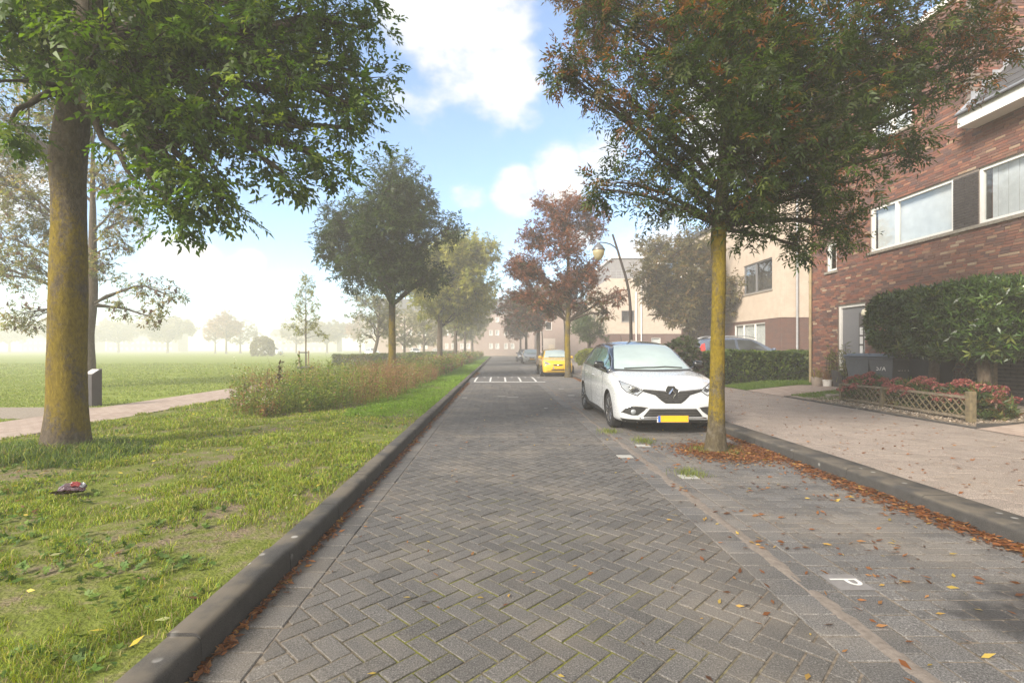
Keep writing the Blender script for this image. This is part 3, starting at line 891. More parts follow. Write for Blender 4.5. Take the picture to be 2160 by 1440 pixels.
def round_tree(name, label, x, y, z0, fork, top, rx, pal, seed, n=24, rb=1.0, tmpl='tuft', r=.16, group=None, per_twig=9, twigs=26, scale=1.0, bark=None, w=None, lean=0.0, twig_r=.012, shape=1.0, cx=0.0):
    g = np.random.default_rng(seed); cz = (fork + top) / 2; rz = (top - fork) / 2
    bl = ell_blobs((x + cx, y, cz), rx - rb * .5, rx - rb * .5, rz - rb * .4, n, rb, g)
    if shape != 1.0:
        bl = [(np.array([x + (c[0] - x) * (1 - (1 - shape) * max(0, (c[2] - fork) / (top - fork))), y + (c[1] - y) * (1 - (1 - shape) * max(0, (c[2] - fork) / (top - fork))), c[2]]), r_) for c, r_ in bl]
    pts = [(x, y, z0), (x + lean * .1, y, z0 + .3), (x + lean * .4, y, z0 + (fork - z0) * .6), (x + lean * .7, y, fork + .4), (x + lean, y, top * .8)]
    return make_tree(name, label, (x, y, z0), pts, [r * 1.35, r * 1.05, r * .95, r * .85, r * .25], bl, spray_template(tmpl), mono(pal, w), seed,
                     bark, group, fork=fork, per_twig=per_twig, twigs=twigs, scale=scale, limb_r=.09, nseg=12, lump=.03, spread=.3, twig_r=twig_r)

DARKG = [(.034, .056, .013), (.046, .072, .016), (.062, .09, .019), (.027, .044, .012)]
LIGHTG = [(.24, .25, .05), (.30, .29, .06), (.19, .205, .04), (.35, .32, .075)]
ROW = 'trees along the verge'
round_tree('verge_tree', 'dark green round tree rising from the wildflower strip', -5.2, 24.5, .1, 3.6, 10.9, 3.75, DARKG, 21, n=46, rb=1.05, r=.18, group=ROW, per_twig=10, twigs=30, bark=M_bark_m, scale=.95)
round_tree('verge_tree', 'yellowish green tree behind the dark round verge tree', -5.0, 42.7, .1, 3.2, 12.6, 4.4, LIGHTG, 22, n=36, rb=1.5, r=.24, group=ROW, per_twig=8, twigs=18, scale=1.5, cx=.8)
MISTG = [(.24, .24, .08), (.28, .27, .09), (.20, .20, .065)]  # greens lightened to paint in some of the mist fade
round_tree('verge_tree', 'third tree of the verge row, before the far corner', -5.0, 58, .1, 3.0, 12.5, 4.2, MISTG, 23, n=26, rb=1.6, r=.22, tmpl='far', group=ROW, per_twig=7, twigs=12, scale=1.1, twig_r=0, cx=.8)
v4 = round_tree('verge_tree', 'fourth tree of the verge row, fading in the mist', -5.1, 76, .1, 3.0, 12.0, 4.2, MISTG, 24, n=24, rb=1.6, r=.22, tmpl='far', group=ROW, per_twig=7, twigs=11, scale=1.15, twig_r=0)
v5 = copy_tree(v4); v5.location = (-5.0, 95, .1); v5.rotation_euler.z = 2.1; v5['label'] = 'last and faintest tree of the verge row'

RUST = [(.19, .075, .04), (.25, .10, .05), (.14, .06, .034), (.13, .10, .035), (.09, .085, .028)]
def col_rust(C, g):
    c = pick(g, len(C), RUST[:3]); gr = pick(g, len(C), [(.08, .08, .022), (.10, .095, .028), (.14, .095, .035)])
    k = np.clip((4.9 - C[:, 2]) / 2.0 + .8 * (fnoise(C[:, 0] * .8 + 5, C[:, 2] * .8 + 3, 7) - .5), .06, .92)
    return np.where((g.random(len(C)) < k)[:, None], gr, c)
g_ = np.random.default_rng(31)
bl = pb([(1110, 560, 26, 1.0), (1130, 500, 26.3, .9), (1170, 450, 26.2, .8), (1230, 430, 26, .8), (1190, 520, 25.4, 1.1), (1250, 480, 26.5, .8), (1240, 570, 25.7, 1.0), (1180, 600, 25.8, .9), (1100, 620, 26.4, .55),
         (1130, 630, 25.8, .6), (1265, 630, 25.6, .6), (1220, 640, 26.4, .7), (1300, 625, 26, .5), (1285, 660, 26, .42), (1160, 640, 27, .6), (1150, 430, 26.8, .6), (1270, 450, 26.5, .45), (1090, 560, 26.8, .6), (1200, 420, 27, .6), (1190, 470, 27.5, 1.0), (1215, 590, 27.6, 1.0), (1120, 570, 27.6, .8)])
make_tree('street_tree', 'rusty red street tree standing in front of the yellow car', (3.6, 26.1, 0), [(3.6, 26.1, 0), (3.6, 26.1, .3), (3.56, 26.1, 2), (3.62, 26.1, 3.6), (3.6, 26.1, 7.8)],
          [.21, .16, .14, .13, .04], bl, spray_template('tuft'), col_rust, 31, M_bark_m, 'trees along the parking bays', fork=2.9, per_twig=11, twigs=62, scale=.8, limb_r=.08, nseg=14, spread=.28, twig_r=.011)
round_tree('street_tree', 'brownish street tree beside the parked white hatchback', 3.55, 45, 0, 2.9, 8.9, 3.6, RUST, 32, n=24, rb=1.2, tmpl='far', r=.17, group='trees along the parking bays', per_twig=8, twigs=16, scale=.8, twig_r=.012)
s4 = round_tree('street_tree', 'misty brown street tree, second from the far end of the bays', 3.5, 64, 0, 2.9, 9.4, 3.9, RUST, 33, n=22, rb=1.4, tmpl='far', r=.17, group='trees along the parking bays', per_twig=8, twigs=13, scale=.9, twig_r=0)
s5 = copy_tree(s4); s5.location = (3.6, 83, 0); s5.rotation_euler.z = 1.4; s5['label'] = 'faintest street tree at the far end of the bays'

# ---- sparse tree with brown seed clusters behind the big ash
SPARSE = [(.15, .165, .035), (.20, .19, .045), (.24, .17, .06), (.10, .115, .03)]
g_ = np.random.default_rng(41)
bl = pb([(20, 260, 17.7, 1.3), (120, 220, 17.5, 1.3), (230, 200, 18, 1.2), (290, 300, 17.6, .9), (30, 420, 17.4, 1.1), (60, 560, 17, .9), (50, 660, 16.8, .7), (230, 380, 17.6, .9), (250, 470, 17.5, .8),
         (270, 420, 17.3, .6), (220, 560, 17.6, .7), (300, 600, 17.2, .5), (350, 620, 17, .5), (320, 670, 17.2, .4), (-60, 350, 18, 1.5), (-60, 550, 17.5, 1.2), (60, 120, 18.5, 1.5), (200, 80, 18.5, 1.5), (90, 330, 18.5, 1.2), (250, 510, 18, .5), (255, 650, 17.5, .4), (10, 500, 18, .8), (120, 480, 18.5, .9)])
t1b = make_tree('park_tree', 'sparse tree with brown seed bunches behind the big ash', (-14.4, 17.7, .1), [(-14.4, 17.7, .1), (-14.4, 17.7, .5), (-14.45, 17.7, 2), (-14.3, 17.7, 3.4), (-14.3, 17.7, 8.5)], [.25, .19, .17, .16, .05],
          bl, spray_template('tuft'), mono(SPARSE), 41, M_bark, fork=3.0, per_twig=11, twigs=44, scale=.62, limb_r=.06, nseg=14, spread=.3, twig_r=.009)
tips = np.concatenate([c + unit(g_.normal(size=(int(26 * r) + 6, 3))) * r * .9 * g_.random((int(26 * r) + 6, 1)) ** .4 for c, r in bl])
V, Q, Cc = sprays(tips, np.tile([0, 0, -1.0], (len(tips), 1)) + g_.normal(size=(len(tips), 3)) * .3, g_.uniform(.6, 1.1, len(tips)), np.concatenate([spray_template('small') * np.array([1, 1, 1]) + np.array([k * .03, 0, 0]) for k in range(4)]),
                  pick(g_, len(tips), [(.12, .06, .035), (.16, .08, .045), (.09, .05, .03)]), g_, roll=4)
link('seed_bunches', np_mesh('seed_bunches', V - np.array([-14.4, 17.7, .1]), Q, mats=[M_leaf], vcol=Cc), t1b)

# ---- young staked tree on the lawn
g_ = np.random.default_rng(51); x, y = -13.05, 34.0
bl = []
for k in range(26):
    h = k / 25.0; zz = 2.5 + 3.9 * h; rad = (1.15 * (1 - h) ** .7 + .08) * g_.uniform(.55, 1.0); a = k * 2.4
    bl.append((np.array([x + rad * math.cos(a), y + rad * math.sin(a), zz]), .42 * (1 - .5 * h)))
yt = make_tree('young_tree', 'young slim yellowing tree held by wooden stakes on the lawn', (x, y, .1), [(x, y, .1), (x, y, 1.5), (x, y, 3.2), (x, y, 6.4)], [.06, .05, .045, .012], bl, spray_template('tuft'),
               mono([(.20, .20, .035), (.26, .24, .045), (.15, .165, .03)]), 51, M_bark, fork=2.2, per_twig=7, twigs=60, scale=.62, limb_r=.02, nseg=8, spread=.16, twig_r=.006)
M_wood = plain('weathered_wood', (.24, .17, .105), .85, var=.3, scale=14, bump=.5)
M_rubber = plain('dark_rubber', (.035, .033, .032), .8, var=.2)
for k, dx in enumerate((-.42, .22)):
    s_ = MB(); s_.tube([(dx, -.1, -.1), (dx, -.1, 1.25)], .05, 8); tag(s_.build('stake', M_wood, yt))
s_ = MB(); s_.bev(-.45, .27, -.13, -.07, 1.1, 1.18, .01); s_.build('tie', M_rubber, yt)
s_ = MB(); s_.bev(-.5, .5, -.3, .3, 0, .2, .05); s_.build('root_collar', M_rubber, yt)

# ---- trees of the park; part of their mist fade is painted into the leaf colours
MIST_PARK = [(.24, .22, .12), (.28, .25, .14), (.20, .19, .10)]
PINK = [(.34, .23, .15), (.38, .26, .17), (.30, .20, .13)]
p1 = round_tree('park_tree', 'pale leaning tree behind the low hedge, beside the dark verge tree', -12.2, 48, .1, 2.0, 7.6, 3.3, [(.14, .14, .04), (.18, .17, .05), (.11, .115, .03)], 61, n=20, rb=1.0, tmpl='far', r=.17, per_twig=6, twigs=16, scale=.62, twig_r=.012, group='park trees in the mist', lean=.9)
p2 = round_tree('park_tree', 'low misty tree seen just past the dark verge tree', -12.0, 64, .1, 1.6, 7.0, 3.4, MIST_PARK, 62, n=18, rb=1.3, tmpl='far', r=.17, per_twig=7, twigs=10, scale=.85, twig_r=0, group='park trees in the mist')
p3 = round_tree('park_tree', 'misty pinkish tree left of the young staked tree', -77, 142, .1, 3.4, 12.7, 6.2, PINK, 63, n=18, rb=2.0, tmpl='far', r=.27, per_twig=7, twigs=7, scale=1.35, twig_r=0, group='park trees in the mist', shape=.35)
p4 = round_tree('park_tree', 'broad grey tree shape dissolving in the mist beyond the lawn', -112, 170, .1, 3.4, 12.8, 9.0, MIST_PARK, 64, n=24, rb=2.3, tmpl='far', r=.4, per_twig=8, twigs=7, scale=1.8, twig_r=0, group='park trees in the mist')
def park_copy(src, label, px, d, rz, sc=1.0):
    c = copy_tree(src); c.location = ((px - VPX) * d / F_PX, d, .1); c.rotation_euler.z = rz; c.scale = (sc, sc, sc); c['label'] = label
park_copy(p2, 'misty tree between the dark verge tree and the yellowish one', 894, 74, 1.9, 1.1)
park_copy(p4, 'widest pale tree shape at the edge of the mist', 250, 185, 1.0, 1.0)
park_copy(p4, 'pale tree shape behind the lichened trunk', 130, 175, 2.2, 1.0)
park_copy(p3, 'small pinkish tree in the mist over the lawn', 454, 150, .7, .85)
park_copy(p2, 'thin misty tree beside the dark round bush', 507, 160, 2.9, 1.75)
park_copy(p4, 'tall pale tree behind the parked white van', 690, 170, .4, .9)
park_copy(p2, 'faint tree between the van and the young tree', 625, 165, .2, 1.8)
park_copy(p4, 'leftmost faint tree mass beyond the meadow', 20, 190, .9, 1.0)
park_copy(p3, 'faint rounded tree behind the low hedge', 760, 150, 2.2, .95)

# ---- garden trees on the right
OLIVE = [(.12, .105, .035), (.15, .125, .042), (.09, .085, .03), (.18, .12, .045)]
bl_t = round_tree('garden_tree', 'tall green and brown garden tree in front of the beige house', 12.4, 32.5, .3, 2.2, 10.0, 3.9, OLIVE, 71, n=40, rb=1.15, tmpl='tuft', r=.2, per_twig=9, twigs=24, scale=1.25, twig_r=.012)
round_tree('garden_tree', 'small clipped round tree by the pavement behind the yellow car', 6.95, 38.5, .15, 1.7, 4.5, 1.75, [(.07, .10, .03), (.09, .125, .035), (.06, .085, .03)], 72, n=20, rb=.65, tmpl='tuft', r=.1, per_twig=9, twigs=44, scale=.75, twig_r=0)

# ---- shrubs, hedges: only the leaf mass is seen, over a dark shade core
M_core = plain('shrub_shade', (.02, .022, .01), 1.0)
def leaf_mass(name, label, cat, pts, nrm, tmpl, pal, seed, scale=1.0, mat=None, group=None, stem=None, w=None, mass=None):
    g = np.random.default_rng(seed); base = np.array([pts[:, 0].mean(), pts[:, 1].mean(), pts[:, 2].min()])
    root = empty(name, tuple(base)); tag(root, label, cat, group)
    d = unit(nrm + g.normal(size=pts.shape) * .6 + np.array([0, 0, .25]))
    V, Q, Cc = sprays(pts, d, scale * g.uniform(.7, 1.3, len(pts)), tmpl, mono(pal, w)(pts, g), g, roll=2)
    link('foliage', np_mesh('foliage', V - base, Q, mats=[mat or M_leaf], vcol=Cc), root)
    if stem:
        b_ = MB()
        for s_ in stem: b_.tube([np.array(q) - base for q in s_[0]], s_[1], 8)
        b_.build('stem', M_bark, root, smooth=True)
    return root
def box_shell(x0, x1, y0, y1, z0, z1, n, g, jit=.05, wave=.08):
    """points on and a little inside a clipped box"""
    A = [(x1 - x0) * (y1 - y0), (x1 - x0) * (z1 - z0), (x1 - x0) * (z1 - z0), (y1 - y0) * (z1 - z0), (y1 - y0) * (z1 - z0)]
    f = g.choice(5, n, p=np.array(A) / sum(A)); u, v = g.random(n), g.random(n)
    X = x0 + (x1 - x0) * u; Y = y0 + (y1 - y0) * v; Z = z0 + (z1 - z0) * v
    p = np.zeros((n, 3)); nr = np.zeros((n, 3))
    for k in range(5):
        m = f == k
        if k == 0: p[m] = np.stack([X, Y, np.full(n, z1)], -1)[m]; nr[m] = (0, 0, 1)
        if k == 1: p[m] = np.stack([X, np.full(n, y0), Z], -1)[m]; nr[m] = (0, -1, .3)
        if k == 2: p[m] = np.stack([X, np.full(n, y1), Z], -1)[m]; nr[m] = (0, 1, .3)
        if k == 3: p[m] = np.stack([np.full(n, x0), y0 + (y1 - y0) * u, Z], -1)[m]; nr[m] = (-1, 0, .3)
        if k == 4: p[m] = np.stack([np.full(n, x1), y0 + (y1 - y0) * u, Z], -1)[m]; nr[m] = (1, 0, .3)
    depth = wave * 2.2 * (fnoise(p[:, 0] * 2.2 + p[:, 1] * 1.3, p[:, 2] * 2.5 + p[:, 1], 3) - .5) - np.abs(g.normal(size=n)) * jit * 1.6 
    return p + nr * depth[:, None], nr
def ball_shell(c, r, n, g, wave=.25, low=-.6):
    d = unit(g.normal(size=(n * 2, 3))); d = d[d[:, 2] > low][:n]
    k = 1 + wave * (fnoise(d[:, 0] * 3 + 7, d[:, 2] * 3 + d[:, 1] * 2, 2) - .5) - .35 * g.random(len(d)) ** 2
    return np.array(c) + d * k[:, None] * np.array(r), d

g_ = np.random.default_rng(81)
HEDGE = [(.07, .11, .022), (.10, .15, .028), (.05, .08, .018), (.15, .19, .035)]
pts, nr = box_shell(7.5, 12.6, 18.3, 19.2, .25, 1.36, 8500, g_, wave=.1)
h_ = leaf_mass('garden_hedge', 'leafy clipped hedge in front of the dark parked car', 'hedge', pts, nr, spray_template('small'), HEDGE, 81, 1.5)
b_ = MB(); b_.b(7.7 - 10.6, 12.5 - 10.6, 18.5 - 18.75, 19.05 - 18.75, -.05, .75); b_.build('shade_core', M_core, h_).location = (10.6 - h_.location.x, 18.75 - h_.location.y, .3 - h_.location.z + .06)  # near-black block painted as the shade inside the hedge
pts, nr = box_shell(-13.3, -5.6, 40.4, 42.0, .1, .95, 5000, g_, wave=.12)
leaf_mass('low_hedge', 'low dark clipped hedge across the end of the wildflower strip', 'hedge', pts, nr, spray_template('small'), [(.13, .15, .05), (.16, .18, .055), (.10, .12, .04)], 82, 3.0)
pts, nr = box_shell(-8.6, -6.6, 42.0, 80, .1, 1.0, 6000, g_, wave=.12)
leaf_mass('low_hedge', 'long low hedge running away beside the park path', 'hedge', pts, nr, spray_template('small'), [(.13, .15, .05), (.16, .18, .055), (.10, .12, .04)], 83, 3.6)
# shrubs behind the white car
p1_, n1_ = ball_shell((6.25, 17.3, .65), (.8, .8, 1.15), 1300, g_); p2_, n2_ = ball_shell((6.75, 18.3, .75), (.65, .8, 1.2), 1100, g_)
leaf_mass('garden_shrub', 'loose grey green shrub between the white car and the hedge', 'shrub', np.concatenate([p1_, p2_]), np.concatenate([n1_, n2_]), spray_template('small'), [(.06, .08, .03), (.085, .10, .04), (.045, .06, .025), (.16, .12, .10)], 84, 1.7)
pts, nr = ball_shell((6.5, 36.2, .75), (.95, .9, .72), 1500, g_)
leaf_mass('garden_shrub', 'bright yellow green shrub under the small clipped tree', 'shrub', pts, nr, spray_template('small'), [(.26, .28, .04), (.20, .23, .035), (.32, .32, .06)], 85, 1.9)
pts, nr = ball_shell((8.2, 40.5, .7), (1.7, 3.5, .9), 1600, g_)
leaf_mass('garden_shrub', 'dark low shrub along the pavement behind the yellow shrub', 'shrub', pts, nr, spray_template('small'), DARKG, 86, 2.4)
pts, nr = ball_shell((9.25, 8.0, .75), (.38, .42, .75), 900, g_)
leaf_mass('garden_shrub', 'yellow green shrub at the edge of the near driveway', 'shrub', pts, nr, spray_template('laurel'), [(.15, .19, .025), (.20, .23, .03), (.10, .14, .02)], 87, .62, M_gloss)
pts, nr = ball_shell((-44.6, 95, 1.5), (2.1, 2.1, 2.3), 1700, g_)
leaf_mass('park_bush', 'round dark bush standing alone at the far lawn edge', 'bush', pts, nr, spray_template('small'), MIST_PARK, 88, 4.5)

# ---- two clipped laurels that have grown together
LAUREL = [(.03, .058, .012), (.042, .078, .015), (.022, .042, .01), (.06, .10, .02), (.12, .145, .03)]
def laurel(label, x0, x1, y0, y1, z0, z1, stem, n, seed):
    g = np.random.default_rng(seed)
    pts, nr = box_shell(x0, x1, y0, y1, z0, z1, n, g, jit=.12, wave=.32)
    cx, cy_, cz = (x0 + x1) / 2, (y0 + y1) / 2, (z0 + z1) / 2
    rel = np.abs((pts - np.array([cx, cy_, cz])) / np.array([(x1 - x0) / 2, (y1 - y0) / 2, (z1 - z0) / 2]))
    k = np.clip((np.sum(rel ** 2.6, 1)) ** (1 / 2.6), .6, 1.6)           # round the corners of the clipped box
    pts = np.array([cx, cy_, cz]) + (pts - np.array([cx, cy_, cz])) / np.maximum(k, 1)[:, None]
    d2 = np.concatenate([pts, np.array([cx, cy_, cz]) + (pts - np.array([cx, cy_, cz])) * g.uniform(.35, .9, (len(pts), 1))])
    nn = np.concatenate([nr, nr])
    pts, nr = d2[:int(n * 1.5)], nn[:int(n * 1.5)]
    return leaf_mass('laurel_tree', label, 'tree', pts, nr, spray_template('laurel'), LAUREL, seed, 1.0, M_gloss, 'clipped laurel trees', [stem], [.3, .3, .2, .15, .05])
laurel('clipped laurel tree above the wheelie bins', 8.62, 10.3, 10.1, 12.25, 1.28, 2.85, ([(9.46, 10.9, .1), (9.44, 10.9, .7), (9.5, 10.95, 1.7)], [.11, .10, .08]), 2300, 91)
laurel('clipped laurel tree by the gravel, beside the fence end post', 8.45, 10.3, 8.55, 10.95, 1.18, 2.82, ([(9.2, 9.45, .1), (9.16, 9.45, .6), (9.1, 9.5, 1.7)], [.115, .10, .10]), 2300, 92)
# ================================================================ GRASS, WEEDS, FALLEN LEAVES
def blades(x, y, z, L, w, lean, col, g):
    """three-sided tapering blades bent to one side"""
    n = len(x); a = g.uniform(0, 6.283, n); b_ = g.uniform(0, 6.283, n)
    ux, uy = np.cos(a), np.sin(a); lx, ly = np.cos(b_) * lean, np.sin(b_) * lean
    P0 = np.stack([x, y, z], -1); hw = (w / 2)[:, None] * np.stack([ux, uy, np.zeros(n)], -1)
    m = P0 + np.stack([lx * L * .35, ly * L * .35, L * .6], -1); t = P0 + np.stack([lx * L, ly * L, L * (1 - .45 * np.minimum(lean, 1.3))], -1)
    v = np.stack([P0 - hw, P0 + hw, m + hw * .75, m - hw * .75, t], 1).reshape(-1, 3)
    k = np.arange(n)[:, None] * 5
    c = np.repeat(col, 5, 0)
    return v, k + np.array([[0, 1, 2, 3]]), k + np.array([[3, 2, 4]]), c
def grass_object(name, label, x, y, z, L, w, lean, col, g):
    v, q, t, c = blades(x, y, z, L, w, lean, col, g)
    o = link(name, np_mesh(name, v, q, t, mats=[M_grass], vcol=c)); tag(o, label, 'grass', kind='stuff'); return o

g = np.random.default_rng(101)
# short trampled turf of the near verge, bare where it has been walked off
N = 420000
y = 1.3 * (24 / 1.3) ** g.random(N); x = KERB_LB - .01 - (5.85) * g.random(N)
keep = (g.random(N) < np.clip(7 / y, .25, 1.0)) & (x > -1.08 * y - 2)
x, y = x[keep], y[keep]
dens = .55 * fnoise(x * 1.1, y * 1.1, 21) + .45 * fnoise(x * 4.5, y * 4.5, 22)
bare = fnoise(x * .7 + 3, y * .7, 31)
edge = np.clip((KERB_LB - x) / .35, 0, 1)
strip = np.clip((y - 8.5) / 3, 0, 1) * np.clip((x + 3.7) / .6, 0, 1)
prob = np.clip((dens - .40) * 5.5 - (bare > .55) * .45 + .08, .03, 1) * (.45 + .55 * edge)
prob = np.maximum(prob, strip * .95)
k = g.random(len(x)) < prob
x, y, dens, strip = x[k], y[k], dens[k], strip[k]
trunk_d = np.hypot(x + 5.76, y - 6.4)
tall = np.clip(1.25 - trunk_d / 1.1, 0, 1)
L = (.022 + .045 * np.clip((dens - .35) * 3, 0, 1)) * g.uniform(.6, 1.5, len(x)) + tall * .2 * g.random(len(x))
L = L * (1 + .03 * np.clip(y - 4, 0, 20)); w = .0035 + .0011 * np.clip(y - 2, 0, 22)
pal = pick(g, len(x), [(.17, .24, .015), (.225, .285, .018), (.30, .315, .028), (.12, .185, .016), (.36, .31, .09), (.30, .225, .115)], [.27, .25, .17, .16, .09, .06])
pal = pal * (.68 + .65 * fnoise(x * 2.3 + 7, y * 2.3, 41))[:, None]
pal = np.where((strip > .5)[:, None], pick(g, len(x), [(.15, .26, .014), (.19, .30, .018), (.125, .22, .013)]), pal)
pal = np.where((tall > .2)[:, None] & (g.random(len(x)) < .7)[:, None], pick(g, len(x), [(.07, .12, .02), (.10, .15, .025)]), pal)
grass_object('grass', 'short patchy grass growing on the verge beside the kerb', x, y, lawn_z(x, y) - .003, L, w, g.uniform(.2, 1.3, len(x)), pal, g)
# clover and plantain between the blades
n = 5200; yy = 1.5 * (11 / 1.5) ** g.random(n); xx = KERB_LB - .05 - 5.2 * g.random(n); k = (fnoise(xx * 1.6, yy * 1.6, 71) > .52) & (xx > -1.08 * yy - .4); xx, yy = xx[k], yy[k]
V, Q, Cc = sprays(np.stack([xx, yy, lawn_z(xx, yy) + .015], -1), np.stack([np.cos(xx * 90), np.sin(yy * 90), np.full(len(xx), .35)], -1), g.uniform(.3, .8, len(xx)), spray_template('small'), pick(g, len(xx), [(.09, .16, .025), (.13, .2, .03), (.07, .12, .02)]), g, roll=1)
tag(link('clover', np_mesh('clover', V, Q, mats=[M_grass], vcol=Cc)), 'small clover and plantain leaves in the near verge', 'clover', kind='stuff')
# finer mown turf further along the verge and over the park lawn
N = 60000
y = 22 + 40 * g.random(N) ** 1.5; x = KERB_LB - .02 - 3.2 * g.random(N)
pal = pick(g, N, [(.15, .26, .014), (.19, .30, .018), (.125, .22, .013)])
grass_object('mown_grass', 'bright mown grass strip between the kerb and the wildflowers', x, y, np.full(N, LAWN_Z - .012), g.uniform(.05, .09, N), np.full(N, .03), g.uniform(.2, 1, N), pal, g)
N = 110000
y = 7.5 * (48 / 7.5) ** g.random(N); x = -9.22 - (y * 1.05) * g.random(N)
k = (x > -1.08 * y - 2.5) & ~((x > -15.6) & (y > 9.65) & (y < 11.65)) & (vnoise(x * 1.4, y * 1.4, 5) > .2); x, y = x[k], y[k]
pal = pick(g, len(x), [(.19, .25, .035), (.24, .29, .045), (.16, .21, .03), (.27, .29, .07)])
grass_object('lawn_grass', 'mown lawn grass of the misty park', x, y, np.full(len(x), LAWN_Z - .004), g.uniform(.02, .05, len(x)) * (1 + y / 40), .006 + .0011 * y, g.uniform(.3, 1.2, len(x)), pal, g)

# wildflower strip: upright stems with leaves, seed heads and small white flowers
def weeds(name, label, n, xf, yf, hf, seed, wide=1.0, tmpl_s=1.0):
    g = np.random.default_rng(seed)
    x, y = xf(g, n), yf(g, n)
    h = hf(x, y) * g.uniform(.45, 1.1, n) * np.where(g.random(n) < .08, 1.3, 1.0) * (.62 + .7 * fnoise(x * 1.7, y * 1.3, 55))
    kind = fnoise(x * .9 + 20, y * .55, seed)             # brown and green drifts
    brown = (kind + g.normal(size=n) * .13) > .50
    z0 = np.full(n, LAWN_Z - .02)
    a = g.uniform(0, 6.28, n); ln = g.uniform(.02, .25, n)
    tip = np.stack([x + np.cos(a) * ln * h, y + np.sin(a) * ln * h, z0 + h], -1); bs = np.stack([x, y, z0], -1)
    cg = pick(g, n, [(.15, .21, .035), (.20, .25, .04), (.11, .16, .03), (.27, .27, .06)]); cb = pick(g, n, [(.24, .12, .055), (.30, .165, .075), (.18, .095, .045), (.36, .23, .11)])
    col = np.where(brown[:, None], cb, cg)
    v, q, t, c = blades(x, y, z0, h * 1.25, np.full(n, .007 * wide), ln * 1.4 + .05, col * .8, g)
    m = 10; idx = np.repeat(np.arange(n), m); f = g.random(len(idx)) ** .7
    pos = bs[idx] + (tip - bs)[idx] * f[:, None] + g.normal(size=(len(idx), 3)) * .035
    d = unit(g.normal(size=(len(idx), 3)) * np.array([1, 1, .4]) + np.array([0, 0, .35]))
    V, Q, Cc = sprays(pos, d, g.uniform(.5, 1.2, len(idx)) * tmpl_s * np.where(brown[idx], .75, 1.0), spray_template('single'), col[idx] * g.uniform(.7, 1.3, (len(idx), 1)), g, roll=2)
    o1 = link(name, np_mesh(name, np.concatenate([v, V]), np.concatenate([q, Q + len(v)]), t, mats=[M_leaf], vcol=np.concatenate([c, Cc])))
    tag(o1, label, 'wildflowers', kind='stuff')
    w = (~brown) & (g.random(n) < .22) & (fnoise(x * .7 + 2, y * .5 + 9, 77) > .45)
    fp = np.repeat(tip[w], 4, 0) + g.normal(size=(w.sum() * 4, 3)) * .05
    V, Q, Cc = sprays(fp, unit(g.normal(size=(len(fp), 3))), np.full(len(fp), .2 * tmpl_s ** .7), spray_template('small'), pick(g, len(fp), [(.75, .72, .62), (.8, .78, .7), (.7, .6, .5)]), g, roll=3)
    o2 = link(name.replace('wildflowers', 'white_blossoms'), np_mesh('white_blossoms', V, Q, mats=[M_leaf], vcol=Cc))
    tag(o2, 'tiny white blossoms over ' + label.split(' ', 1)[1], 'blossoms', kind='stuff')
def near_edge(y): return -2.75 - np.clip((13.5 - y) / 3.9, 0, 1) ** 1.3 * 1.9
g_h = lambda x, y: .34 + .54 * np.clip((y - 9.4) / 2.2, 0, 1) * (.55 + .55 * fnoise(x * .8, y * .8, 61)) * np.clip((near_edge(y) - x) / .7 + .45, .4, 1)
weeds('wildflowers', 'brown and green wildflowers crowding the strip beside the path', 5200, lambda g, n: 0, None, None, 102) if False else None
def wf(n, y0, y1, xl, seed, name, label, hf, wide=1.0, ts=1.0):
    g = np.random.default_rng(seed); y = y0 + (y1 - y0) * g.random(n) ** 1.15
    xr = near_edge(y) + .25 * (fnoise(y * 1.5, y * 0, 7) - .5); xlf = np.maximum(xl, -5.0 - np.clip((y - 9.4) / 4.2, 0, 1) * 2.2); x = xr - (xr - xlf) * g.random(n)
    kk = (y > y0 - .1 + 2.2 * fnoise(x * 1.4 + 3, x * 0, 19) * (y0 < 10)) & (g.random(n) < np.clip((x - xlf) / .9 + .3, 0, 1)); x, y = x[kk], y[kk]; n = len(x)
    weeds(name, label, n, lambda *_: x, lambda *_: y, hf, seed, wide, ts)
wf(5200, 9.4, 25, -7.1, 102, 'wildflowers', 'brown and green wildflowers crowding the strip beside the path', g_h, 1.2, 1.15)
wf(2600, 25, 40, -6.8, 103, 'wildflowers', 'misty wildflowers past the dark verge tree', lambda x, y: .75 + 0 * x, 3.0, 2.4)
wf(2600, 42, 92, -6.4, 104, 'wildflowers', 'faint wildflowers under the far verge trees', lambda x, y: .8 + 0 * x, 5.0, 4.0)
# a few tall docks and mugworts that stand above the strip
def tall_weed(label, px, py_top, d, pal, seed, group='tall weeds above the wildflowers', n=46, sz=1.0):
    g = np.random.default_rng(seed); top = P(px, py_top, d); base = np.array([top[0] + g.normal() * .05, d, LAWN_Z - .02])
    root = empty('tall_weed', tuple(base)); tag(root, label, 'weed', group)
    crv = limb_curve(base, top, g, 6, 0.0); b_ = MB(); b_.tube(crv - base, np.linspace(.009, .004, 6), 5); b_.build('stem', M_bark, root)
    f = .35 + .65 * g.random(n); pos = base + (top - base) * f[:, None] + g.normal(size=(n, 3)) * .05 * (1.3 - f[:, None])
    dd = unit(g.normal(size=(n, 3)) * np.array([1, 1, .3]) + np.array([0, 0, .7]))
    V, Q, Cc = sprays(pos, dd, g.uniform(.7, 1.5, n) * sz, spray_template('single'), pick(g, n, pal), g, roll=2)
    link('leaves', np_mesh('leaves', V - base, Q, mats=[M_leaf], vcol=Cc), root)
tall_weed('rust brown dock stalk, left of two tall brown weeds', 565, 776, 11.2, [(.25, .15, .07), (.3, .19, .09)], 111, sz=.8)
tall_weed('dark brown seedy weed standing tall among the wildflowers', 590, 764, 11.6, [(.06, .045, .025), (.09, .06, .03)], 112, sz=1.3)
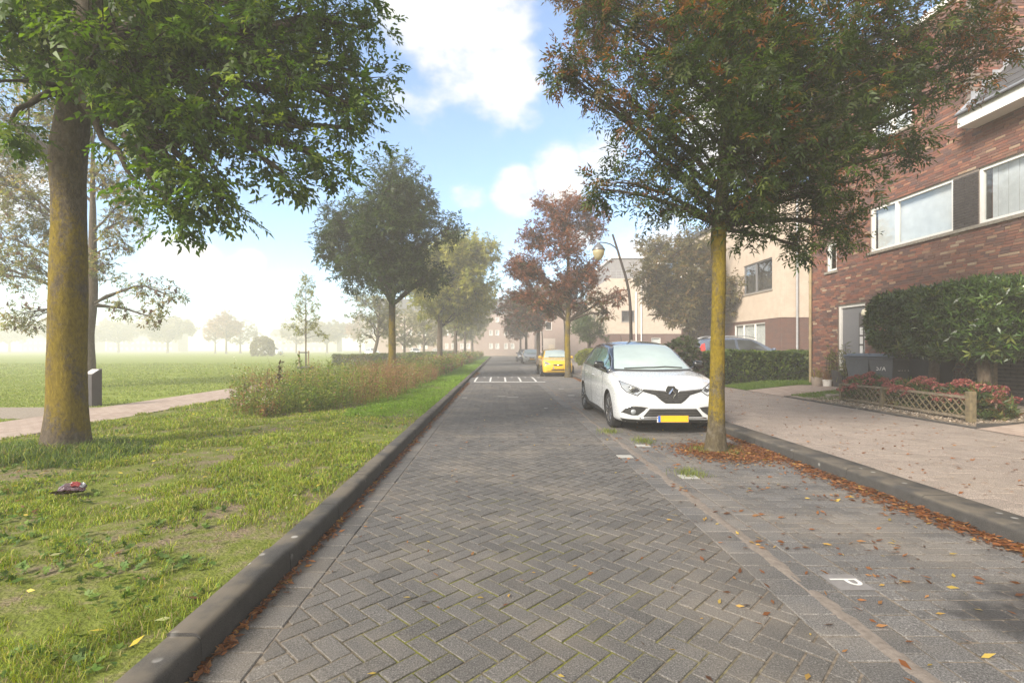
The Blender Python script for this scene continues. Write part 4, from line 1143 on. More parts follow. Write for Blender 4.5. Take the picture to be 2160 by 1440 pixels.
tall_weed('tall fresh green weed beside the brown seed stalks', 632, 752, 12.0, [(.13, .18, .04), (.16, .21, .045)], 113, sz=1.2)
tall_weed('bushy green weed over the middle of the wildflowers', 694, 762, 12.5, [(.16, .19, .04), (.2, .22, .05)], 114, sz=1.1)
tall_weed('thin dry weed leaning over the path edge', 518, 800, 10.8, [(.14, .09, .06), (.10, .09, .04)], 115, n=26, sz=.8)

# fallen leaves
def litter(name, label, x, y, z, size, pal, seed, w=None):
    g = np.random.default_rng(seed); n = len(x)
    t = np.array([[-.5, 0, 0], [-.12, .17, .10], [.5, 0, .12], [-.12, -.17, .02]])
    a = g.uniform(0, 6.28, n); tz = g.normal(size=(n, 3)) * np.array([.3, .3, 0])
    d = np.stack([np.cos(a), np.sin(a), g.normal(size=n) * .12], -1)
    V, Q, Cc = sprays(np.stack([x, y, z + .006], -1), d, size, t, pick(g, n, pal, w), g, up=np.tile([0, 0, 1.0], (n, 1)) + g.normal(size=(n, 3)) * .35)
    o = link(name, np_mesh(name, V, Q, mats=[M_leaf], vcol=Cc)); tag(o, label, 'leaves', kind='stuff')
BROWN = [(.22, .085, .03), (.28, .12, .045), (.15, .06, .025), (.36, .18, .07), (.10, .045, .02), (.45, .28, .07)]
BW = [.28, .26, .2, .12, .1, .04]
n = 7000; a = g.uniform(0, 6.28, n); r_ = np.abs(g.normal(size=n)) ** .8
x = 3.25 + np.cos(a) * r_ * .42; y = 7.15 + np.sin(a) * r_ * .42; k = (x < KERB_R - .01) & (x > 2.0); x, y = x[k], y[k]
litter('fallen_leaves', 'heap of brown fallen leaves round the foot of the near street tree', x, y, .004 + .03 * g.random(len(x)) * np.exp(-((x - 3.4) ** 2 + (y - 7.1) ** 2) * 2), g.uniform(.035, .08, len(x)), BROWN, 121, BW)
n = 9000; y = 1.6 + 24 * g.random(n) ** 1.7; m_ = .25 + .9 * fnoise(y * 1.1, y * 0, 9); x = KERB_R - .015 - np.abs(g.normal(size=n)) * .10 * m_ * (1 + .8 * np.exp(-((y - 5.6) / 1.6) ** 2))
litter('kerb_leaves', 'brown leaves drifted against the kerb of the parking bay', x, y, .004 + .035 * g.random(n) * np.clip((x - KERB_R + .2) / .2, 0, 1), g.uniform(.035, .08, n), BROWN, 122, BW)
n = 3000; y = 1.4 + 30 * g.random(n) ** 1.5; x = ROAD_L + .012 + np.abs(g.normal(size=n)) * .022 * (1 + .10 * y)
litter('gutter_leaves', 'rusty leaves lying in the gutter along the verge kerb', x, y, np.full(n, .004), g.uniform(.03, .06, n) * (1 + .03 * y), BROWN, 123, BW)
n = 520; y = 1.8 + 15 * g.random(n) ** 1.5; x = 1.3 + 2.5 * g.random(n) ** .8; k = g.random(n) < .6; 
cl = g.random((26, 2)) * np.array([2.2, 6.5]) + np.array([1.55, 1.9]); ci = g.integers(0, 26, 260)
x = np.concatenate([x, cl[ci, 0] + g.normal(size=260) * .09]); y = np.concatenate([y, cl[ci, 1] + g.normal(size=260) * .07]); kk = (x < KERB_R - .02) & (x > -1.2); x, y = x[kk], y[kk]
litter('scattered_leaves', 'loose yellow and brown leaves scattered over the parking bay', x, y, np.full(len(x), .004), g.uniform(.035, .075, len(x)), BROWN + [(.5, .36, .08)], 124, [.22, .22, .14, .16, .08, .08, .10])
n = 900; y = 3.2 + 14 * g.random(n) ** 1.2; x = KERB_RB + 3.7 * g.random(n)
litter('pavement_leaves', 'loose brown leaves scattered over the pavement tiles', x, y, np.full(n, PAVE_Z + .003), g.uniform(.03, .075, n), BROWN, 125, BW)
n = 420; y = 1.8 + 10 * g.random(n) ** 1.3; x = KERB_LB - .05 - 5 * g.random(n)
litter('verge_leaves', 'yellow and brown leaves lying on the verge grass', x, y, lawn_z(x, y) + .03, g.uniform(.04, .075, n), [(.45, .36, .05), (.55, .42, .07), (.2, .1, .04), (.16, .075, .03), (.4, .4, .2)], 126)
n = 160; y = 2 + 12 * g.random(n) ** 1.5; x = -1.1 + 2.7 * g.random(n)
litter('road_leaves', 'few single leaves on the brick carriageway', x, y, np.full(n, .004), g.uniform(.03, .06, n), BROWN + [(.5, .36, .08)], 127)
# tufts of grass in the joints by the bay and the tree
n = 1500; c = np.array([(2.25, 5.9), (1.55 + .4, 8.9), (3.25, 7.0), (2.95, 7.25), (3.3, 7.35), (2.3, 8.0)])[g.integers(0, 6, n)]
x = c[:, 0] + g.normal(size=n) * .09; y = c[:, 1] + g.normal(size=n) * .12
grass_object('joint_grass', 'small grass tufts in the joints round the near street tree', x, y, np.zeros(n), g.uniform(.03, .10, n), np.full(n, .006), g.uniform(.2, 1.0, n), pick(g, n, [(.13, .17, .03), (.18, .2, .04)]), g)
n = 9000; x = 8.05 + 3.4 * g.random(n); y = 16.3 + 1.75 * g.random(n)
x = np.concatenate([x, 8.2 + 1.6 * g.random(5000)]); y = np.concatenate([y, 12.5 + 1.6 * g.random(5000)]); n = len(x)
grass_object('garden_grass', 'small grass strips of the front gardens before the hedge', x, y, yard_z(x, y) + .01, g.uniform(.04, .10, n), np.full(n, .012), g.uniform(.2, 1.0, n), pick(g, n, [(.10, .17, .02), (.14, .2, .025)]), g)
# white pebbles of the gravel bed
n = 5200; x = 8.07 + 1.5 * g.random(n) ** 1.3; y = 8.52 + 4.6 * g.random(n)
t = np.array([[-.5, -.3, 0], [.4, -.4, .1], [.5, .35, 0], [-.35, .4, .15]]); a = g.uniform(0, 6.28, n)
V, Q, Cc = sprays(np.stack([x, y, yard_z(x, y) + .045], -1), np.stack([np.cos(a), np.sin(a), g.normal(size=n) * .3], -1), g.uniform(.02, .045, n), np.concatenate([t, t[:, [1, 0, 2]] * np.array([1, 1, -1]) + np.array([0, 0, .2])]), pick(g, n, [(.5, .42, .33), (.36, .29, .22), (.25, .2, .15), (.6, .54, .46)]), g, roll=2)
tag(link('pebbles', np_mesh('pebbles', V, Q, mats=[M_leaf], vcol=Cc)), 'pale pebbles of the bed under the lattice fence', 'pebbles', kind='stuff')
# ================================================================ HOUSES
def wall_brick_material(name, cols, mortar, bw=.22, rh=.0625, axis='X', bump=.4, var=.5, use_attr=None):
    t = NT(name)
    if use_attr is None:
        v = t.pos()
        sx = t.n.new('ShaderNodeSeparateXYZ'); t.l.new(v, sx.inputs[0])
        cb = t.n.new('ShaderNodeCombineXYZ')
        t.l.new(t.math('ADD', sx.outputs['X'], sx.outputs['Y']), cb.inputs[0]); t.l.new(sx.outputs['Z'], cb.inputs[1])
        b_ = t.n.new('ShaderNodeTexBrick'); t.l.new(cb.outputs[0], b_.inputs['Vector'])
        b_.inputs['Scale'].default_value = 1; b_.inputs['Brick Width'].default_value = bw; b_.inputs['Row Height'].default_value = rh
        b_.inputs['Mortar Size'].default_value = .007; b_.inputs['Mortar'].default_value = mortar + (1,)
        b_.inputs['Color1'].default_value = cols[0] + (1,); b_.inputs['Color2'].default_value = cols[1] + (1,)
        c = t.mix(t.mr(t.noise(2.5, 4), .35, .7, 0, var), b_.outputs['Color'], cols[2])
        t.fin(c, .9, spec=.2); t.bump(b_.outputs['Fac'], -bump, .01)
    else:
        if use_attr: c = t.attr()
        else: c = t.ramp(t.rand(), [(0, (0.226, 0.091, 0.067)), (.22, (0.152, 0.083, 0.071)), (.42, (0.275, 0.116, 0.079)), (.58, (0.122, 0.076, 0.073)), (.72, (0.317, 0.152, 0.098)), (.86, (0.201, 0.116, 0.091)), (.95, (0.366, 0.244, 0.159)), (1, (0.439, 0.342, 0.244))])
        f = t.noise(38, 5, .65)
        c = t.mix(t.mr(f, .25, .8, 0, .5), c, (.16, .098, .078))
        c = t.mix(t.mr(t.noise(120, 3), .55, .75, 0, .35), c, (.34, .25, .19))
        t.fin(c, .92, spec=.2); t.bump(t.noise(90, 4), .5, .006)
    return t.m
M_mortar = plain('mortar', (.20, .165, .14), .95, var=.2, scale=30, bump=.4)
M_brick_o = wall_brick_material('red_brick', None, None, use_attr=False)
M_brick_s = wall_brick_material('red_brick_field', None, None, use_attr=True)
M_brick_t = wall_brick_material('red_brick_wall', ((.19, .065, .042), (.12, .055, .043), (.24, .09, .052)), (.2, .165, .14))
M_brick_d = wall_brick_material('brown_brick_wall', ((.125, .062, .046), (.09, .05, .042), (.15, .075, .055)), (.16, .13, .115), bump=.3)
M_beige = wall_brick_material('beige_brick_wall', ((.52, .425, .33), (.48, .39, .30), (.56, .465, .37)), (.36, .30, .24), bump=.3)
M_brick_mist = wall_brick_material('mist_paled_brick_wall', ((.34, .25, .21), (.29, .215, .185), (.37, .28, .24)), (.34, .29, .26), bump=.2)  # brick lightened to paint mist fade onto the distant walls
M_darkb = plain('dark_grey_brick', (.055, .047, .045), .9, var=.3, scale=12, bump=.5)
M_frame = plain('white_window_frame', (.78, .75, .70), .45, var=.05)
M_grey = plain('grey_frame', (.17, .165, .165), .5, var=.08)
M_door = plain('grey_door', (.19, .185, .19), .5, var=.05, scale=3)
M_stone = plain('concrete_sill', (.27, .235, .19), .9, var=.3, scale=22, bump=.5)
M_zinc = plain('zinc_pipe', (.40, .40, .40), .45, .6, var=.12)
M_pipe_b = plain('ochre_pipe', (.30, .23, .13), .7, var=.2, scale=5)
M_roof = plain('dark_roof_tiles', (.06, .058, .06), .8, var=.3, scale=10, bump=.5)
M_lead = plain('lead_flashing', (.33, .34, .36), .55, .3, var=.25, scale=9)
M_curtain = plain('pale_curtain', (.74, .72, .69), .9, var=.1, scale=4)
M_blind = plain('vertical_blind', (.68, .67, .68), .8, var=.08)
M_room = plain('dim_room', (.10, .09, .085), .95, var=.2)
def glass_material():
    t = NT('window_glass')
    gl = t.n.new('ShaderNodeBsdfGlossy'); gl.inputs['Roughness'].default_value = .03; gl.inputs['Color'].default_value = (.92, .95, .98, 1)
    tr = t.n.new('ShaderNodeBsdfTransparent'); tr.inputs['Color'].default_value = (.96, .98, .98, 1)
    fr = t.n.new('ShaderNodeLayerWeight'); fk = t.math('ADD', t.math('MULTIPLY', t.math('POWER', fr.outputs['Facing'], 2.2), .55), .05)
    mx = t.n.new('ShaderNodeMixShader'); t.l.new(fk, mx.inputs[0]); t.l.new(tr.outputs[0], mx.inputs[1]); t.l.new(gl.outputs[0], mx.inputs[2])
    t.l.new(mx.outputs[0], t.out.inputs['Surface']); return t.m
M_glass = glass_material()

FX = 10.6                                # street face of the red brick house
YN, YT, YF = 2.0, 11.25, 17.1            # near end, start of the tall part, far end
def fy(px): return FX * F_PX / (px - VPX)
def fz(px, py): return CAM_H + (VPY - py) * fy(px) / F_PX
# openings on the street face: (y0, y1, z0, z1)
WIN_A = (11.74, 14.35, 4.22, 5.46)
WIN_B = (8.35, 11.12, 4.22, 5.46)
WIN_S = (15.78, 16.25, 3.95, 4.85)
WIN_U = (12.9, 14.3, 7.25, 8.6)
DOOR = (14.55, 15.72, .28, 2.82)
WIN_G = (9.0, 13.0, 1.32, 2.75)
PANEL = (11.12, 11.74, 4.22, 5.46)
PLINTH = (8.4, 11.4, .2, 1.24)
OPEN = [WIN_A, WIN_B, WIN_S, WIN_U, DOOR, WIN_G, PANEL, PLINTH]
house = empty('brick_house', (FX, YF, .3)); tag(house, 'red brick corner house with white window frames and grey front door', 'house')
HO = np.array([FX, YF, .3])
def hb(mb, x0, x1, y0, y1, z0, z1): mb.b(x0 - HO[0], x1 - HO[0], y0 - HO[1], y1 - HO[1], z0 - HO[2], z1 - HO[2])
# wall behind the bricks, split round the openings
zs = sorted(set([.0, 6.45, 9.6] + [z for o in OPEN for z in (o[2], o[3])])); ysl = sorted(set([YN, YT, YF] + [y for o in OPEN for y in (o[0], o[1])]))
wm_ = MB()
for k in range(len(zs) - 1):
    for j in range(len(ysl) - 1):
        zc, yc = (zs[k] + zs[k + 1]) / 2, (ysl[j] + ysl[j + 1]) / 2
        if zc > 6.45 and yc < YT: continue
        if any(o[0] < yc < o[1] and o[2] < zc < o[3] for o in OPEN): continue
        hb(wm_, FX + .012, FX + .30, ysl[j], ysl[j + 1], zs[k], zs[k + 1])
wall = wm_.build('wall', M_mortar, house)
o_ = MB(); hb(o_, FX + .31, FX + 8, YN, YF - .02, 0, 6.4); hb(o_, FX + .31, FX + 8, YT + .02, YF - .02, 6.4, 9.55); hb(o_, FX + .012, FX + .31, YF - .03, YF - .005, 0, 9.6)
hb(o_, FX + .31, FX + 8, YT - .0, YT + .02, 6.4, 9.6)
o_.build('inner_wall', M_brick_t, house)
PALW = [((0.226, 0.091, 0.067), .2), ((0.152, 0.083, 0.071), .22), ((0.275, 0.116, 0.079), .16), ((0.122, 0.076, 0.073), .16), ((0.317, 0.152, 0.098), .1), ((0.201, 0.116, 0.091), .1), ((0.366, 0.244, 0.159), .045), ((0.439, 0.342, 0.244), .015)]
g = np.random.default_rng(201)
bricks = []
PIT, ROWH = .222, .0625
for k in range(int((9.6 - .1) / ROWH)):
    z0 = .1 + k * ROWH; z1 = z0 + ROWH - .010; zc = (z0 + z1) / 2
    y = YN + (k * .37 % 1) * PIT
    while y < YF - .01:
        L = PIT * (1 if g.random() > .12 else .5)
        y0, y1 = y, min(y + L - .011, YF - .002); y += L
        if zc > 6.4 and y0 < YT: continue
        if y1 < 8.2 and zc > 0: 
            if y1 < 7.0: continue
        seg = [(y0, y1)]
        for o in OPEN:
            if o[2] - .03 < zc < o[3] + .03:
                ns = []
                for (a, b2) in seg:
                    if b2 <= o[0] or a >= o[1]: ns.append((a, b2))
                    else:
                        if a < o[0] - .02: ns.append((a, o[0] - .004))
                        if b2 > o[1] + .02: ns.append((o[1] + .004, b2))
                seg = ns
        for (a, b2) in seg:
            if b2 - a > .03: bricks.append((a, b2, z0, z1))
def brick_size(b2):
    yc = (b2[0] + b2[1]) / 2
    vis = yc > FX * F_PX / (2160 - VPX) and (VPY - (b2[2] - CAM_H) * F_PX / yc) > 0
    hid = .5 if (VPX + FX * F_PX / yc < 2050 and b2[2] > 5.6) or b2[2] < 2.4 else 1
    return -(b2[1] - b2[0]) * hid * (1 if vis else .01) / yc ** 2
bricks.sort(key=brick_size)
bc = {}
for (a, b2, z0, z1) in bricks[:300]:
    key = round(b2 - a, 2)
    if key not in bc:
        m_ = MB(); L = key / 2; h = (ROWH - .010) / 2
        m_.add([(0.03, -L, -h), (.03, L, -h), (.03, L, h), (.03, -L, h), (.002, -L, -h), (.002, L, -h), (.002, L, h), (.002, -L, h), (0, -L + .003, -h + .003), (0, L - .003, -h + .003), (0, L - .003, h - .003), (0, -L + .003, h - .003)],
               [(8, 11, 10, 9), (4, 5, 1, 0), (5, 6, 2, 1), (6, 7, 3, 2), (7, 4, 0, 3), (4, 8, 9, 5), (5, 9, 10, 6), (6, 10, 11, 7), (7, 11, 8, 4)])
        bc[key] = m_.mesh('brick', M_brick_o)
    o = link('brick', bc[key], wall); o.location = (FX - HO[0] + g.normal() * .0015, (a + b2) / 2 - HO[1], (z0 + z1) / 2 - HO[2])
bf = MB()
for (a, b2, z0, z1) in bricks[300:]:
    c = np.array(PALW[g.choice(len(PALW), p=[w for _, w in PALW])][0]) * g.uniform(.8, 1.2); bf.cur = tuple(c)
    x = FX + g.normal() * .0015 - HO[0]; y0, y1, q0, q1 = a - HO[1], b2 - HO[1], z0 - HO[2], z1 - HO[2]
    bf.add([(x, y0, q0), (x, y1, q0), (x, y1, q1), (x, y0, q1), (x + .02, y0, q0), (x + .02, y1, q0), (x + .02, y1, q1), (x + .02, y0, q1)], [(0, 3, 2, 1), (0, 1, 5, 4), (1, 2, 6, 5), (2, 3, 7, 6), (3, 0, 4, 7)])
# the side wall of the tall part above the lower roof
for k in range(int((9.6 - 6.4) / ROWH)):
    z0 = 6.4 + k * ROWH; xx = FX + (k * .41 % 1) * PIT
    while xx < FX + 4:
        c = np.array(PALW[g.choice(len(PALW), p=[w for _, w in PALW])][0]) * g.uniform(.8, 1.2); bf.cur = tuple(c)
        y = YT - .010 + g.normal() * .0015 - HO[1]; x0, x1 = xx - HO[0], xx + PIT - .011 - HO[0]; q0, q1 = z0 - HO[2], z0 + ROWH - .01 - HO[2]
        bf.add([(x0, y, q0), (x1, y, q0), (x1, y, q1), (x0, y, q1), (x0, y + .02, q0), (x1, y + .02, q0), (x1, y + .02, q1), (x0, y + .02, q1)], [(0, 1, 2, 3), (0, 4, 5, 1), (1, 5, 6, 2), (2, 6, 7, 3), (3, 7, 4, 0)])
        xx += PIT
o = bf.build('brick_courses', M_brick_s, wall, vcol=True); o['kind'] = 'stuff'
# dark bricks: panel between the windows and plinth under the ground floor window
def dark_bricks(nm, y0, y1, z0, z1, x, pit=.222, rh=.0625):
    b_ = MB(); hb(b_, x + .012, x + .2, y0, y1, z0, z1); w_ = b_.build(nm, M_mortar, house)
    cache = {}
    for k in range(int((z1 - z0) / rh)):
        y = y0 - (pit / 2 if k % 2 else 0)
        while y < y1:
            a, c = max(y, y0 + .003), min(y + pit - .011, y1 - .003); y += pit
            if c - a < .03: continue
            key = round(c - a, 2)
            if key not in cache:
                m_ = MB(); m_.box((0.012, 0, 0), (.024, key, rh - .011)); cache[key] = m_.mesh('brick', M_darkb)
            o = link('brick', cache[key], w_); o.location = (x - HO[0], (a + c) / 2 - HO[1], z0 + (k + .5) * rh - HO[2])
dark_bricks('dark_brick_panel', *PANEL, FX + .01)
dark_bricks('dark_brick_plinth', PLINTH[0], PLINTH[1], .28, PLINTH[3], FX - .01, .25, .08)

def window(parent, org, face, a0, a1, z0, z1, depth=.09, fw=.07, splits=(), mat=M_frame, back='curtain', sill=True, sub='window', open_sash=None, proud=0.0):
    """window in a wall. face: ('X', x, side) or ('Y', y, side): plane and outward sign"""
    ax, pl, sg = face
    def B(mb, u0, u1, d0, d1, w0, w1):
        d0, d1 = pl - sg * d0, pl - sg * d1
        lo, hi = min(d0, d1), max(d0, d1)
        if ax == 'X': mb.b(lo - org[0], hi - org[0], u0 - org[1], u1 - org[1], w0 - org[2], w1 - org[2])
        else: mb.b(u0 - org[0], u1 - org[0], lo - org[1], hi - org[1], w0 - org[2], w1 - org[2])
    d0 = depth - .045 - proud; d1 = depth + .03
    f = MB()
    B(f, a0, a1, d0, d1, z0, z0 + fw); B(f, a0, a1, d0, d1, z1 - fw, z1)
    B(f, a0, a0 + fw, d0, d1, z0 + fw, z1 - fw); B(f, a1 - fw, a1, d0, d1, z0 + fw, z1 - fw)
    for s_ in splits: B(f, s_ - fw * .6, s_ + fw * .6, d0, d1, z0 + fw, z1 - fw)
    win = f.build(sub, mat, parent)
    eds = [a0] + list(splits) + [a1]
    for i in range(len(eds) - 1):
        p_ = MB(); B(p_, eds[i] + fw * .55, eds[i + 1] - fw * .55, depth - .004, depth + .004, z0 + fw * .9, z1 - fw * .9); p_.build('pane', M_glass, win)
    r_ = MB(); B(r_, a0, a1, .62, .65, z0, z1); B(r_, a0 - .02, a0, .12, .65, z0, z1); B(r_, a1, a1 + .02, .12, .65, z0, z1); B(r_, a0, a1, .12, .65, z0 - .02, z0); B(r_, a0, a1, .12, .65, z1, z1 + .02)
    r_.build('room', M_room, win)
    if back == 'curtain':
        c_ = MB(); n = int((a1 - a0 - 2 * fw) / .05)
        for i in range(n):
            u = a0 + fw + i * .05; B(c_, u, u + .05, .19 + .018 * (i % 2) + .012 * math.sin(i * .7), .205 + .018 * (i % 2) + .012 * math.sin(i * .7), z0 + .02, z1 - .02)
        c_.build('curtain', M_curtain, win)
    elif back == 'blind':
        n = int((a1 - a0 - 2 * fw) / .11)
        for i in range(n):
            c_ = MB(); u = a0 + fw + i * .11; B(c_, u, u + .112, .17 + .012 * (i % 2), .176 + .012 * (i % 2), z0 + .05, z1 - .03); c_.build('blind_slat', M_blind, win)
    elif back == 'net':
        c_ = MB(); B(c_, a0 + fw, a1 - fw, .18, .19, z0 + .02, z0 + (z1 - z0) * .97); c_.build('curtain', M_curtain, win)
    if sill:
        s_ = MB(); B(s_, a0 - .06, a1 + .06, -.045, d0 + .005, z0 - .075, z0 - .004); s_.build('sill', M_stone, win)
    return win
FACE = ('X', FX, -1)
window(house, HO, FACE, *WIN_A, splits=(13.45,), back='net')
window(house, HO, FACE, *WIN_B, splits=(9.4,), back='blind')
window(house, HO, FACE, *WIN_S, back=None)
window(house, HO, FACE, *WIN_U, splits=(13.6,), back='curtain')
window(house, HO, FACE, WIN_G[0], WIN_G[1], 1.32, 2.75, splits=(11.0,), back='curtain')
b_ = MB(); hb(b_, FX - .05, FX + .05, 11.06, 11.80, 4.145, 4.215); b_.build('sill', M_stone, house)
# front door
y0, y1, z0, z1 = DOOR
b_ = MB(); hb(b_, FX + .05, FX + .14, y0, y0 + .07, z0, z1); hb(b_, FX + .05, FX + .14, y1 - .09, y1, z0, z1); hb(b_, FX + .05, FX + .14, y0 + .07, y1 - .09, z1 - .08, z1); b_.build('door_frame', M_frame, house)
b_ = MB(); hb(b_, FX + .10, FX + .15, y0 + .07, y1 - .09, z0, z1 - .08); dr = b_.build('door', M_door, house)
b_ = MB(); hb(b_, FX + .085, FX + .11, y0 + .18, y0 + .36, z0 + .75, z1 - .28); b_.build('glass_strip', M_room, dr)
for k in range(5):
    b_ = MB(); hb(b_, FX + .075, FX + .095, y0 + .19, y0 + .31, z0 + .80 + k * .27, z0 + 1.02 + k * .27); b_.build('frosted_pane', M_curtain if k < 4 else M_room, dr)
b_ = MB(); hb(b_, FX + .03, FX + .06, y0 + .10, y0 + .13, z0 + .98, z0 + 1.18); hb(b_, FX + .05, FX + .1, y0 + .105, y0 + .125, z0 + 1.05, z0 + 1.09); b_.build('handle', M_zinc, dr)
b_ = MB(); hb(b_, FX - .02, FX + .0, 14.26, 14.42, 1.80, 1.95); b_.build('number_plate', M_frame, house)
b_ = MB(); b_.lathe([(.02, 0), (.07, .02), (.09, .10), (.06, .2), (.0, .22)], (FX - .1 - HO[0], 14.42 - HO[1], 2.4 - HO[2]), 12); b_.build('porch_lamp', plain('cream_lamp', (.75, .68, .5), .4), house, smooth=True)
# fascia, roof of the lower part, lead steps
b_ = MB(); hb(b_, FX - .42, FX - .02, YN, YT - .1, 6.36, 6.66); b_.build('fascia', M_frame, house)
b_ = MB(); hb(b_, FX - .44, FX - .0, YN, YT - .08, 6.66, 6.70); b_.build('gutter', M_zinc, house)
b_ = MB(); org = HO
p4 = [(FX - .40, YN, 6.705), (FX - .40, YT - .03, 6.705), (FX + 4.6, YT - .03, 11.7), (FX + 4.6, YN, 11.7)]
b_.poly([np.array(q) - HO for q in p4]); b_.poly([np.array(q) - HO - np.array([0, 0, .12]) for q in reversed(p4)])
rf = b_.build('roof', M_roof, house)
for k in range(18):
    b_ = MB(); x = FX - .36 + k * .26; z = 6.73 + k * .26
    b_.box((x - HO[0], (YN + YT) / 2 - HO[1] - .03, z - HO[2]), (.36, YT - YN - .1, .03), ry=-R(44)); b_.build('tile_course', M_roof, rf)
for k in range(9):
    b_ = MB(); x = FX - .05 + k * .24; z = 6.80 + k * .24
    hb(b_, x, x + .26, YT - .035, YT - .02, z, z + .42); b_.build('lead_step', M_lead, house)
b_ = MB(); b_.box((FX + 1.2 - HO[0], YT - .12 - HO[1], 8.3 - HO[2]), (4.6, .16, .02), ry=-R(44.9)); b_.build('lead_gutter', M_lead, house)
b_ = MB(); hb(b_, FX - .06, FX + 8.2, YT - .08, YF + .08, 9.6, 9.75); b_.build('parapet', M_frame, house)
b_ = MB(); b_.tube([(FX - .07 - HO[0], YF - .12 - HO[1], 0), (FX - .07 - HO[0], YF - .12 - HO[1], 9.2)], .045, 10)
for z in (1.5, 3.4, 5.4, 7.4): b_.tube([(FX - .07 - HO[0], YF - .12 - HO[1], z), (FX - .07 - HO[0], YF - .12 - HO[1], z + .08)], .056, 10)
b_.build('drainpipe', M_pipe_b, house, smooth=True, auto=40)

# ---- beige house behind the hedge
bh = empty('beige_house', (14.5, 25.8, .3)); tag(bh, 'beige brick house with brown ground floor behind the dark parked car', 'house'); BO = np.array([14.5, 25.8, .3])
def wall_with_holes(parent, org, face, a0, a1, z0, z1, holes, mat, name, th=.25):
    ax, pl, sg = face; us = sorted(set([a0, a1] + [h for o in holes for h in o[:2]])); zz = sorted(set([z0, z1] + [h for o in holes for h in o[2:]])); m_ = MB()
    for i in range(len(us) - 1):
        for j in range(len(zz) - 1):
            uc, zc = (us[i] + us[i + 1]) / 2, (zz[j] + zz[j + 1]) / 2
            if any(o[0] < uc < o[1] and o[2] < zc < o[3] for o in holes): continue
            lo, hi = sorted((pl, pl - sg * th))
            if ax == 'X': m_.b(lo - org[0], hi - org[0], us[i] - org[1], us[i + 1] - org[1], zz[j] - org[2], zz[j + 1] - org[2])
            else: m_.b(us[i] - org[0], us[i + 1] - org[0], lo - org[1], hi - org[1], zz[j] - org[2], zz[j + 1] - org[2])
    return m_.build(name, mat, parent)
def by(px): return 14.5 * F_PX / (px - VPX)
W1 = (26.65, 29.75, 4.65, 6.35); G1 = (27.4, 31.0, .9, 2.95); W2 = (33.0, 35.5, 4.65, 6.35)
wall_with_holes(bh, BO, ('X', 14.5, -1), 25.8, 40, 3.1, 9.6, [W1, W2], M_beige, 'upper_wall')
wall_with_holes(bh, BO, ('X', 14.53, -1), 25.83, 40, 0, 3.096, [G1], M_brick_d, 'ground_floor_wall')
wall_with_holes(bh, BO, ('Y', 25.8, -1), 14.753, 26, 3.1, 9.6, [], M_beige, 'upper_side_wall')
wall_with_holes(bh, BO, ('Y', 25.83, -1), 14.783, 26, 0, 3.096, [], M_brick_d, 'lower_side_wall')
window(bh, BO, ('X', 14.5, -1), *W1, splits=(28.4,), mat=M_grey, back=None)
window(bh, BO, ('X', 14.5, -1), *W2, splits=(34.3,), mat=M_grey, back='net')
window(bh, BO, ('X', 14.53, -1), *G1, splits=(28.6, 29.9), mat=M_frame, back='net')
b_ = MB(); b_.b(14.3 - BO[0], 26.2 - BO[0], 25.6 - BO[1], 40.2 - BO[1], 9.6 - BO[2], 9.85 - BO[2]); b_.build('roof', M_roof, bh)
b_ = MB(); b_.tube([(.78, -.07, 0), (.78, -.07, 9.2)], .055, 10); b_.build('drainpipe', M_zinc, bh, smooth=True, auto=40)

# ---- terraced house with mansard roof further along
mh = empty('mansard_house', (11.9, 54, .2)); tag(mh, 'pale beige house with grey mansard roof and roof terrace in the mist', 'house'); MO = np.array([11.9, 54, .2])
hw = [(12.6, 13.9, 5.9, 6.9), (13.0, 15.4, .9, 2.4)]
wall_with_holes(mh, MO, ('Y', 54, -1), 11.9, 20, 3.1, 9.05, [(13.2, 14.6, 4.4, 5.6)], M_beige, 'upper_wall')
wall_with_holes(mh, MO, ('Y', 54.03, -1), 11.9, 20, 0, 3.096, [(16.4, 17.4, 1.5, 2.7)], M_brick_d, 'ground_floor_wall')
wall_with_holes(mh, MO, ('X', 11.9, -1), 54.3, 68, 3.1, 9.05, [(57, 59, 4.4, 5.8), (62, 64, 4.4, 5.8)], M_beige, 'upper_side_wall')
wall_with_holes(mh, MO, ('X', 11.93, -1), 54.3, 68, 0, 3.096, [], M_brick_d, 'lower_side_wall')
window(mh, MO, ('Y', 54, -1), 13.2, 14.6, 4.4, 5.6, mat=M_grey, back=None); window(mh, MO, ('Y', 54.03, -1), 16.4, 17.4, 1.5, 2.7, back='net')
window(mh, MO, ('X', 11.9, -1), 57, 59, 4.4, 5.8, mat=M_grey, back=None); window(mh, MO, ('X', 11.9, -1), 62, 64, 4.4, 5.8, mat=M_grey, back=None)
b_ = MB(); M_mans = plain('mansard_cladding', (.16, .15, .145), .8, var=.15, scale=3)
b_.add([np.array(q) - MO for q in [(11.9, 55.2, 9.05), (16.2, 55.2, 9.05), (16.2, 56.3, 11.6), (12.9, 56.3, 11.6), (11.9, 68, 9.05), (16.2, 68, 9.05), (16.2, 67, 11.6), (12.9, 67, 11.6)]], [(0, 1, 2, 3), (3, 2, 6, 7), (4, 0, 3, 7), (1, 5, 6, 2), (5, 4, 7, 6)])
b_.build('mansard_roof', M_mans, mh)
b_ = MB(); b_.b(12.6 - MO[0], 20 - MO[0], 56.1 - MO[1], 67 - MO[1], 11.62 - MO[2], 11.85 - MO[2]); b_.build('roof_edge', M_frame, mh)
window(mh, MO, ('Y', 55.6, -1), 16.3, 18.6, 9.3, 11.0, fw=.09, splits=(17.4,), back=None, sill=False, proud=.02)
for k in range(14):
    b_ = MB(); b_.box((.15 + k * .6, .1, 9.5 - MO[2]), (.03, .03, .9)); b_.build('railing_post', M_zinc, mh)
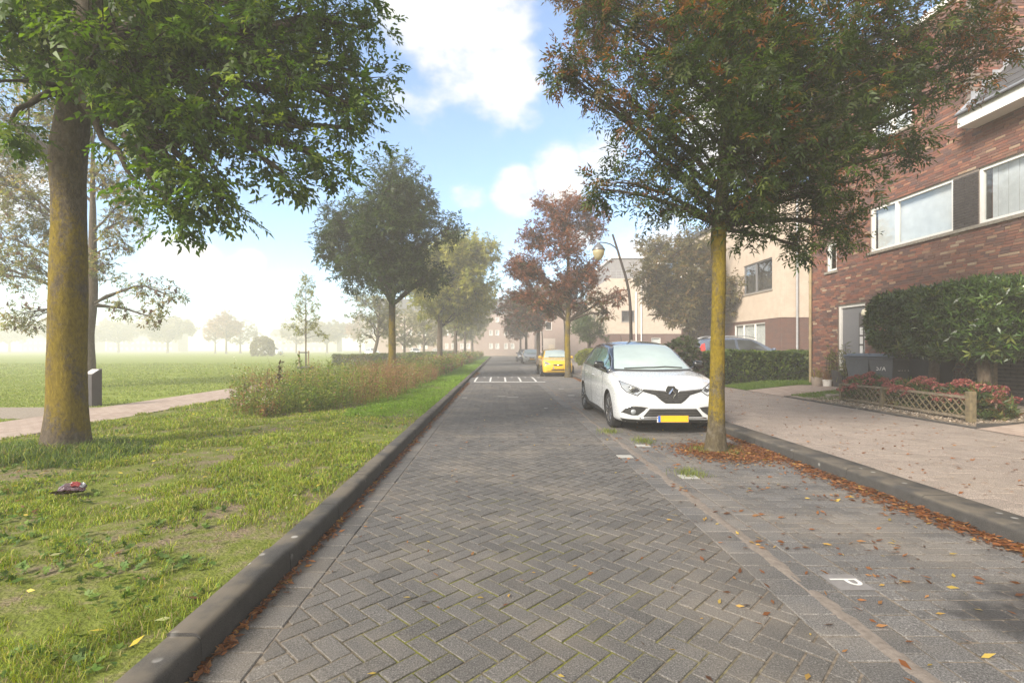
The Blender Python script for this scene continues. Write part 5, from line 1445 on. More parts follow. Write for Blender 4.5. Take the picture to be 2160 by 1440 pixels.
for z in (9.35, 9.6, 9.9): b_ = MB(); b_.box((4.05, .1, z - MO[2]), (8.1, .025, .025)); b_.build('rail', M_zinc, mh)
for x in (15.3 - 11.9, 14.75 - 11.9):
    b_ = MB(); b_.tube([(x, -.08, 0), (x, -.08, 9.9 - (.0 if x > 3 else 2.4))], .06, 8); b_.build('drainpipe', M_frame, mh, smooth=True, auto=40)

# ---- red brick house with garage
gh = empty('garage_house', (6.4, 72, .1)); tag(gh, 'brown brick house with pale garage front beyond the yellow car', 'house'); GO = np.array([6.4, 72, .1])
wall_with_holes(gh, GO, ('Y', 72, -1), 8.1, 14, 0, 7.5, [], M_brick_mist, 'front_wall')
wall_with_holes(gh, GO, ('Y', 72, -1), 6.4, 8.1, 3.0, 7.5, [(6.7, 7.6, 4.2, 5.4)], M_brick_mist, 'front_wall')
wall_with_holes(gh, GO, ('X', 6.4, -1), 72.25, 95, 0, 7.5, [(75, 76.5, 4, 5.4), (80, 81.5, 4, 5.4), (85, 86.5, 4, 5.4)], M_brick_mist, 'street_wall')
window(gh, GO, ('Y', 72, -1), 6.7, 7.6, 4.2, 5.4, back=None)
for y in (75, 80, 85): window(gh, GO, ('X', 6.4, -1), y, y + 1.5, 4, 5.4, back='net')
b_ = MB(); b_.b(0, 1.7, .02, .2, -.1, 2.9); b_.build('garage_front', plain('pale_render', (.5, .44, .38), .9), gh)
b_ = MB(); b_.b(.75, 1.6, -.03, .02, -.1, 2.0); b_.build('garage_door', plain('cream_door', (.6, .52, .4), .6), gh)
b_ = MB(); b_.b(-.2, 8, -.2, 24, 7.4, 7.65); b_.build('roof', M_roof, gh)

# ---- row at the far end of the street
eh = empty('end_terrace', (-14, 107, 0)); tag(eh, 'misty brick terrace closing the far end of the street', 'house'); EO = np.array([-14, 107, 0])
xs_w = [(-8.5 + 1.62 * k) for k in range(0, 12)]
def ex(px): return (px - VPX) * 107 / F_PX
cols = [(1031.6, 1039), (1045, 1053), (1063.7, 1071), (1077, 1085)]
holes = []
for base in (-18.5, -9.4, 0, 9.4):
    for a, c in cols: holes += [(ex(a) + base, ex(c) + base, 1.5, 2.7), (ex(a) + base, ex(c) + base, 4.35, 5.5), (ex(a) + base, ex(c) + base, 7.2, 8.2)]
wall_with_holes(eh, EO, ('Y', 107, -1), -26, 20, 0, 9.2, holes, M_brick_mist, 'wall')
for h in holes: window(eh, EO, ('Y', 107, -1), *h, fw=.13, back='net', proud=.03)
b_ = MB(); b_.add([np.array(q) - EO for q in [(-26.3, 106.6, 9.2), (20.3, 106.6, 9.2), (20.3, 111.5, 12.6), (-26.3, 111.5, 12.6), (20.3, 116, 9.2), (-26.3, 116, 9.2)]], [(0, 1, 2, 3), (3, 2, 4, 5), (0, 3, 5), (1, 4, 2)]); b_.build('roof', M_roof, eh)
b_ = MB(); b_.b(-.0 - 12, 46 - 12, .3, 9, 0, 9.1); b_.build('inner_wall', M_room, eh)
# ---- pale houses lost in the mist beyond the park
g = np.random.default_rng(9)
for k, (px, d, wpx, hh) in enumerate(((300, 240, 150, 7.5), (640, 230, 140, 7.8), (120, 250, 150, 7.2), (830, 210, 120, 8.0))):
    x = (px - VPX) * d / F_PX; ww = wpx * d / F_PX; r_ = empty('park_house', (x, d, .1)); lab = ['faint pale house shape behind the widest park tree', 'faint low house behind the parked white van', 'faint house shape behind the lichened trunk', 'faint house behind the low hedge'][k]
    tag(r_, lab, 'house', 'houses dissolving in the mist')
    hl = [(x - ww / 2 + 1.2 + j * 2.6, x - ww / 2 + 2.5 + j * 2.6, z, z + 1.3) for j in range(int(ww / 2.6) - 1) for z in (1.0, 3.9)]
    oo = np.array([x, d, .1]); wall_with_holes(r_, oo, ('Y', d, -1), x - ww / 2, x + ww / 2, 0, hh, hl, M_beige if k % 2 else M_brick_mist, 'wall')
    for h in hl: window(r_, oo, ('Y', d, -1), *h, fw=.13, back='net', proud=.03, sill=False)
    b_ = MB(); b_.b(-ww / 2, ww / 2, .3, 8, 0, hh - .05); b_.build('inner_wall', M_room, r_)
    b_ = MB(); b_.add([(-ww / 2 - .3, -.4, hh), (ww / 2 + .3, -.4, hh), (ww / 2 + .3, 4, hh + 2.8), (-ww / 2 - .3, 4, hh + 2.8), (ww / 2 + .3, 8.4, hh), (-ww / 2 - .3, 8.4, hh)], [(0, 1, 2, 3), (3, 2, 4, 5), (0, 3, 5), (1, 4, 2)]); b_.build('roof', M_roof, r_)
# ================================================================ CARS
def paint(name, col, rough=.18, coat=.9, metal=0.0):
    t = NT(name); n = t.noise(3, 3)
    t.fin(t.ramp(n, [(.2, tuple(c * .97 for c in col)), (.8, col)]), t.mr(t.noise(40, 4), .3, .7, rough, rough + .14), metal, .5, coat); return t.m
M_carw = paint('white_car_paint', (.58, .59, .59), .22)
M_cary = paint('yellow_car_paint', (.72, .44, .03))
M_carb = paint('slate_blue_car_paint', (.10, .125, .17), .2, .9, .3)
M_card = paint('dark_car_paint', (.04, .04, .045))
M_blk = paint('black_gloss_paint', (.012, .012, .013), .12)
M_plas = plain('black_plastic', (.022, .021, .02), .55, var=.15, scale=30)
M_plas2 = plain('grey_plastic', (.06, .057, .053), .6, var=.15)
M_chrome = plain('chrome', (.78, .77, .76), .16, 1.0, var=.03)
M_tyre = plain('tyre_rubber', (.018, .017, .017), .85, var=.2, scale=40, bump=.3)
M_rimm = plain('alloy_rim', (.42, .40, .385), .32, .9, var=.08)
M_lens = paint('headlamp_lens', (.36, .38, .39), .06, 1.0, .3)
M_lampd = plain('headlamp_inner', (.08, .08, .085), .25, .5, var=.3, scale=25)
M_red = paint('tail_lamp_red', (.45, .03, .02), .12)
M_amber = plain('amber_lens', (.5, .24, .08), .2)
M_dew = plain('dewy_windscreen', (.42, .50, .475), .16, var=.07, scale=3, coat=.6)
M_side = plain('tinted_side_glass', (.13, .235, .205), .08, var=.35, scale=2.5, coat=.8)
M_darkglass = plain('dark_car_glass', (.05, .055, .055), .06, var=.3, scale=2, coat=.8)
M_plateY = plain('yellow_number_plate', (.80, .42, .01), .45, var=.05)
M_plateB = plain('blue_plate_strip', (.02, .13, .5), .45, var=.05)

def pchip(xs, ys, x):
    xs, ys = np.array(xs, float), np.array(ys, float); h = np.diff(xs); d = np.diff(ys) / h
    m = np.zeros(len(xs)); m[0], m[-1] = d[0], d[-1]
    for i in range(1, len(xs) - 1):
        if d[i - 1] * d[i] > 0: w1, w2 = 2 * h[i] + h[i - 1], h[i] + 2 * h[i - 1]; m[i] = (w1 + w2) / (w1 / d[i - 1] + w2 / d[i])
    i = np.clip(np.searchsorted(xs, x) - 1, 0, len(h) - 1); t = (x - xs[i]) / h[i]
    return (1 + 2 * t) * (1 - t) ** 2 * ys[i] + t * (1 - t) ** 2 * h[i] * m[i] + t * t * (3 - 2 * t) * ys[i + 1] + t * t * (t - 1) * h[i] * m[i + 1]

SCENIC = dict(
    s=[0, .05, .16, .40, .80, 1.00, 1.06, 1.5, 2.05, 2.7, 3.4, 3.95, 4.2, 4.34, 4.40],
    zb=[.25, .21, .19, .18, .18, .18, .18, .18, .18, .18, .18, .20, .23, .28, .33],
    wl=[.62, .75, .84, .885, .90, .90, .90, .90, .90, .90, .89, .86, .82, .76, .66],
    wm=[.66, .80, .885, .925, .933, .933, .933, .93, .93, .933, .93, .91, .87, .80, .70],
    wb=[.56, .70, .79, .85, .875, .88, .88, .885, .89, .89, .88, .86, .82, .75, .64],
    zs=[.60, .69, .78, .89, .965, .995, 1.0, 1.02, 1.05, 1.08, 1.11, 1.12, 1.06, .98, .86],
    wr=[.36, .46, .56, .64, .70, .725, .725, .67, .61, .63, .62, .59, .56, .52, .45],
    zr=[.665, .765, .855, .94, 1.005, 1.035, 1.045, 1.27, 1.525, 1.58, 1.565, 1.48, 1.30, 1.10, .93],
    zt=[.675, .78, .872, .958, 1.025, 1.055, 1.068, 1.32, 1.585, 1.65, 1.632, 1.55, 1.35, 1.12, .94], cowl=1.03)
MII = dict(
    s=[0, .05, .16, .36, .62, .80, .86, 1.2, 1.65, 2.2, 2.8, 3.2, 3.4, 3.52, 3.56],
    zb=[.25, .21, .19, .18, .18, .18, .18, .18, .18, .18, .18, .20, .23, .28, .33],
    wl=[.56, .68, .755, .785, .79, .79, .79, .79, .79, .79, .78, .76, .73, .69, .62],
    wm=[.60, .72, .79, .815, .82, .82, .82, .82, .82, .82, .815, .80, .77, .73, .65],
    wb=[.50, .62, .70, .755, .775, .78, .78, .785, .79, .79, .785, .77, .74, .69, .60],
    zs=[.58, .66, .75, .84, .89, .915, .92, .93, .95, .97, .99, 1.0, .97, .90, .80],
    wr=[.34, .42, .50, .57, .62, .645, .645, .60, .555, .565, .56, .54, .52, .49, .43],
    zr=[.65, .74, .82, .89, .93, .955, .965, 1.17, 1.375, 1.415, 1.40, 1.34, 1.20, 1.02, .87],
    zt=[.66, .752, .835, .905, .95, .975, .985, 1.22, 1.43, 1.48, 1.465, 1.40, 1.24, 1.04, .88], cowl=.83)

def car_body(C, sx=1, sy=1, sz=1):
    """closed shell lofted along the car; returns vertices, quads and a two-tone index"""
    S = np.array(C['s']); st = np.unique(np.concatenate([S, np.linspace(S[0], S[-1], 70), np.linspace(0, .2, 10)]))
    K = {k: pchip(S, C[k], st) for k in ('zb', 'wl', 'wm', 'wb', 'zs', 'wr', 'zr', 'zt')}
    rings = []
    for i, s in enumerate(st):
        zb, wl, wm, wb, zs, wr, zr, zt = (K[k][i] for k in ('zb', 'wl', 'wm', 'wb', 'zs', 'wr', 'zr', 'zt'))
        zm = zb + (zs - zb) * .52
        pts = np.array([(0, zb), (wl * .8, zb), (wl, zb + .05), (wm * .99, zb + (zm - zb) * .6), (wm, zm), (wm * .992, zm + (zs - zm) * .6), (wb, zs), (wr + (wb - wr) * .5, zs + (zr - zs) * .52), (wr, zr), (wr * .72, zr + (zt - zr) * .62), (wr * .36, zr + (zt - zr) * .92), (0, zt)])
        t = np.linspace(0, len(pts) - 1, (len(pts) - 1) * 4 + 1)
        k = np.arange(len(pts))
        rings.append(np.stack([pchip(k, pts[:, 0], t), pchip(k, pts[:, 1], t)], -1))
    H = np.array(rings); n = H.shape[1]
    full = np.concatenate([H, H[:, -2:0:-1] * np.array([-1, 1])], 1); m = full.shape[1]
    v = np.concatenate([full[:, :, :1] * sx, np.repeat(st[:, None, None], m, 1) * sy, full[:, :, 1:] * sz], -1)
    caps = []
    V = [v.reshape(-1, 3)]; q = []; N = len(st)
    i = np.arange(N - 1)[:, None] * m; k = np.arange(m)[None]; k2 = (k + 1) % m
    q.append(np.stack([i + k, i + n * 0 + m + k, i + m + k2, i + k2], -1).reshape(-1, 4))
    zone = np.where((np.minimum(k, m - k) >= 25) & (st[:-1, None] >= C['cowl'] - 1e-6), 1, 0).reshape(-1).tolist()
    base = N * m; tris = []
    for end, ring0 in ((0, 0), (1, (N - 1) * m)):
        r0 = V[0][ring0:ring0 + m]; cen = r0.mean(0); prev = ring0
        for kk, f in enumerate((.72, .4)):
            r1 = cen + (r0 - cen) * f; r1[:, 1] += (-.012 if end == 0 else .012) * (kk + 1); V.append(r1)
            a = prev + np.arange(m); b_ = base + np.arange(m); a2 = prev + (np.arange(m) + 1) % m; b2 = base + (np.arange(m) + 1) % m
            q.append(np.stack([a, a2, b2, b_] if end == 0 else [a, b_, b2, a2], -1)); zone += [0] * m; prev = base; base += m
        V.append((cen + np.array([0, (-.03 if end == 0 else .03), 0]))[None]); ci = base; base += 1
        a = prev + np.arange(m); a2 = prev + (np.arange(m) + 1) % m
        tris.append(np.stack([a, a2, np.full(m, ci)] if end == 0 else [a2, a, np.full(m, ci)], -1))
    zone += [0] * (2 * m)
    return np.concatenate(V), np.concatenate(q), np.concatenate(tris), zone

class Car:
    def __init__(s, name, label, C, paint_m, loc, rz=0.0, sx=1, sy=1, sz=1, roof_m=None, axles=(.88, 3.685), wr=.335, group='parked cars', rimdark=False):
        s.root = empty(name, loc, rz); tag(s.root, label, 'car', group)
        v, q, t, zone = car_body(C, sx, sy, sz); s.sx, s.sy, s.sz = sx, sy, sz
        s.bvh = BVHTree.FromPolygons([tuple(p) for p in v], [tuple(f) for f in q] + [tuple(f) for f in t])
        me = np_mesh('body', v, q, t, mats=[paint_m, roof_m or paint_m, M_plas], smooth=True, midx=zone)
        ob = link('body', me)
        bpy.context.view_layer.update()
        cutters = []
        for a in axles:
            b_ = MB()
            for sd in (-1, 1):
                prof = [(0, -.16), (wr + .055, -.16), (wr + .055, .16), (0, .16)]
                b_.lathe([(1e-5, sd * .86 * sx - .21), (wr + .05, sd * .86 * sx - .21), (wr + .05, sd * .86 * sx + .21), (1e-5, sd * .86 * sx + .21)], (0, a, wr), 36, 'X')
            cu = b_.build('cutter', M_plas); cutters.append(cu)
            md = ob.modifiers.new('cut', 'BOOLEAN'); md.operation = 'DIFFERENCE'; md.object = cu; md.solver = 'EXACT'
            try: md.material_mode = 'INDEX'
            except Exception: pass
        dg = bpy.context.evaluated_depsgraph_get()
        me2 = bpy.data.meshes.new_from_object(ob.evaluated_get(dg))
        ob.modifiers.clear(); ob.data = me2
        for c in cutters: bpy.data.objects.remove(c)
        # crease the cut edges
        bm = bmesh.new(); bm.from_mesh(me2)
        for e in bm.edges:
            if len(e.link_faces) == 2 and e.calc_face_angle(0) > R(38): e.smooth = False
        bm.to_mesh(me2); bm.free()
        ob.parent = s.root; s.body = ob
        for a in axles:
            for sd in (-1, 1): s.wheel(a, sd, wr, sx)
    def wheel(s, a, sd, r, sx):
        w = empty('wheel', (sd * (.80 * sx), a, r), 0, s.root)
        b_ = MB(); b_.lathe([(r * .66, -.10), (r * .9, -.108), (r * .975, -.09), (r, -.05), (r, .05), (r * .975, .09), (r * .9, .108), (r * .66, .10)], (0, 0, 0), 40, 'X')
        b_.build('tyre', M_tyre, w, smooth=True, auto=50)
        b_ = MB(); b_.lathe([(r * .70, sd * .098), (r * .66, sd * .102), (r * .62, sd * .06), (r * .60, sd * .02), (.02, sd * .015)], (0, 0, 0), 40, 'X')
        b_.lathe([(.055, sd * .02), (.05, sd * .085), (.0, sd * .09)], (0, 0, 0), 20, 'X')
        for k in range(5):
            for off in (-.16, .16):
                a1 = k * 2 * math.pi / 5 + off * 1.5; a0 = k * 2 * math.pi / 5 + off * .4
                p0 = np.array([sd * .075, .04 * math.cos(a0), .04 * math.sin(a0)]); p1 = np.array([sd * .088, r * .64 * math.cos(a1), r * .64 * math.sin(a1)])
                b_.tube([p0, (p0 + p1) / 2 + np.array([sd * .008, 0, 0]), p1], [.022, .017, .02], 6)
        b_.build('rim', M_rimm, w, smooth=True, auto=45)
        b_ = MB(); b_.lathe([(.0, sd * .0), (r * .63, sd * .0)], (0, 0, 0), 24, 'X'); b_.build('brake_disc', M_plas, w)
    def hit(s, plane, u, v, side=1):
        o, d = {'front': ((u, -3, v), (0, 1, 0)), 'rear': ((u, 9, v), (0, -1, 0)), 'side': ((side * 3, u, v), (-side, 0, 0)), 'top': ((u, v, 5), (0, 0, -1))}[plane]
        h = s.bvh.ray_cast(Vector(o), Vector(d)); return h[0], h[1], Vector(d)
    def patch(s, name, plane, poly, mat, off=.004, side=1, parent=None, edge=.05, depth=.015, smooth=True):
        bm = bmesh.new()
        f = bm.faces.new([bm.verts.new((p[0], p[1], 0)) for p in poly])
        bmesh.ops.triangulate(bm, faces=[f])
        for _ in range(5):
            es = [e for e in bm.edges if e.calc_length() > edge]
            if not es: break
            bmesh.ops.subdivide_edges(bm, edges=es, cuts=1); bmesh.ops.triangulate(bm, faces=bm.faces[:])
        dead = []
        for vt in bm.verts:
            h, n, d = s.hit(plane, vt.co.x, vt.co.y, side)
            if h is None: dead.append(vt); continue
            if n.dot(d) > 0: n = -n
            vt.co = h + n * off
        if dead: bmesh.ops.delete(bm, geom=dead, context='VERTS')
        be = [e for e in bm.edges if len(e.link_faces) == 1]
        r_ = bmesh.ops.extrude_edge_only(bm, edges=be)
        d = {'front': Vector((0, 1, 0)), 'rear': Vector((0, -1, 0)), 'side': Vector((-side, 0, 0)), 'top': Vector((0, 0, -1))}[plane]
        for g_ in r_['geom']:
            if isinstance(g_, bmesh.types.BMVert): g_.co += d * depth
        for e in be: e.smooth = False
        bmesh.ops.recalc_face_normals(bm, faces=bm.faces[:])
        me = bpy.data.meshes.new(name); bm.to_mesh(me); bm.free(); me.materials.append(mat)
        if smooth: me.polygons.foreach_set('use_smooth', np.ones(len(me.polygons), bool))
        return link(name, me, parent or s.root)
    def line(s, name, plane, pts, mat, r=.006, off=.002, side=1, parent=None, n=10):
        out = []
        for i in range(len(pts) - 1):
            for t in np.linspace(0, 1, n, endpoint=(i == len(pts) - 2)):
                u, v = pts[i][0] * (1 - t) + pts[i + 1][0] * t, pts[i][1] * (1 - t) + pts[i + 1][1] * t
                h, nn, d = s.hit(plane, u, v, side)
                if h is not None: out.append(h + (nn if nn.dot(d) < 0 else -nn) * off)
        if len(out) > 1: b_ = MB(); b_.tube(out, r, 6); return b_.build(name, mat, parent or s.root, smooth=True)
    def mirror(s, y, z, mat, w=.95):
        for sd in (-1, 1):
            b_ = MB(); b_.bev(sd * w * s.sx - .10, sd * w * s.sx + .10, y - .07, y + .06, z - .06, z + .085, .045)
            b_.tube([(sd * (w - .14) * s.sx, y + .02, z - .07), (sd * (w - .06) * s.sx, y, z - .03)], .03, 8); b_.build('mirror', mat, s.root, smooth=True, auto=60)
def mir(p): return [(-x, z) for x, z in reversed(p)]

# ---- the white car in front
car = Car('parked_car', 'white car with black roof parked behind the near street tree', SCENIC, M_carw, (2.985, 8.62, 0), roof_m=M_blk)
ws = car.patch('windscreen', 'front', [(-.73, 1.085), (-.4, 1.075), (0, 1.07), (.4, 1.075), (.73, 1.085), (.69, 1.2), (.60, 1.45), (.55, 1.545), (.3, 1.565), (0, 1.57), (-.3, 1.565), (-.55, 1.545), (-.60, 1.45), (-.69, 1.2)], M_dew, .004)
for nm, pts in (('wiper', [(-.55, 1.085), (-.1, 1.10), (.05, 1.10)]), ('wiper', [(.02, 1.10), (.25, 1.115), (.58, 1.095)])):
    car.line(nm, 'front', pts, M_plas, .011, .016, parent=ws)
car.patch('cowl_panel', 'front', [(-.74, 1.052), (0, 1.044), (.74, 1.052), (.745, 1.082), (0, 1.067), (-.745, 1.082)], M_plas2, .006)
for sd in (-1, 1):
    car.patch('quarter_light', 'side', [(1.30, 1.075), (1.62, 1.085), (1.66, 1.26), (1.52, 1.20)], M_side, .004, sd)
    car.patch('front_side_window', 'side', [(1.70, 1.09), (2.50, 1.12), (2.50, 1.49), (2.15, 1.465), (1.74, 1.31)], M_side, .004, sd)
    car.patch('rear_side_window', 'side', [(2.60, 1.12), (3.35, 1.15), (3.38, 1.475), (2.60, 1.495)], M_side, .004, sd)
    car.patch('rear_quarter_window', 'side', [(3.45, 1.16), (3.86, 1.20), (3.70, 1.40), (3.46, 1.465)], M_side, .004, sd)
    car.line('window_trim', 'side', [(1.22, 1.055), (2.0, 1.085), (3.4, 1.13), (3.93, 1.18)], M_chrome, .008, .003, sd)
    car.line('window_trim', 'side', [(1.22, 1.055), (1.55, 1.28), (2.05, 1.49), (2.6, 1.53), (3.4, 1.51), (3.75, 1.42), (3.93, 1.2)], M_chrome, .007, .003, sd)
    car.line('door_gap', 'side', [(1.38, .30), (1.36, .7), (1.42, 1.04)], M_plas, .004, .0, sd); car.line('door_gap', 'side', [(2.55, .28), (2.56, .7), (2.56, 1.1)], M_plas, .004, .0, sd)
    car.line('door_gap', 'side', [(3.35, .62), (3.52, .9), (3.5, 1.12)], M_plas, .004, .0, sd)
    car.patch('sill_cladding', 'side', [(1.28, .20), (3.28, .20), (3.26, .40), (2.9, .30), (1.9, .30), (1.3, .27)], M_plas, .008, sd)
    for yy in (2.36, 3.22):
        h, n, d = car.hit('side', yy, .92, sd); b_ = MB(); b_.bev(h.x - .012 if sd > 0 else h.x - .03, h.x + .03 if sd > 0 else h.x + .012, yy - .1, yy + .1, .905, .935, .012); b_.build('door_handle', M_carw, car.root, smooth=True, auto=60)
    hl = [(.83, .90), (.825, .79), (.77, .725), (.60, .665), (.50, .745), (.575, .80), (.70, .85)]
    hl = hl if sd > 0 else mir(hl)
    lamp = car.patch('headlight', 'front', hl, M_lens, .006, depth=.03)
    k = lambda p: [(sd * x, z) for x, z in p]
    car.line('lamp_edge', 'front', k([(.83, .90), (.825, .79), (.77, .725), (.60, .665), (.50, .745), (.575, .80), (.70, .85), (.83, .90)]), M_plas, .007, .004, parent=lamp)
    inner = [(.72, .81), (.70, .75), (.60, .72), (.545, .745), (.585, .79)]
    car.patch('lamp_inner', 'front', inner if sd > 0 else mir(inner), M_lampd, .009, parent=lamp, depth=.005)
    am = [(.74, .735), (.61, .68), (.56, .71), (.60, .71), (.66, .745)]
    car.patch('indicator', 'front', am if sd > 0 else mir(am), M_chrome, .010, parent=lamp, depth=.005)
    h, n, d = car.hit('front', sd * .665, .775); b_ = MB(); b_.lathe([(.048, 0), (.05, -.012), (.03, -.016), (0, -.012)], tuple(h), 20, 'Y'); b_.build('lamp_lens', M_chrome, lamp, smooth=True)
    fl = [(.845, .375), (.79, .445), (.70, .485), (.55, .475), (.43, .455), (.51, .40), (.60, .335), (.70, .335)]
    fog = car.patch('fog_lamp_pod', 'front', fl if sd > 0 else mir(fl), M_plas, .004)
    h, n, d = car.hit('front', sd * .675, .395); b_ = MB(); b_.lathe([(.045, .0), (.045, -.02), (.03, -.028), (0, -.03)], tuple(h), 20, 'Y'); b_.build('fog_lamp', M_lens, fog, smooth=True)
    car.line('chrome_trim', 'front', k([(.85, .375), (.795, .45), (.70, .49), (.55, .482), (.44, .465)]), M_chrome, .009, .006, parent=fog)
    bl = [(.46, .452), (.40, .45), (.515, .31), (.575, .30)]
    car.patch('bumper_blade', 'front', bl if sd > 0 else mir(bl), M_carw, .014, parent=fog)
gr = car.patch('grille', 'front', [(-.505, .735), (-.30, .675), (-.20, .585), (-.13, .54), (.13, .54), (.20, .585), (.30, .675), (.505, .735), (.52, .785), (.30, .765), (.12, .752), (.055, .825), (-.055, .825), (-.12, .752), (-.30, .765), (-.52, .785)], M_plas, .005)
for z, w in ((.575, .15), (.61, .20), (.645, .25), (.68, .27), (.715, .36)):
    for sd in (-1, 1): car.line('grille_slat', 'front', [(sd * .02 if z < .6 else sd * .09, z), (sd * w, z + .012)], M_plas2, .007, .008, parent=gr)
for sd in (-1, 1): car.line('chrome_bar', 'front', [(sd * .10, .735), (sd * .30, .752), (sd * .51, .772)], M_chrome, .011, .010, parent=gr)
car.line('chrome_bar', 'front', [(-.12, .75), (-.055, .822), (.055, .822), (.12, .75)], M_chrome, .006, .008, parent=gr)
h, n, d = car.hit('front', 0, .70); b_ = MB(); cy0 = h.y - .035                                   # the lozenge badge
lo = [(0, .10), (.078, 0), (0, -.10), (-.078, 0)]; li = [(0, .052), (.036, 0), (0, -.052), (-.036, 0)]; lm = [(.0, .078), (.058, 0), (0, -.078), (-.058, 0)]
vs_ = [(x, cy0 + .03, .70 + z) for x, z in lo] + [(x, cy0, .70 + z) for x, z in lm] + [(x, cy0 + .02, .70 + z) for x, z in li]
b_.add(vs_, [(i, (i + 1) % 4, 4 + (i + 1) % 4, 4 + i) for i in range(4)] + [(4 + i, 4 + (i + 1) % 4, 8 + (i + 1) % 4, 8 + i) for i in range(4)]); b_.build('badge', M_chrome, gr)
lg = car.patch('lower_grille', 'front', [(-.505, .312), (.505, .312), (.43, .448), (-.43, .448)], M_plas, .003)
for z in (.335, .365, .395, .425): car.line('grille_slat', 'front', [(-.47 + (z - .33) * .5, z), (.47 - (z - .33) * .5, z)], M_plas2, .006, .006, parent=lg)
car.line('bumper_strip', 'front', [(-.57, .292), (.57, .292)], M_chrome, .012, .006)
car.patch('bumper_skirt', 'front', [(-.86, .275), (-.6, .262), (.6, .262), (.86, .275), (.80, .20), (.4, .19), (-.4, .19), (-.80, .20)], M_plas, .006)
h, n, d = car.hit('front', 0, .285); b_ = MB(); b_.bev(-.26, .26, h.y - .022, h.y - .008, .222, .332, .004); pl = b_.build('number_plate', M_plateY, car.root)
b_ = MB(); b_.bev(-.26, -.218, h.y - .025, h.y - .0215, .224, .330, .001); b_.build('plate_strip', M_plateB, pl)
b_ = MB(); b_.bev(-.27, .27, h.y - .008, h.y + .006, .212, .34, .003); b_.build('plate_holder', M_frame, pl)
car.mirror(1.40, 1.15, M_blk, .99)
b_ = MB(); b_.tube([(.0, 3.6, 1.62), (.02, 3.75, 1.80)], .006, 6); b_.build('aerial', M_plas, car.root)
car.patch('roof_glass', 'top', [(-.5, 2.25), (.5, 2.25), (.5, 2.95), (-.5, 2.95)], M_darkglass, .003)
for sd in (-1, 1): car.patch('tail_light', 'rear', [(sd * .55, .98), (sd * .80, .98), (sd * .80, 1.08), (sd * .55, 1.05)] if sd > 0 else mir([(.55, .98), (.80, .98), (.80, 1.08), (.55, 1.05)]), M_red, .005)

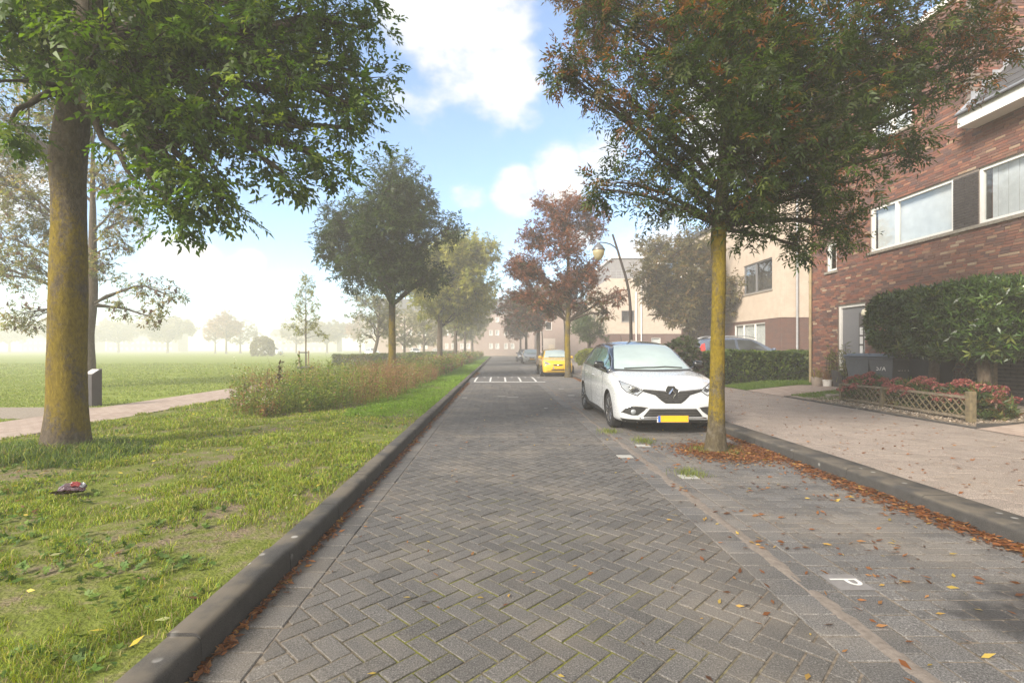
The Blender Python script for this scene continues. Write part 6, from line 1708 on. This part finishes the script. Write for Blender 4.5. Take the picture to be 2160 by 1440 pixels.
# ---- small yellow car and the others: the same kit of parts
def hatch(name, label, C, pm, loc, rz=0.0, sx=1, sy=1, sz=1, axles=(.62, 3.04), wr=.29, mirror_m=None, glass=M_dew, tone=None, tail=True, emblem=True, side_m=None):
    c = Car(name, label, C, pm, loc, rz, sx, sy, sz, roof_m=tone, axles=tuple(a * sy for a in axles), wr=wr)
    X = lambda p: [(x * sx, z * sz) for x, z in p]; Sd = lambda p: [(s_ * sy, z * sz) for s_, z in p]
    cw = C['cowl']; zt = max(C['zt']); bl_ = C['zs'][7]; top = zt - .085; zw = np.interp(cw, C['s'], C['zt']); wr0 = C['wr'][6]; wr1 = C['wr'][8]
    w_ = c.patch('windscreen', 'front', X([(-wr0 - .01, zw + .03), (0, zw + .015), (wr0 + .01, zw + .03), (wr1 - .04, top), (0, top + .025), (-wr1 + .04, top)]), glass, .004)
    c.line('wiper', 'front', X([(-.4, zw + .045), (.05, zw + .055)]), M_plas, .012, .015, parent=w_); c.line('wiper', 'front', X([(.05, zw + .05), (.45, zw + .05)]), M_plas, .012, .015, parent=w_)
    b0, b1 = C['s'][7], C['s'][11]; m_ = (C['s'][8] + C['s'][10]) / 2
    for sd in (-1, 1):
        c.patch('front_side_window', 'side', Sd([(b0 + .02, bl_ + .05), (m_ - .05, bl_ + .07), (m_ - .05, top - .04), (C['s'][8] + .05, top - .06), (b0 + .18, bl_ + .22)]), side_m or M_darkglass, .004, sd)
        c.patch('rear_side_window', 'side', Sd([(m_ + .05, bl_ + .07), (b1 - .1, bl_ + .11), (b1 - .2, top - .09), (m_ + .05, top - .04)]), side_m or M_darkglass, .004, sd)
        c.line('door_gap', 'side', Sd([(cw + .28, .3), (cw + .26, .6), (b0 + .02, bl_)]), M_plas, .005, 0, sd); c.line('door_gap', 'side', Sd([(m_, .3), (m_, bl_)]), M_plas, .005, 0, sd)
        c.patch('sill_cladding', 'side', Sd([(axles[0] + .4, .2), (axles[1] - .4, .2), (axles[1] - .4, .29), (axles[0] + .4, .29)]), M_plas, .006, sd)
        wz = C['wb'][3]
        hl = X([(wz - .03, .80), (wz - .05, .70), (wz - .17, .64), (wz - .36, .655), (wz - .27, .73), (wz - .12, .79)]); 
        lp = c.patch('headlight', 'front', hl if sd > 0 else mir(hl), M_lens, .006)
        ih = X([(wz - .07, .74), (wz - .12, .69), (wz - .24, .675), (wz - .22, .70)]); c.patch('lamp_inner', 'front', ih if sd > 0 else mir(ih), M_lampd, .009, parent=lp, depth=.005)
        if tail:
            zz = bl_; wt = C['wb'][12]; tl = X([(wt - .16, zz - .12), (wt - .02, zz - .12), (wt - .06, zz + .16), (wt - .17, zz + .16)])
            c.patch('tail_light', 'rear', tl if sd > 0 else mir(tl), M_red, .006)
            c.patch('tail_light', 'side', Sd([(C['s'][12] - .02, zz - .1), (C['s'][13], zz - .1), (C['s'][12] + .02, zz + .12), (C['s'][12] - .08, zz + .12)]), M_red, .006, sd)
    ug = c.patch('grille', 'front', X([(-.29, .655), (.29, .655), (.20, .575), (-.20, .575)]), M_plas, .006)
    if emblem:
        h, n, d = c.hit('front', 0, .615 * sz); b_ = MB(); b_.lathe([(.045, 0), (.045, -.02), (.0, -.026)], (h.x, h.y - .005, h.z), 14, 'Y'); b_.build('badge', M_chrome, ug, smooth=True)
    c.patch('lower_grille', 'front', X([(-.38, .335), (.38, .335), (.33, .395), (-.33, .395)]), M_plas, .006)
    c.patch('bumper_slot', 'front', X([(-.60, .275), (.60, .275), (.60, .30), (-.60, .30)]), M_plas, .006)
    h, n, d = c.hit('front', 0, .47 * sz); b_ = MB(); b_.bev(-.26, .26, h.y - .02, h.y - .004, .415 * sz, .415 * sz + .11, .003); pl = b_.build('number_plate', M_plateY, c.root)
    b_ = MB(); b_.bev(-.26, -.218, h.y - .023, h.y - .0195, .418 * sz, .415 * sz + .107, .001); b_.build('plate_strip', M_plateB, pl)
    c.mirror((cw + .32) * sy, (bl_ + .08) * sz, mirror_m or pm, C['wm'][5] + .05)
    c.patch('rear_window', 'rear', X([(-.45, bl_ + .12), (.45, bl_ + .12), (.40, top - .08), (-.40, top - .08)]), M_darkglass, .004)
    return c
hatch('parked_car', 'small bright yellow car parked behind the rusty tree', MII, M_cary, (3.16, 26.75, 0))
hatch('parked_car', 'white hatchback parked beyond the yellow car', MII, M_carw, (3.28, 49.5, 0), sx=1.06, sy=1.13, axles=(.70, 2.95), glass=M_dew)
hatch('parked_car', 'dark car behind the white hatchback, nearly hidden', MII, M_card, (3.0, 57, 0), sx=1.06, sy=1.15, axles=(.70, 2.95), glass=M_darkglass)
dc = hatch('parked_car', 'slate blue family car standing behind the clipped hedge', SCENIC, M_carb, (12.75, 21.7, .312), R(90), sx=.98, sy=1.04, sz=1.02, axles=(.88, 3.685), wr=.33, glass=M_darkglass)
for sd in (-1, 1):
    b_ = MB(); b_.tube([(sd * .56, 1.95, 1.62), (sd * .58, 2.3, 1.70), (sd * .58, 3.6, 1.71), (sd * .56, 3.95, 1.62)], .018, 8); b_.build('roof_rail', M_zinc, dc.root, smooth=True)
    dc.patch('tail_light', 'side', [(4.20, .98), (4.46, .90), (4.40, 1.12), (4.24, 1.36), (4.12, 1.40)], M_red, .01, sd)
for k, (px, d, lab, rz, pm) in enumerate(((592, 112, 'white van parked beyond the misty lawn', R(65), M_carw), (795, 96, 'pale car behind the leaning park tree', R(40), M_carw), (880, 92, 'pale car between two misty verge trunks', R(20), M_carw), (935, 97, 'faint pale car behind the yellowish verge tree', R(30), M_carw))):
    hatch('parked_car' if k else 'parked_van', lab, SCENIC if k == 0 else MII, pm, ((px - VPX) * d / F_PX, d, .125), rz, sy=1.05 if k == 0 else 1.1, sz=1.15 if k == 0 else 1.05, axles=(.88, 3.6) if k == 0 else (.66, 3.0), glass=M_darkglass, emblem=False)
# ================================================================ STREET FURNITURE AND GARDEN THINGS
M_pole = plain('lamp_post_paint', (.055, .045, .04), .5, var=.15, scale=6)
M_cap = plain('lamp_hood_grey', (.15, .15, .155), .4, .4, var=.1)
def globe_material():
    t = NT('frosted_lamp_globe'); t.fin(t.ramp(t.noise(4, 3), [(.3, (.62, .54, .33)), (.7, (.72, .65, .44))]), .3, spec=.5)
    tr = t.n.new('ShaderNodeBsdfTranslucent'); tr.inputs['Color'].default_value = (.8, .72, .5, 1); mx = t.n.new('ShaderNodeMixShader'); mx.inputs[0].default_value = .5
    t.l.new(t.bsdf.outputs[0], mx.inputs[1]); t.l.new(tr.outputs[0], mx.inputs[2]); t.l.new(mx.outputs[0], t.out.inputs['Surface']); return t.m
M_globe = globe_material()
def lamp(label):
    r_ = empty('street_lamp', (4.4, 16.7, PAVE_Z)); tag(r_, label, 'street lamp', 'curved street lamps on the pavement')
    o = np.array([4.4, 16.7, PAVE_Z])
    pts = [(1331, 840), (1331, 718), (1330, 660), (1327, 620), (1320, 585), (1311, 555), (1302, 525), (1292, 494)]
    b_ = MB(); pp = [P(x, y, 16.7) - o for x, y in pts]; pp[0] = np.array([pp[1][0], 0, 0.0])
    t = np.linspace(0, 1, len(pp)); tt = np.linspace(0, 1, 40); pv = np.array(pp); sm = np.stack([pchip(t, pv[:, k], tt) for k in range(3)], -1)
    b_.tube(sm, np.interp(tt, [0, .2, 1], [.062, .052, .032]), 14); b_.build('post', M_pole, r_, smooth=True, auto=60)
    b_ = MB(); b_.tube([(sm[0][0], 0, 0), (sm[0][0], 0, .5)], .085, 14); b_.build('post_sleeve', M_pole, r_, smooth=True, auto=60)
    arm = [(1302, 527), (1298, 522), (1288, 515), (1277, 512), (1266, 511)]
    b_ = MB(); b_.tube([P(x, y, 16.7) - o for x, y in arm], .02, 10); b_.build('arm', M_pole, r_, smooth=True)
    c = P(1262.5, 527, 16.7) - o; c = tuple(c)
    b_ = MB(); b_.lathe([(.0, .26), (.05, .25), (.06, .20), (.13, .15), (.18, .07), (.215, .02), (.215, -.015), (.2, -.02)], c, 28); hd = b_.build('lamp_hood', M_cap, r_, smooth=True, auto=50)
    b_ = MB(); b_.lathe([(.2, -.022), (.195, -.1), (.165, -.2), (.115, -.29), (.06, -.335), (0, -.345)], c, 28); b_.build('lamp_globe', M_globe, r_, smooth=True)
    b_ = MB(); b_.bev(sm[0][0] - .03, sm[0][0] + .03, -.064, -.058, 1.55, 1.63, .002); b_.build('number_tag', M_frame, r_)
    return r_
l1 = lamp('tall dark curved street lamp rising behind the white car')
l2 = copy_tree(l1); l2.location.y = 33.3; l2['label'] = 'street lamp half hidden by the rusty tree'
l3 = copy_tree(l1); l3.location.y = 50.5; l3['label'] = 'street lamp beside the white hatchback, small in the mist'

# information post by the path
ip = empty('information_post', (-9.63, 11.9, LAWN_Z)); tag(ip, 'dark square post with slanted white plate beside the path', 'post')
M_post = plain('anthracite_steel', (.05, .045, .045), .55, var=.2, scale=5)
b_ = MB(); a = .13
b_.add([(-a, -a, 0), (a, -a, 0), (a, a, 0), (-a, a, 0), (-a, -a, .74), (a, -a, .74), (a, a, .88), (-a, a, .88)], [(0, 3, 2, 1), (4, 5, 6, 7), (0, 1, 5, 4), (1, 2, 6, 5), (2, 3, 7, 6), (3, 0, 4, 7)])
b_.build('post', M_post, ip); ip.rotation_euler.z = R(-8)
b_ = MB(); sl = math.atan2(.14, .26); b_.box((0, 0, .8175), (.19, .20, .006), rx=sl); b_.build('plate', M_frame, ip)

# crumpled snack bag in the grass
lit = empty('snack_bag', (-3.95, 4.62, LAWN_Z + .015), R(20)); tag(lit, 'crumpled dark red snack bag lying in the grass', 'litter')
M_foil = paint('dark_foil', (.05, .015, .02), .2); M_foil2 = plain('red_foil', (.22, .03, .03), .35); M_silver = plain('silver_foil', (.22, .22, .23), .4, .5)
g = np.random.default_rng(5)
def bagsheet(x0, x1, y0, y1, zf, mat, nm, n=9):
    b_ = MB(); xs_ = np.linspace(x0, x1, n); ys_ = np.linspace(y0, y1, n); v = [(x + g.normal() * .003, y + g.normal() * .003, zf(x, y) + g.normal() * .004) for y in ys_ for x in xs_]
    f = [(j * n + i, j * n + i + 1, (j + 1) * n + i + 1, (j + 1) * n + i) for j in range(n - 1) for i in range(n - 1)]
    v2 = [(x, y, z - .004) for x, y, z in v]; b_.add(v, f); b_.add(v2, [tuple(reversed(q)) for q in f]); b_.build(nm, mat, lit)
bagsheet(-.12, .12, -.08, .02, lambda x, y: .012 + .05 * max(0, -y / .08) ** 2 * (1 - abs(x) / .2) + .02 * abs(x) / .12, M_foil, 'front_foil')
bagsheet(-.11, .11, -.0, .09, lambda x, y: .012 + .075 * (y / .09) * (1 - (x / .16) ** 2), M_foil, 'back_foil')
bagsheet(-.01, .06, .05, .088, lambda x, y: .020 + .075 * (y / .09) * (1 - (x / .16) ** 2), M_foil2, 'red_panel', 5)
bagsheet(.06, .10, .05, .088, lambda x, y: .020 + .075 * (y / .09) * (1 - (x / .16) ** 2), M_silver, 'silver_corner', 5)

# low lattice fence
M_fence = plain('mossy_fence_wood', (.135, .105, .055), .9, var=.4, scale=16, bump=.6)
M_fence2 = plain('grey_fence_wood', (.19, .15, .10), .9, var=.35, scale=18, bump=.6)
fen = empty('lattice_fence', (8.24, 8.77, PAVE_Z)); tag(fen, 'low mossy wooden lattice fence in front of the red hydrangeas', 'fence')
posts = [(8.24, 8.77, .60, .055), (8.38, 10.95, .52, .045), (8.36, 12.25, .50, .045)]; fo = np.array([8.24, 8.77, PAVE_Z])
for (x, y, h, r_) in posts:
    b_ = MB(); b_.bev(x - fo[0] - r_, x - fo[0] + r_, y - fo[1] - r_, y - fo[1] + r_, -.05, h, .012); b_.build('post', M_fence, fen)
for i in range(2):
    a, c = np.array(posts[i][:2]) - fo[:2], np.array(posts[i + 1][:2]) - fo[:2]; dv = c - a; L = np.linalg.norm(dv); u = dv / L; rz = math.atan2(u[1], u[0]); a = a + u * .06; L -= .12
    sag = .0 if i == 0 else .01
    for z in (.14, .49):
        m_ = a + u * L / 2; b_ = MB(); b_.box((m_[0], m_[1], z), (L, .05, .045), rz=rz); b_.build('rail', M_fence2, fen)
    n = int(L / .17)
    for k in range(-2, n + 1):
        for sg in (-1, 1):
            s0 = k * .17; s1 = s0 + .34; z0, z1 = (.16, .47) if sg > 0 else (.47, .16)
            q0, q1 = max(s0, 0), min(s1, L)
            if q1 - q0 < .05: continue
            w0 = z0 + (z1 - z0) * (q0 - s0) / .34; w1 = z0 + (z1 - z0) * (q1 - s0) / .34
            p0 = np.array([*(a + u * q0), w0]); p1 = np.array([*(a + u * q1), w1]); ce = (p0 + p1) / 2; off = np.array([-u[1], u[0], 0]) * .008 * sg; ce = ce + off
            ln = np.linalg.norm(p1 - p0); b_ = MB(); b_.box(tuple(ce), (ln, .012, .022), rz=rz, ry=-math.atan2(w1 - w0, q1 - q0)); b_.build('slat', M_fence, fen)

# trellis by the wall
tr = empty('trellis', (10.2, 10.35, .3)); tag(tr, 'brown wooden trellis between two posts behind the laurel trunk', 'trellis')
for y in (0, 1.05):
    b_ = MB(); b_.bev(-.04, .04, y - .04, y + .04, 0, 1.15, .008); b_.build('post', M_fence2, tr)
for k in range(-3, 6):
    for sg in (-1, 1):
        y0 = k * .2; seg = []
        z0, z1 = .1, 1.1; ya, yb = (y0, y0 + .8) if sg > 0 else (y0 + .8, y0)
        t0, t1 = 0, 1; dy = yb - ya
        ts = sorted([(0.04 - ya) / dy, (1.01 - ya) / dy]); t0, t1 = max(0, ts[0]), min(1, ts[1])
        if t1 - t0 < .08: continue
        p0 = np.array([.01 * sg, ya + dy * t0, z0 + (z1 - z0) * t0]); p1 = np.array([.01 * sg, ya + dy * t1, z0 + (z1 - z0) * t1])
        b_ = MB(); b_.tube([p0, p1], .011, 4); b_.build('slat', M_fence, tr)

# wheelie bins
def bin_thing(label, x, y, rz, body_m, lid_m, text):
    r_ = empty('wheelie_bin', (x, y, .29), rz); tag(r_, label, 'bin', 'wheelie bins behind the hydrangeas')
    b_ = MB(); w0, d0, w1, d1 = .22, .24, .29, .36
    b_.add([(-w0, -d0, .06), (w0, -d0, .06), (w0, d0, .06), (-w0, d0, .06), (-w1, -d1, .96), (w1, -d1, .96), (w1, d1, .96), (-w1, d1, .96)], [(3, 2, 1, 0), (4, 5, 6, 7), (0, 1, 5, 4), (1, 2, 6, 5), (2, 3, 7, 6), (3, 0, 4, 7)]); b_.build('body', body_m, r_)
    b_ = MB(); b_.bev(-.31, .31, -.38, .38, .93, .975, .012); b_.build('rim', body_m, r_)
    b_ = MB(); b_.bev(-.31, .31, -.40, .40, .985, 1.03, .02); b_.bev(-.27, .27, -.33, .33, 1.02, 1.07, .022); b_.build('lid', lid_m, r_, smooth=True, auto=50)
    b_ = MB(); b_.tube([(-.26, .44, .98), (.26, .44, .98)], .018, 8); b_.build('handle', body_m, r_)
    for sd in (-1, 1): b_ = MB(); b_.lathe([(.0, -.025), (.1, -.025), (.1, .025), (0, .025)], (sd * .25, .26, .1), 18, 'X'); b_.build('wheel', M_tyre, r_)
    if text:
        cu = bpy.data.curves.new('house_number', 'FONT'); cu.body = text; cu.size = .17; cu.align_x = 'CENTER'; cu.extrude = .002
        to = bpy.data.objects.new('house_number', cu); COL.objects.link(to); bpy.context.view_layer.update()
        me = bpy.data.meshes.new_from_object(to.evaluated_get(bpy.context.evaluated_depsgraph_get())); bpy.data.objects.remove(to); me.materials.clear(); me.materials.append(M_frame)
        for nm, loc, rot in (('house_number', (0, -.325, .66), (R(90 - 7.6), 0, 0)), ('house_number', (-.278, .0, .66), (R(90 - 4), 0, R(-90)))):
            t_ = link(nm, me, r_); t_.location = loc; t_.rotation_euler = rot
M_bin1 = plain('grey_blue_bin', (.085, .092, .105), .5, var=.12); M_bin2 = plain('dark_grey_bin', (.075, .08, .09), .5, var=.12); M_bin3 = plain('navy_bin', (.022, .027, .04), .5, var=.12)
M_lid1 = plain('blue_grey_lid', (.13, .155, .19), .45, var=.1)
bin_thing('light grey blue wheelie bin nearest the front door', 9.55, 13.05, R(8), M_bin1, M_lid1, None)
bin_thing('grey wheelie bin marked with a house number in white', 9.50, 12.15, R(4), M_bin2, M_lid1, '57A')
bin_thing('dark navy wheelie bin under the laurel tree', 9.95, 11.6, R(2), M_bin3, M_bin2, None)

# hydrangeas: leaf mass with separate flower heads
g = np.random.default_rng(301)
def head_mesh(seed):
    g = np.random.default_rng(seed); n = 90; d = unit(g.normal(size=(n, 3))); d[:, 2] = np.abs(d[:, 2]) * 1.0 - .12; p = d * np.array([.085, .085, .055]) * g.uniform(.85, 1.1, (n, 1))
    V, Q, C = sprays(p, unit(d + g.normal(size=(n, 3)) * .5), np.full(n, .42), spray_template('small')[:12], pick(g, n, [(.33, .085, .085), (.42, .14, .12), (.26, .07, .07), (.48, .22, .17)]), g, roll=2)
    return np_mesh('flower_head', V, Q, mats=[M_leaf], vcol=C)
heads = [head_mesh(k) for k in range(4)]
for (lab, y0, y1, n, seed) in (('red hydrangea by the fence corner next to the door path', 11.2, 12.5, 30, 1), ('red hydrangea behind the middle fence post', 9.8, 11.2, 30, 2), ('red hydrangea beside the fence end post', 8.75, 9.8, 22, 3)):
    yc = (y0 + y1) / 2; pts, nr = ball_shell((8.78, yc, .38), (.42, (y1 - y0) / 2 + .12, .42), 620, g, low=-.9)
    hyd = leaf_mass('hydrangea', lab, 'shrub', pts, nr, spray_template('laurel'), [(.06, .10, .02), (.09, .14, .03), (.05, .075, .018), (.16, .15, .04), (.14, .07, .03)], 310 + seed, .95, None, 'red hydrangeas behind the lattice fence')
    for k in range(n):
        d = unit(g.normal(size=3)); d[2] = abs(d[2]) * .9 + .12; d[0] = -abs(d[0]) * 1.0 if g.random() < .75 else d[0]
        o = link('flower_head', heads[k % 4], hyd); p = np.array([8.78, yc, .40]) + d / np.linalg.norm(d) * np.array([.47, (y1 - y0) / 2 + .12, .46])
        o.location = p - np.array(hyd.location); s_ = g.uniform(.8, 1.35); o.scale = (s_, s_, s_); o.rotation_euler = (g.normal() * .3, g.normal() * .3, g.uniform(0, 6))

# potted plants by the drainpipe and the door
M_pot1 = plain('beige_pot', (.42, .35, .29), .8, var=.1); M_pot2 = plain('white_pot', (.68, .65, .6), .6, var=.06); M_pot3 = plain('slate_vase', (.07, .07, .075), .6, var=.15)
def pot(label, x, y, z, prof, mat, cat='pot', grp=None):
    r_ = empty('plant_pot', (x, y, z)); tag(r_, label, cat, grp); b_ = MB(); b_.lathe(prof, (0, 0, 0), 24); b_.build('vessel', mat, r_, smooth=True, auto=40)
    b_ = MB(); b_.lathe([(.0, prof[-1][1] - .02), (prof[-1][0] * .92, prof[-1][1] - .02)], (0, 0, 0), 16); b_.build('potting_soil', M_dirt, r_); return r_
def strap_leaves(root, n, L, z, pal, seed, up=1.1, w=.03, spread=.5):
    g = np.random.default_rng(seed); d = unit(g.normal(size=(n, 3)) * np.array([spread, spread, .3]) + np.array([0, 0, up])); t = np.array(leaflet((0, 0), 0, 1.0, w / L, fold=.3, droop=.12)); c = np.zeros((n, 3)); c[:, 2] = z * g.random(n); c[:, :2] = g.normal(size=(n, 2)) * .04
    V, Q, C = sprays(c, d, L * g.uniform(.6, 1.1, n), t, pick(g, n, pal), g, roll=3); link('leaves', np_mesh('leaves', V, Q, mats=[M_leaf], vcol=C), root)
OLE = [(.13, .17, .04), (.2, .22, .07), (.10, .13, .035), (.3, .27, .12)]
r1 = pot('tall beige pot with a narrow leaved plant by the drainpipe', 10.10, 15.95, .3, [(.12, 0), (.14, .02), (.17, .27), (.175, .28), (.165, .28)], M_pot1, grp='pots beside the front door')
strap_leaves(r1, 50, .5, .30, [(.25, .19, .07), (.2, .2, .06)], 1, up=.8)
r2 = pot('white pot with dry ornamental grass', 10.30, 15.75, .3, [(.1, 0), (.12, .01), (.14, .2), (.13, .21), (.12, .21)], M_pot2, grp='pots beside the front door')
strap_leaves(r2, 90, .6, .22, [(.28, .17, .08), (.22, .12, .06)], 2, up=1.3, w=.012)
r3 = pot('slim slate vase with lanterns beside the white pot', 10.42, 15.45, .3, [(.09, 0), (.11, .02), (.17, .5), (.18, .52), (.165, .52)], M_pot3, grp='pots beside the front door')
strap_leaves(r3, 14, .4, .5, OLE, 3)
def oleander(label, x, y, z, h, n, seed):
    g = np.random.default_rng(seed); root = empty('oleander', (x, y, z)); tag(root, label, 'plant', 'oleanders beside the front door')
    b_ = MB(); P_, D_ = [], []
    for k in range(7):
        a = g.uniform(0, 6.28); tip = np.array([math.cos(a) * .28 * g.random(), math.sin(a) * .28 * g.random(), h * g.uniform(.7, 1.0)]); b_.tube(limb_curve((0, 0, .0), tip, g, 5, .0), np.linspace(.012, .006, 5), 5)
        for j in range(n):
            f = g.uniform(.35, 1); P_.append(tip * f); D_.append(g.normal(size=3) * np.array([1, 1, .35]) + np.array([0, 0, .55]))
    b_.build('stems', M_bark, root); t = np.array(leaflet((0, 0), 0, .19, .026, fold=.25, droop=.1))
    V, Q, C = sprays(np.array(P_), np.array(D_), g.uniform(.7, 1.25, len(P_)), t, pick(g, len(P_), OLE), g, roll=2); link('leaves', np_mesh('leaves', V, Q, mats=[M_leaf], vcol=C), root)
oleander('yellowish oleander bush by the drainpipe', 10.42, 15.75, .3, 1.35, 22, 11)
oleander('green oleander in front of the grey door', 9.85, 14.25, .28, 1.35, 24, 12)
# stepping wall stones and a low timber by the garden corner
b_ = MB(); b_.bev(8.5, 9.2, 12.9, 13.1, .12, .30, .02); tag(b_.build('edging_stone', M_stone), 'low rough stone edging by the fence corner post', 'edging')
# ================================================================ HAZE
t = NT('morning_mist')
t.n.remove(t.bsdf)
pv = t.n.new('ShaderNodeVolumePrincipled')
pv.inputs['Color'].default_value = (.99, .97, .93, 1)
pv.inputs['Density'].default_value = HAZE
pv.inputs['Anisotropy'].default_value = 0.0
t.l.new(pv.outputs[0], t.out.inputs['Volume'])
b_ = MB(); b_.b(-640, 640, -70, 940, -1.2, 13.4)
tag(b_.build('haze', t.m), 'pale morning mist lying over the street and park', 'mist', kind='stuff')
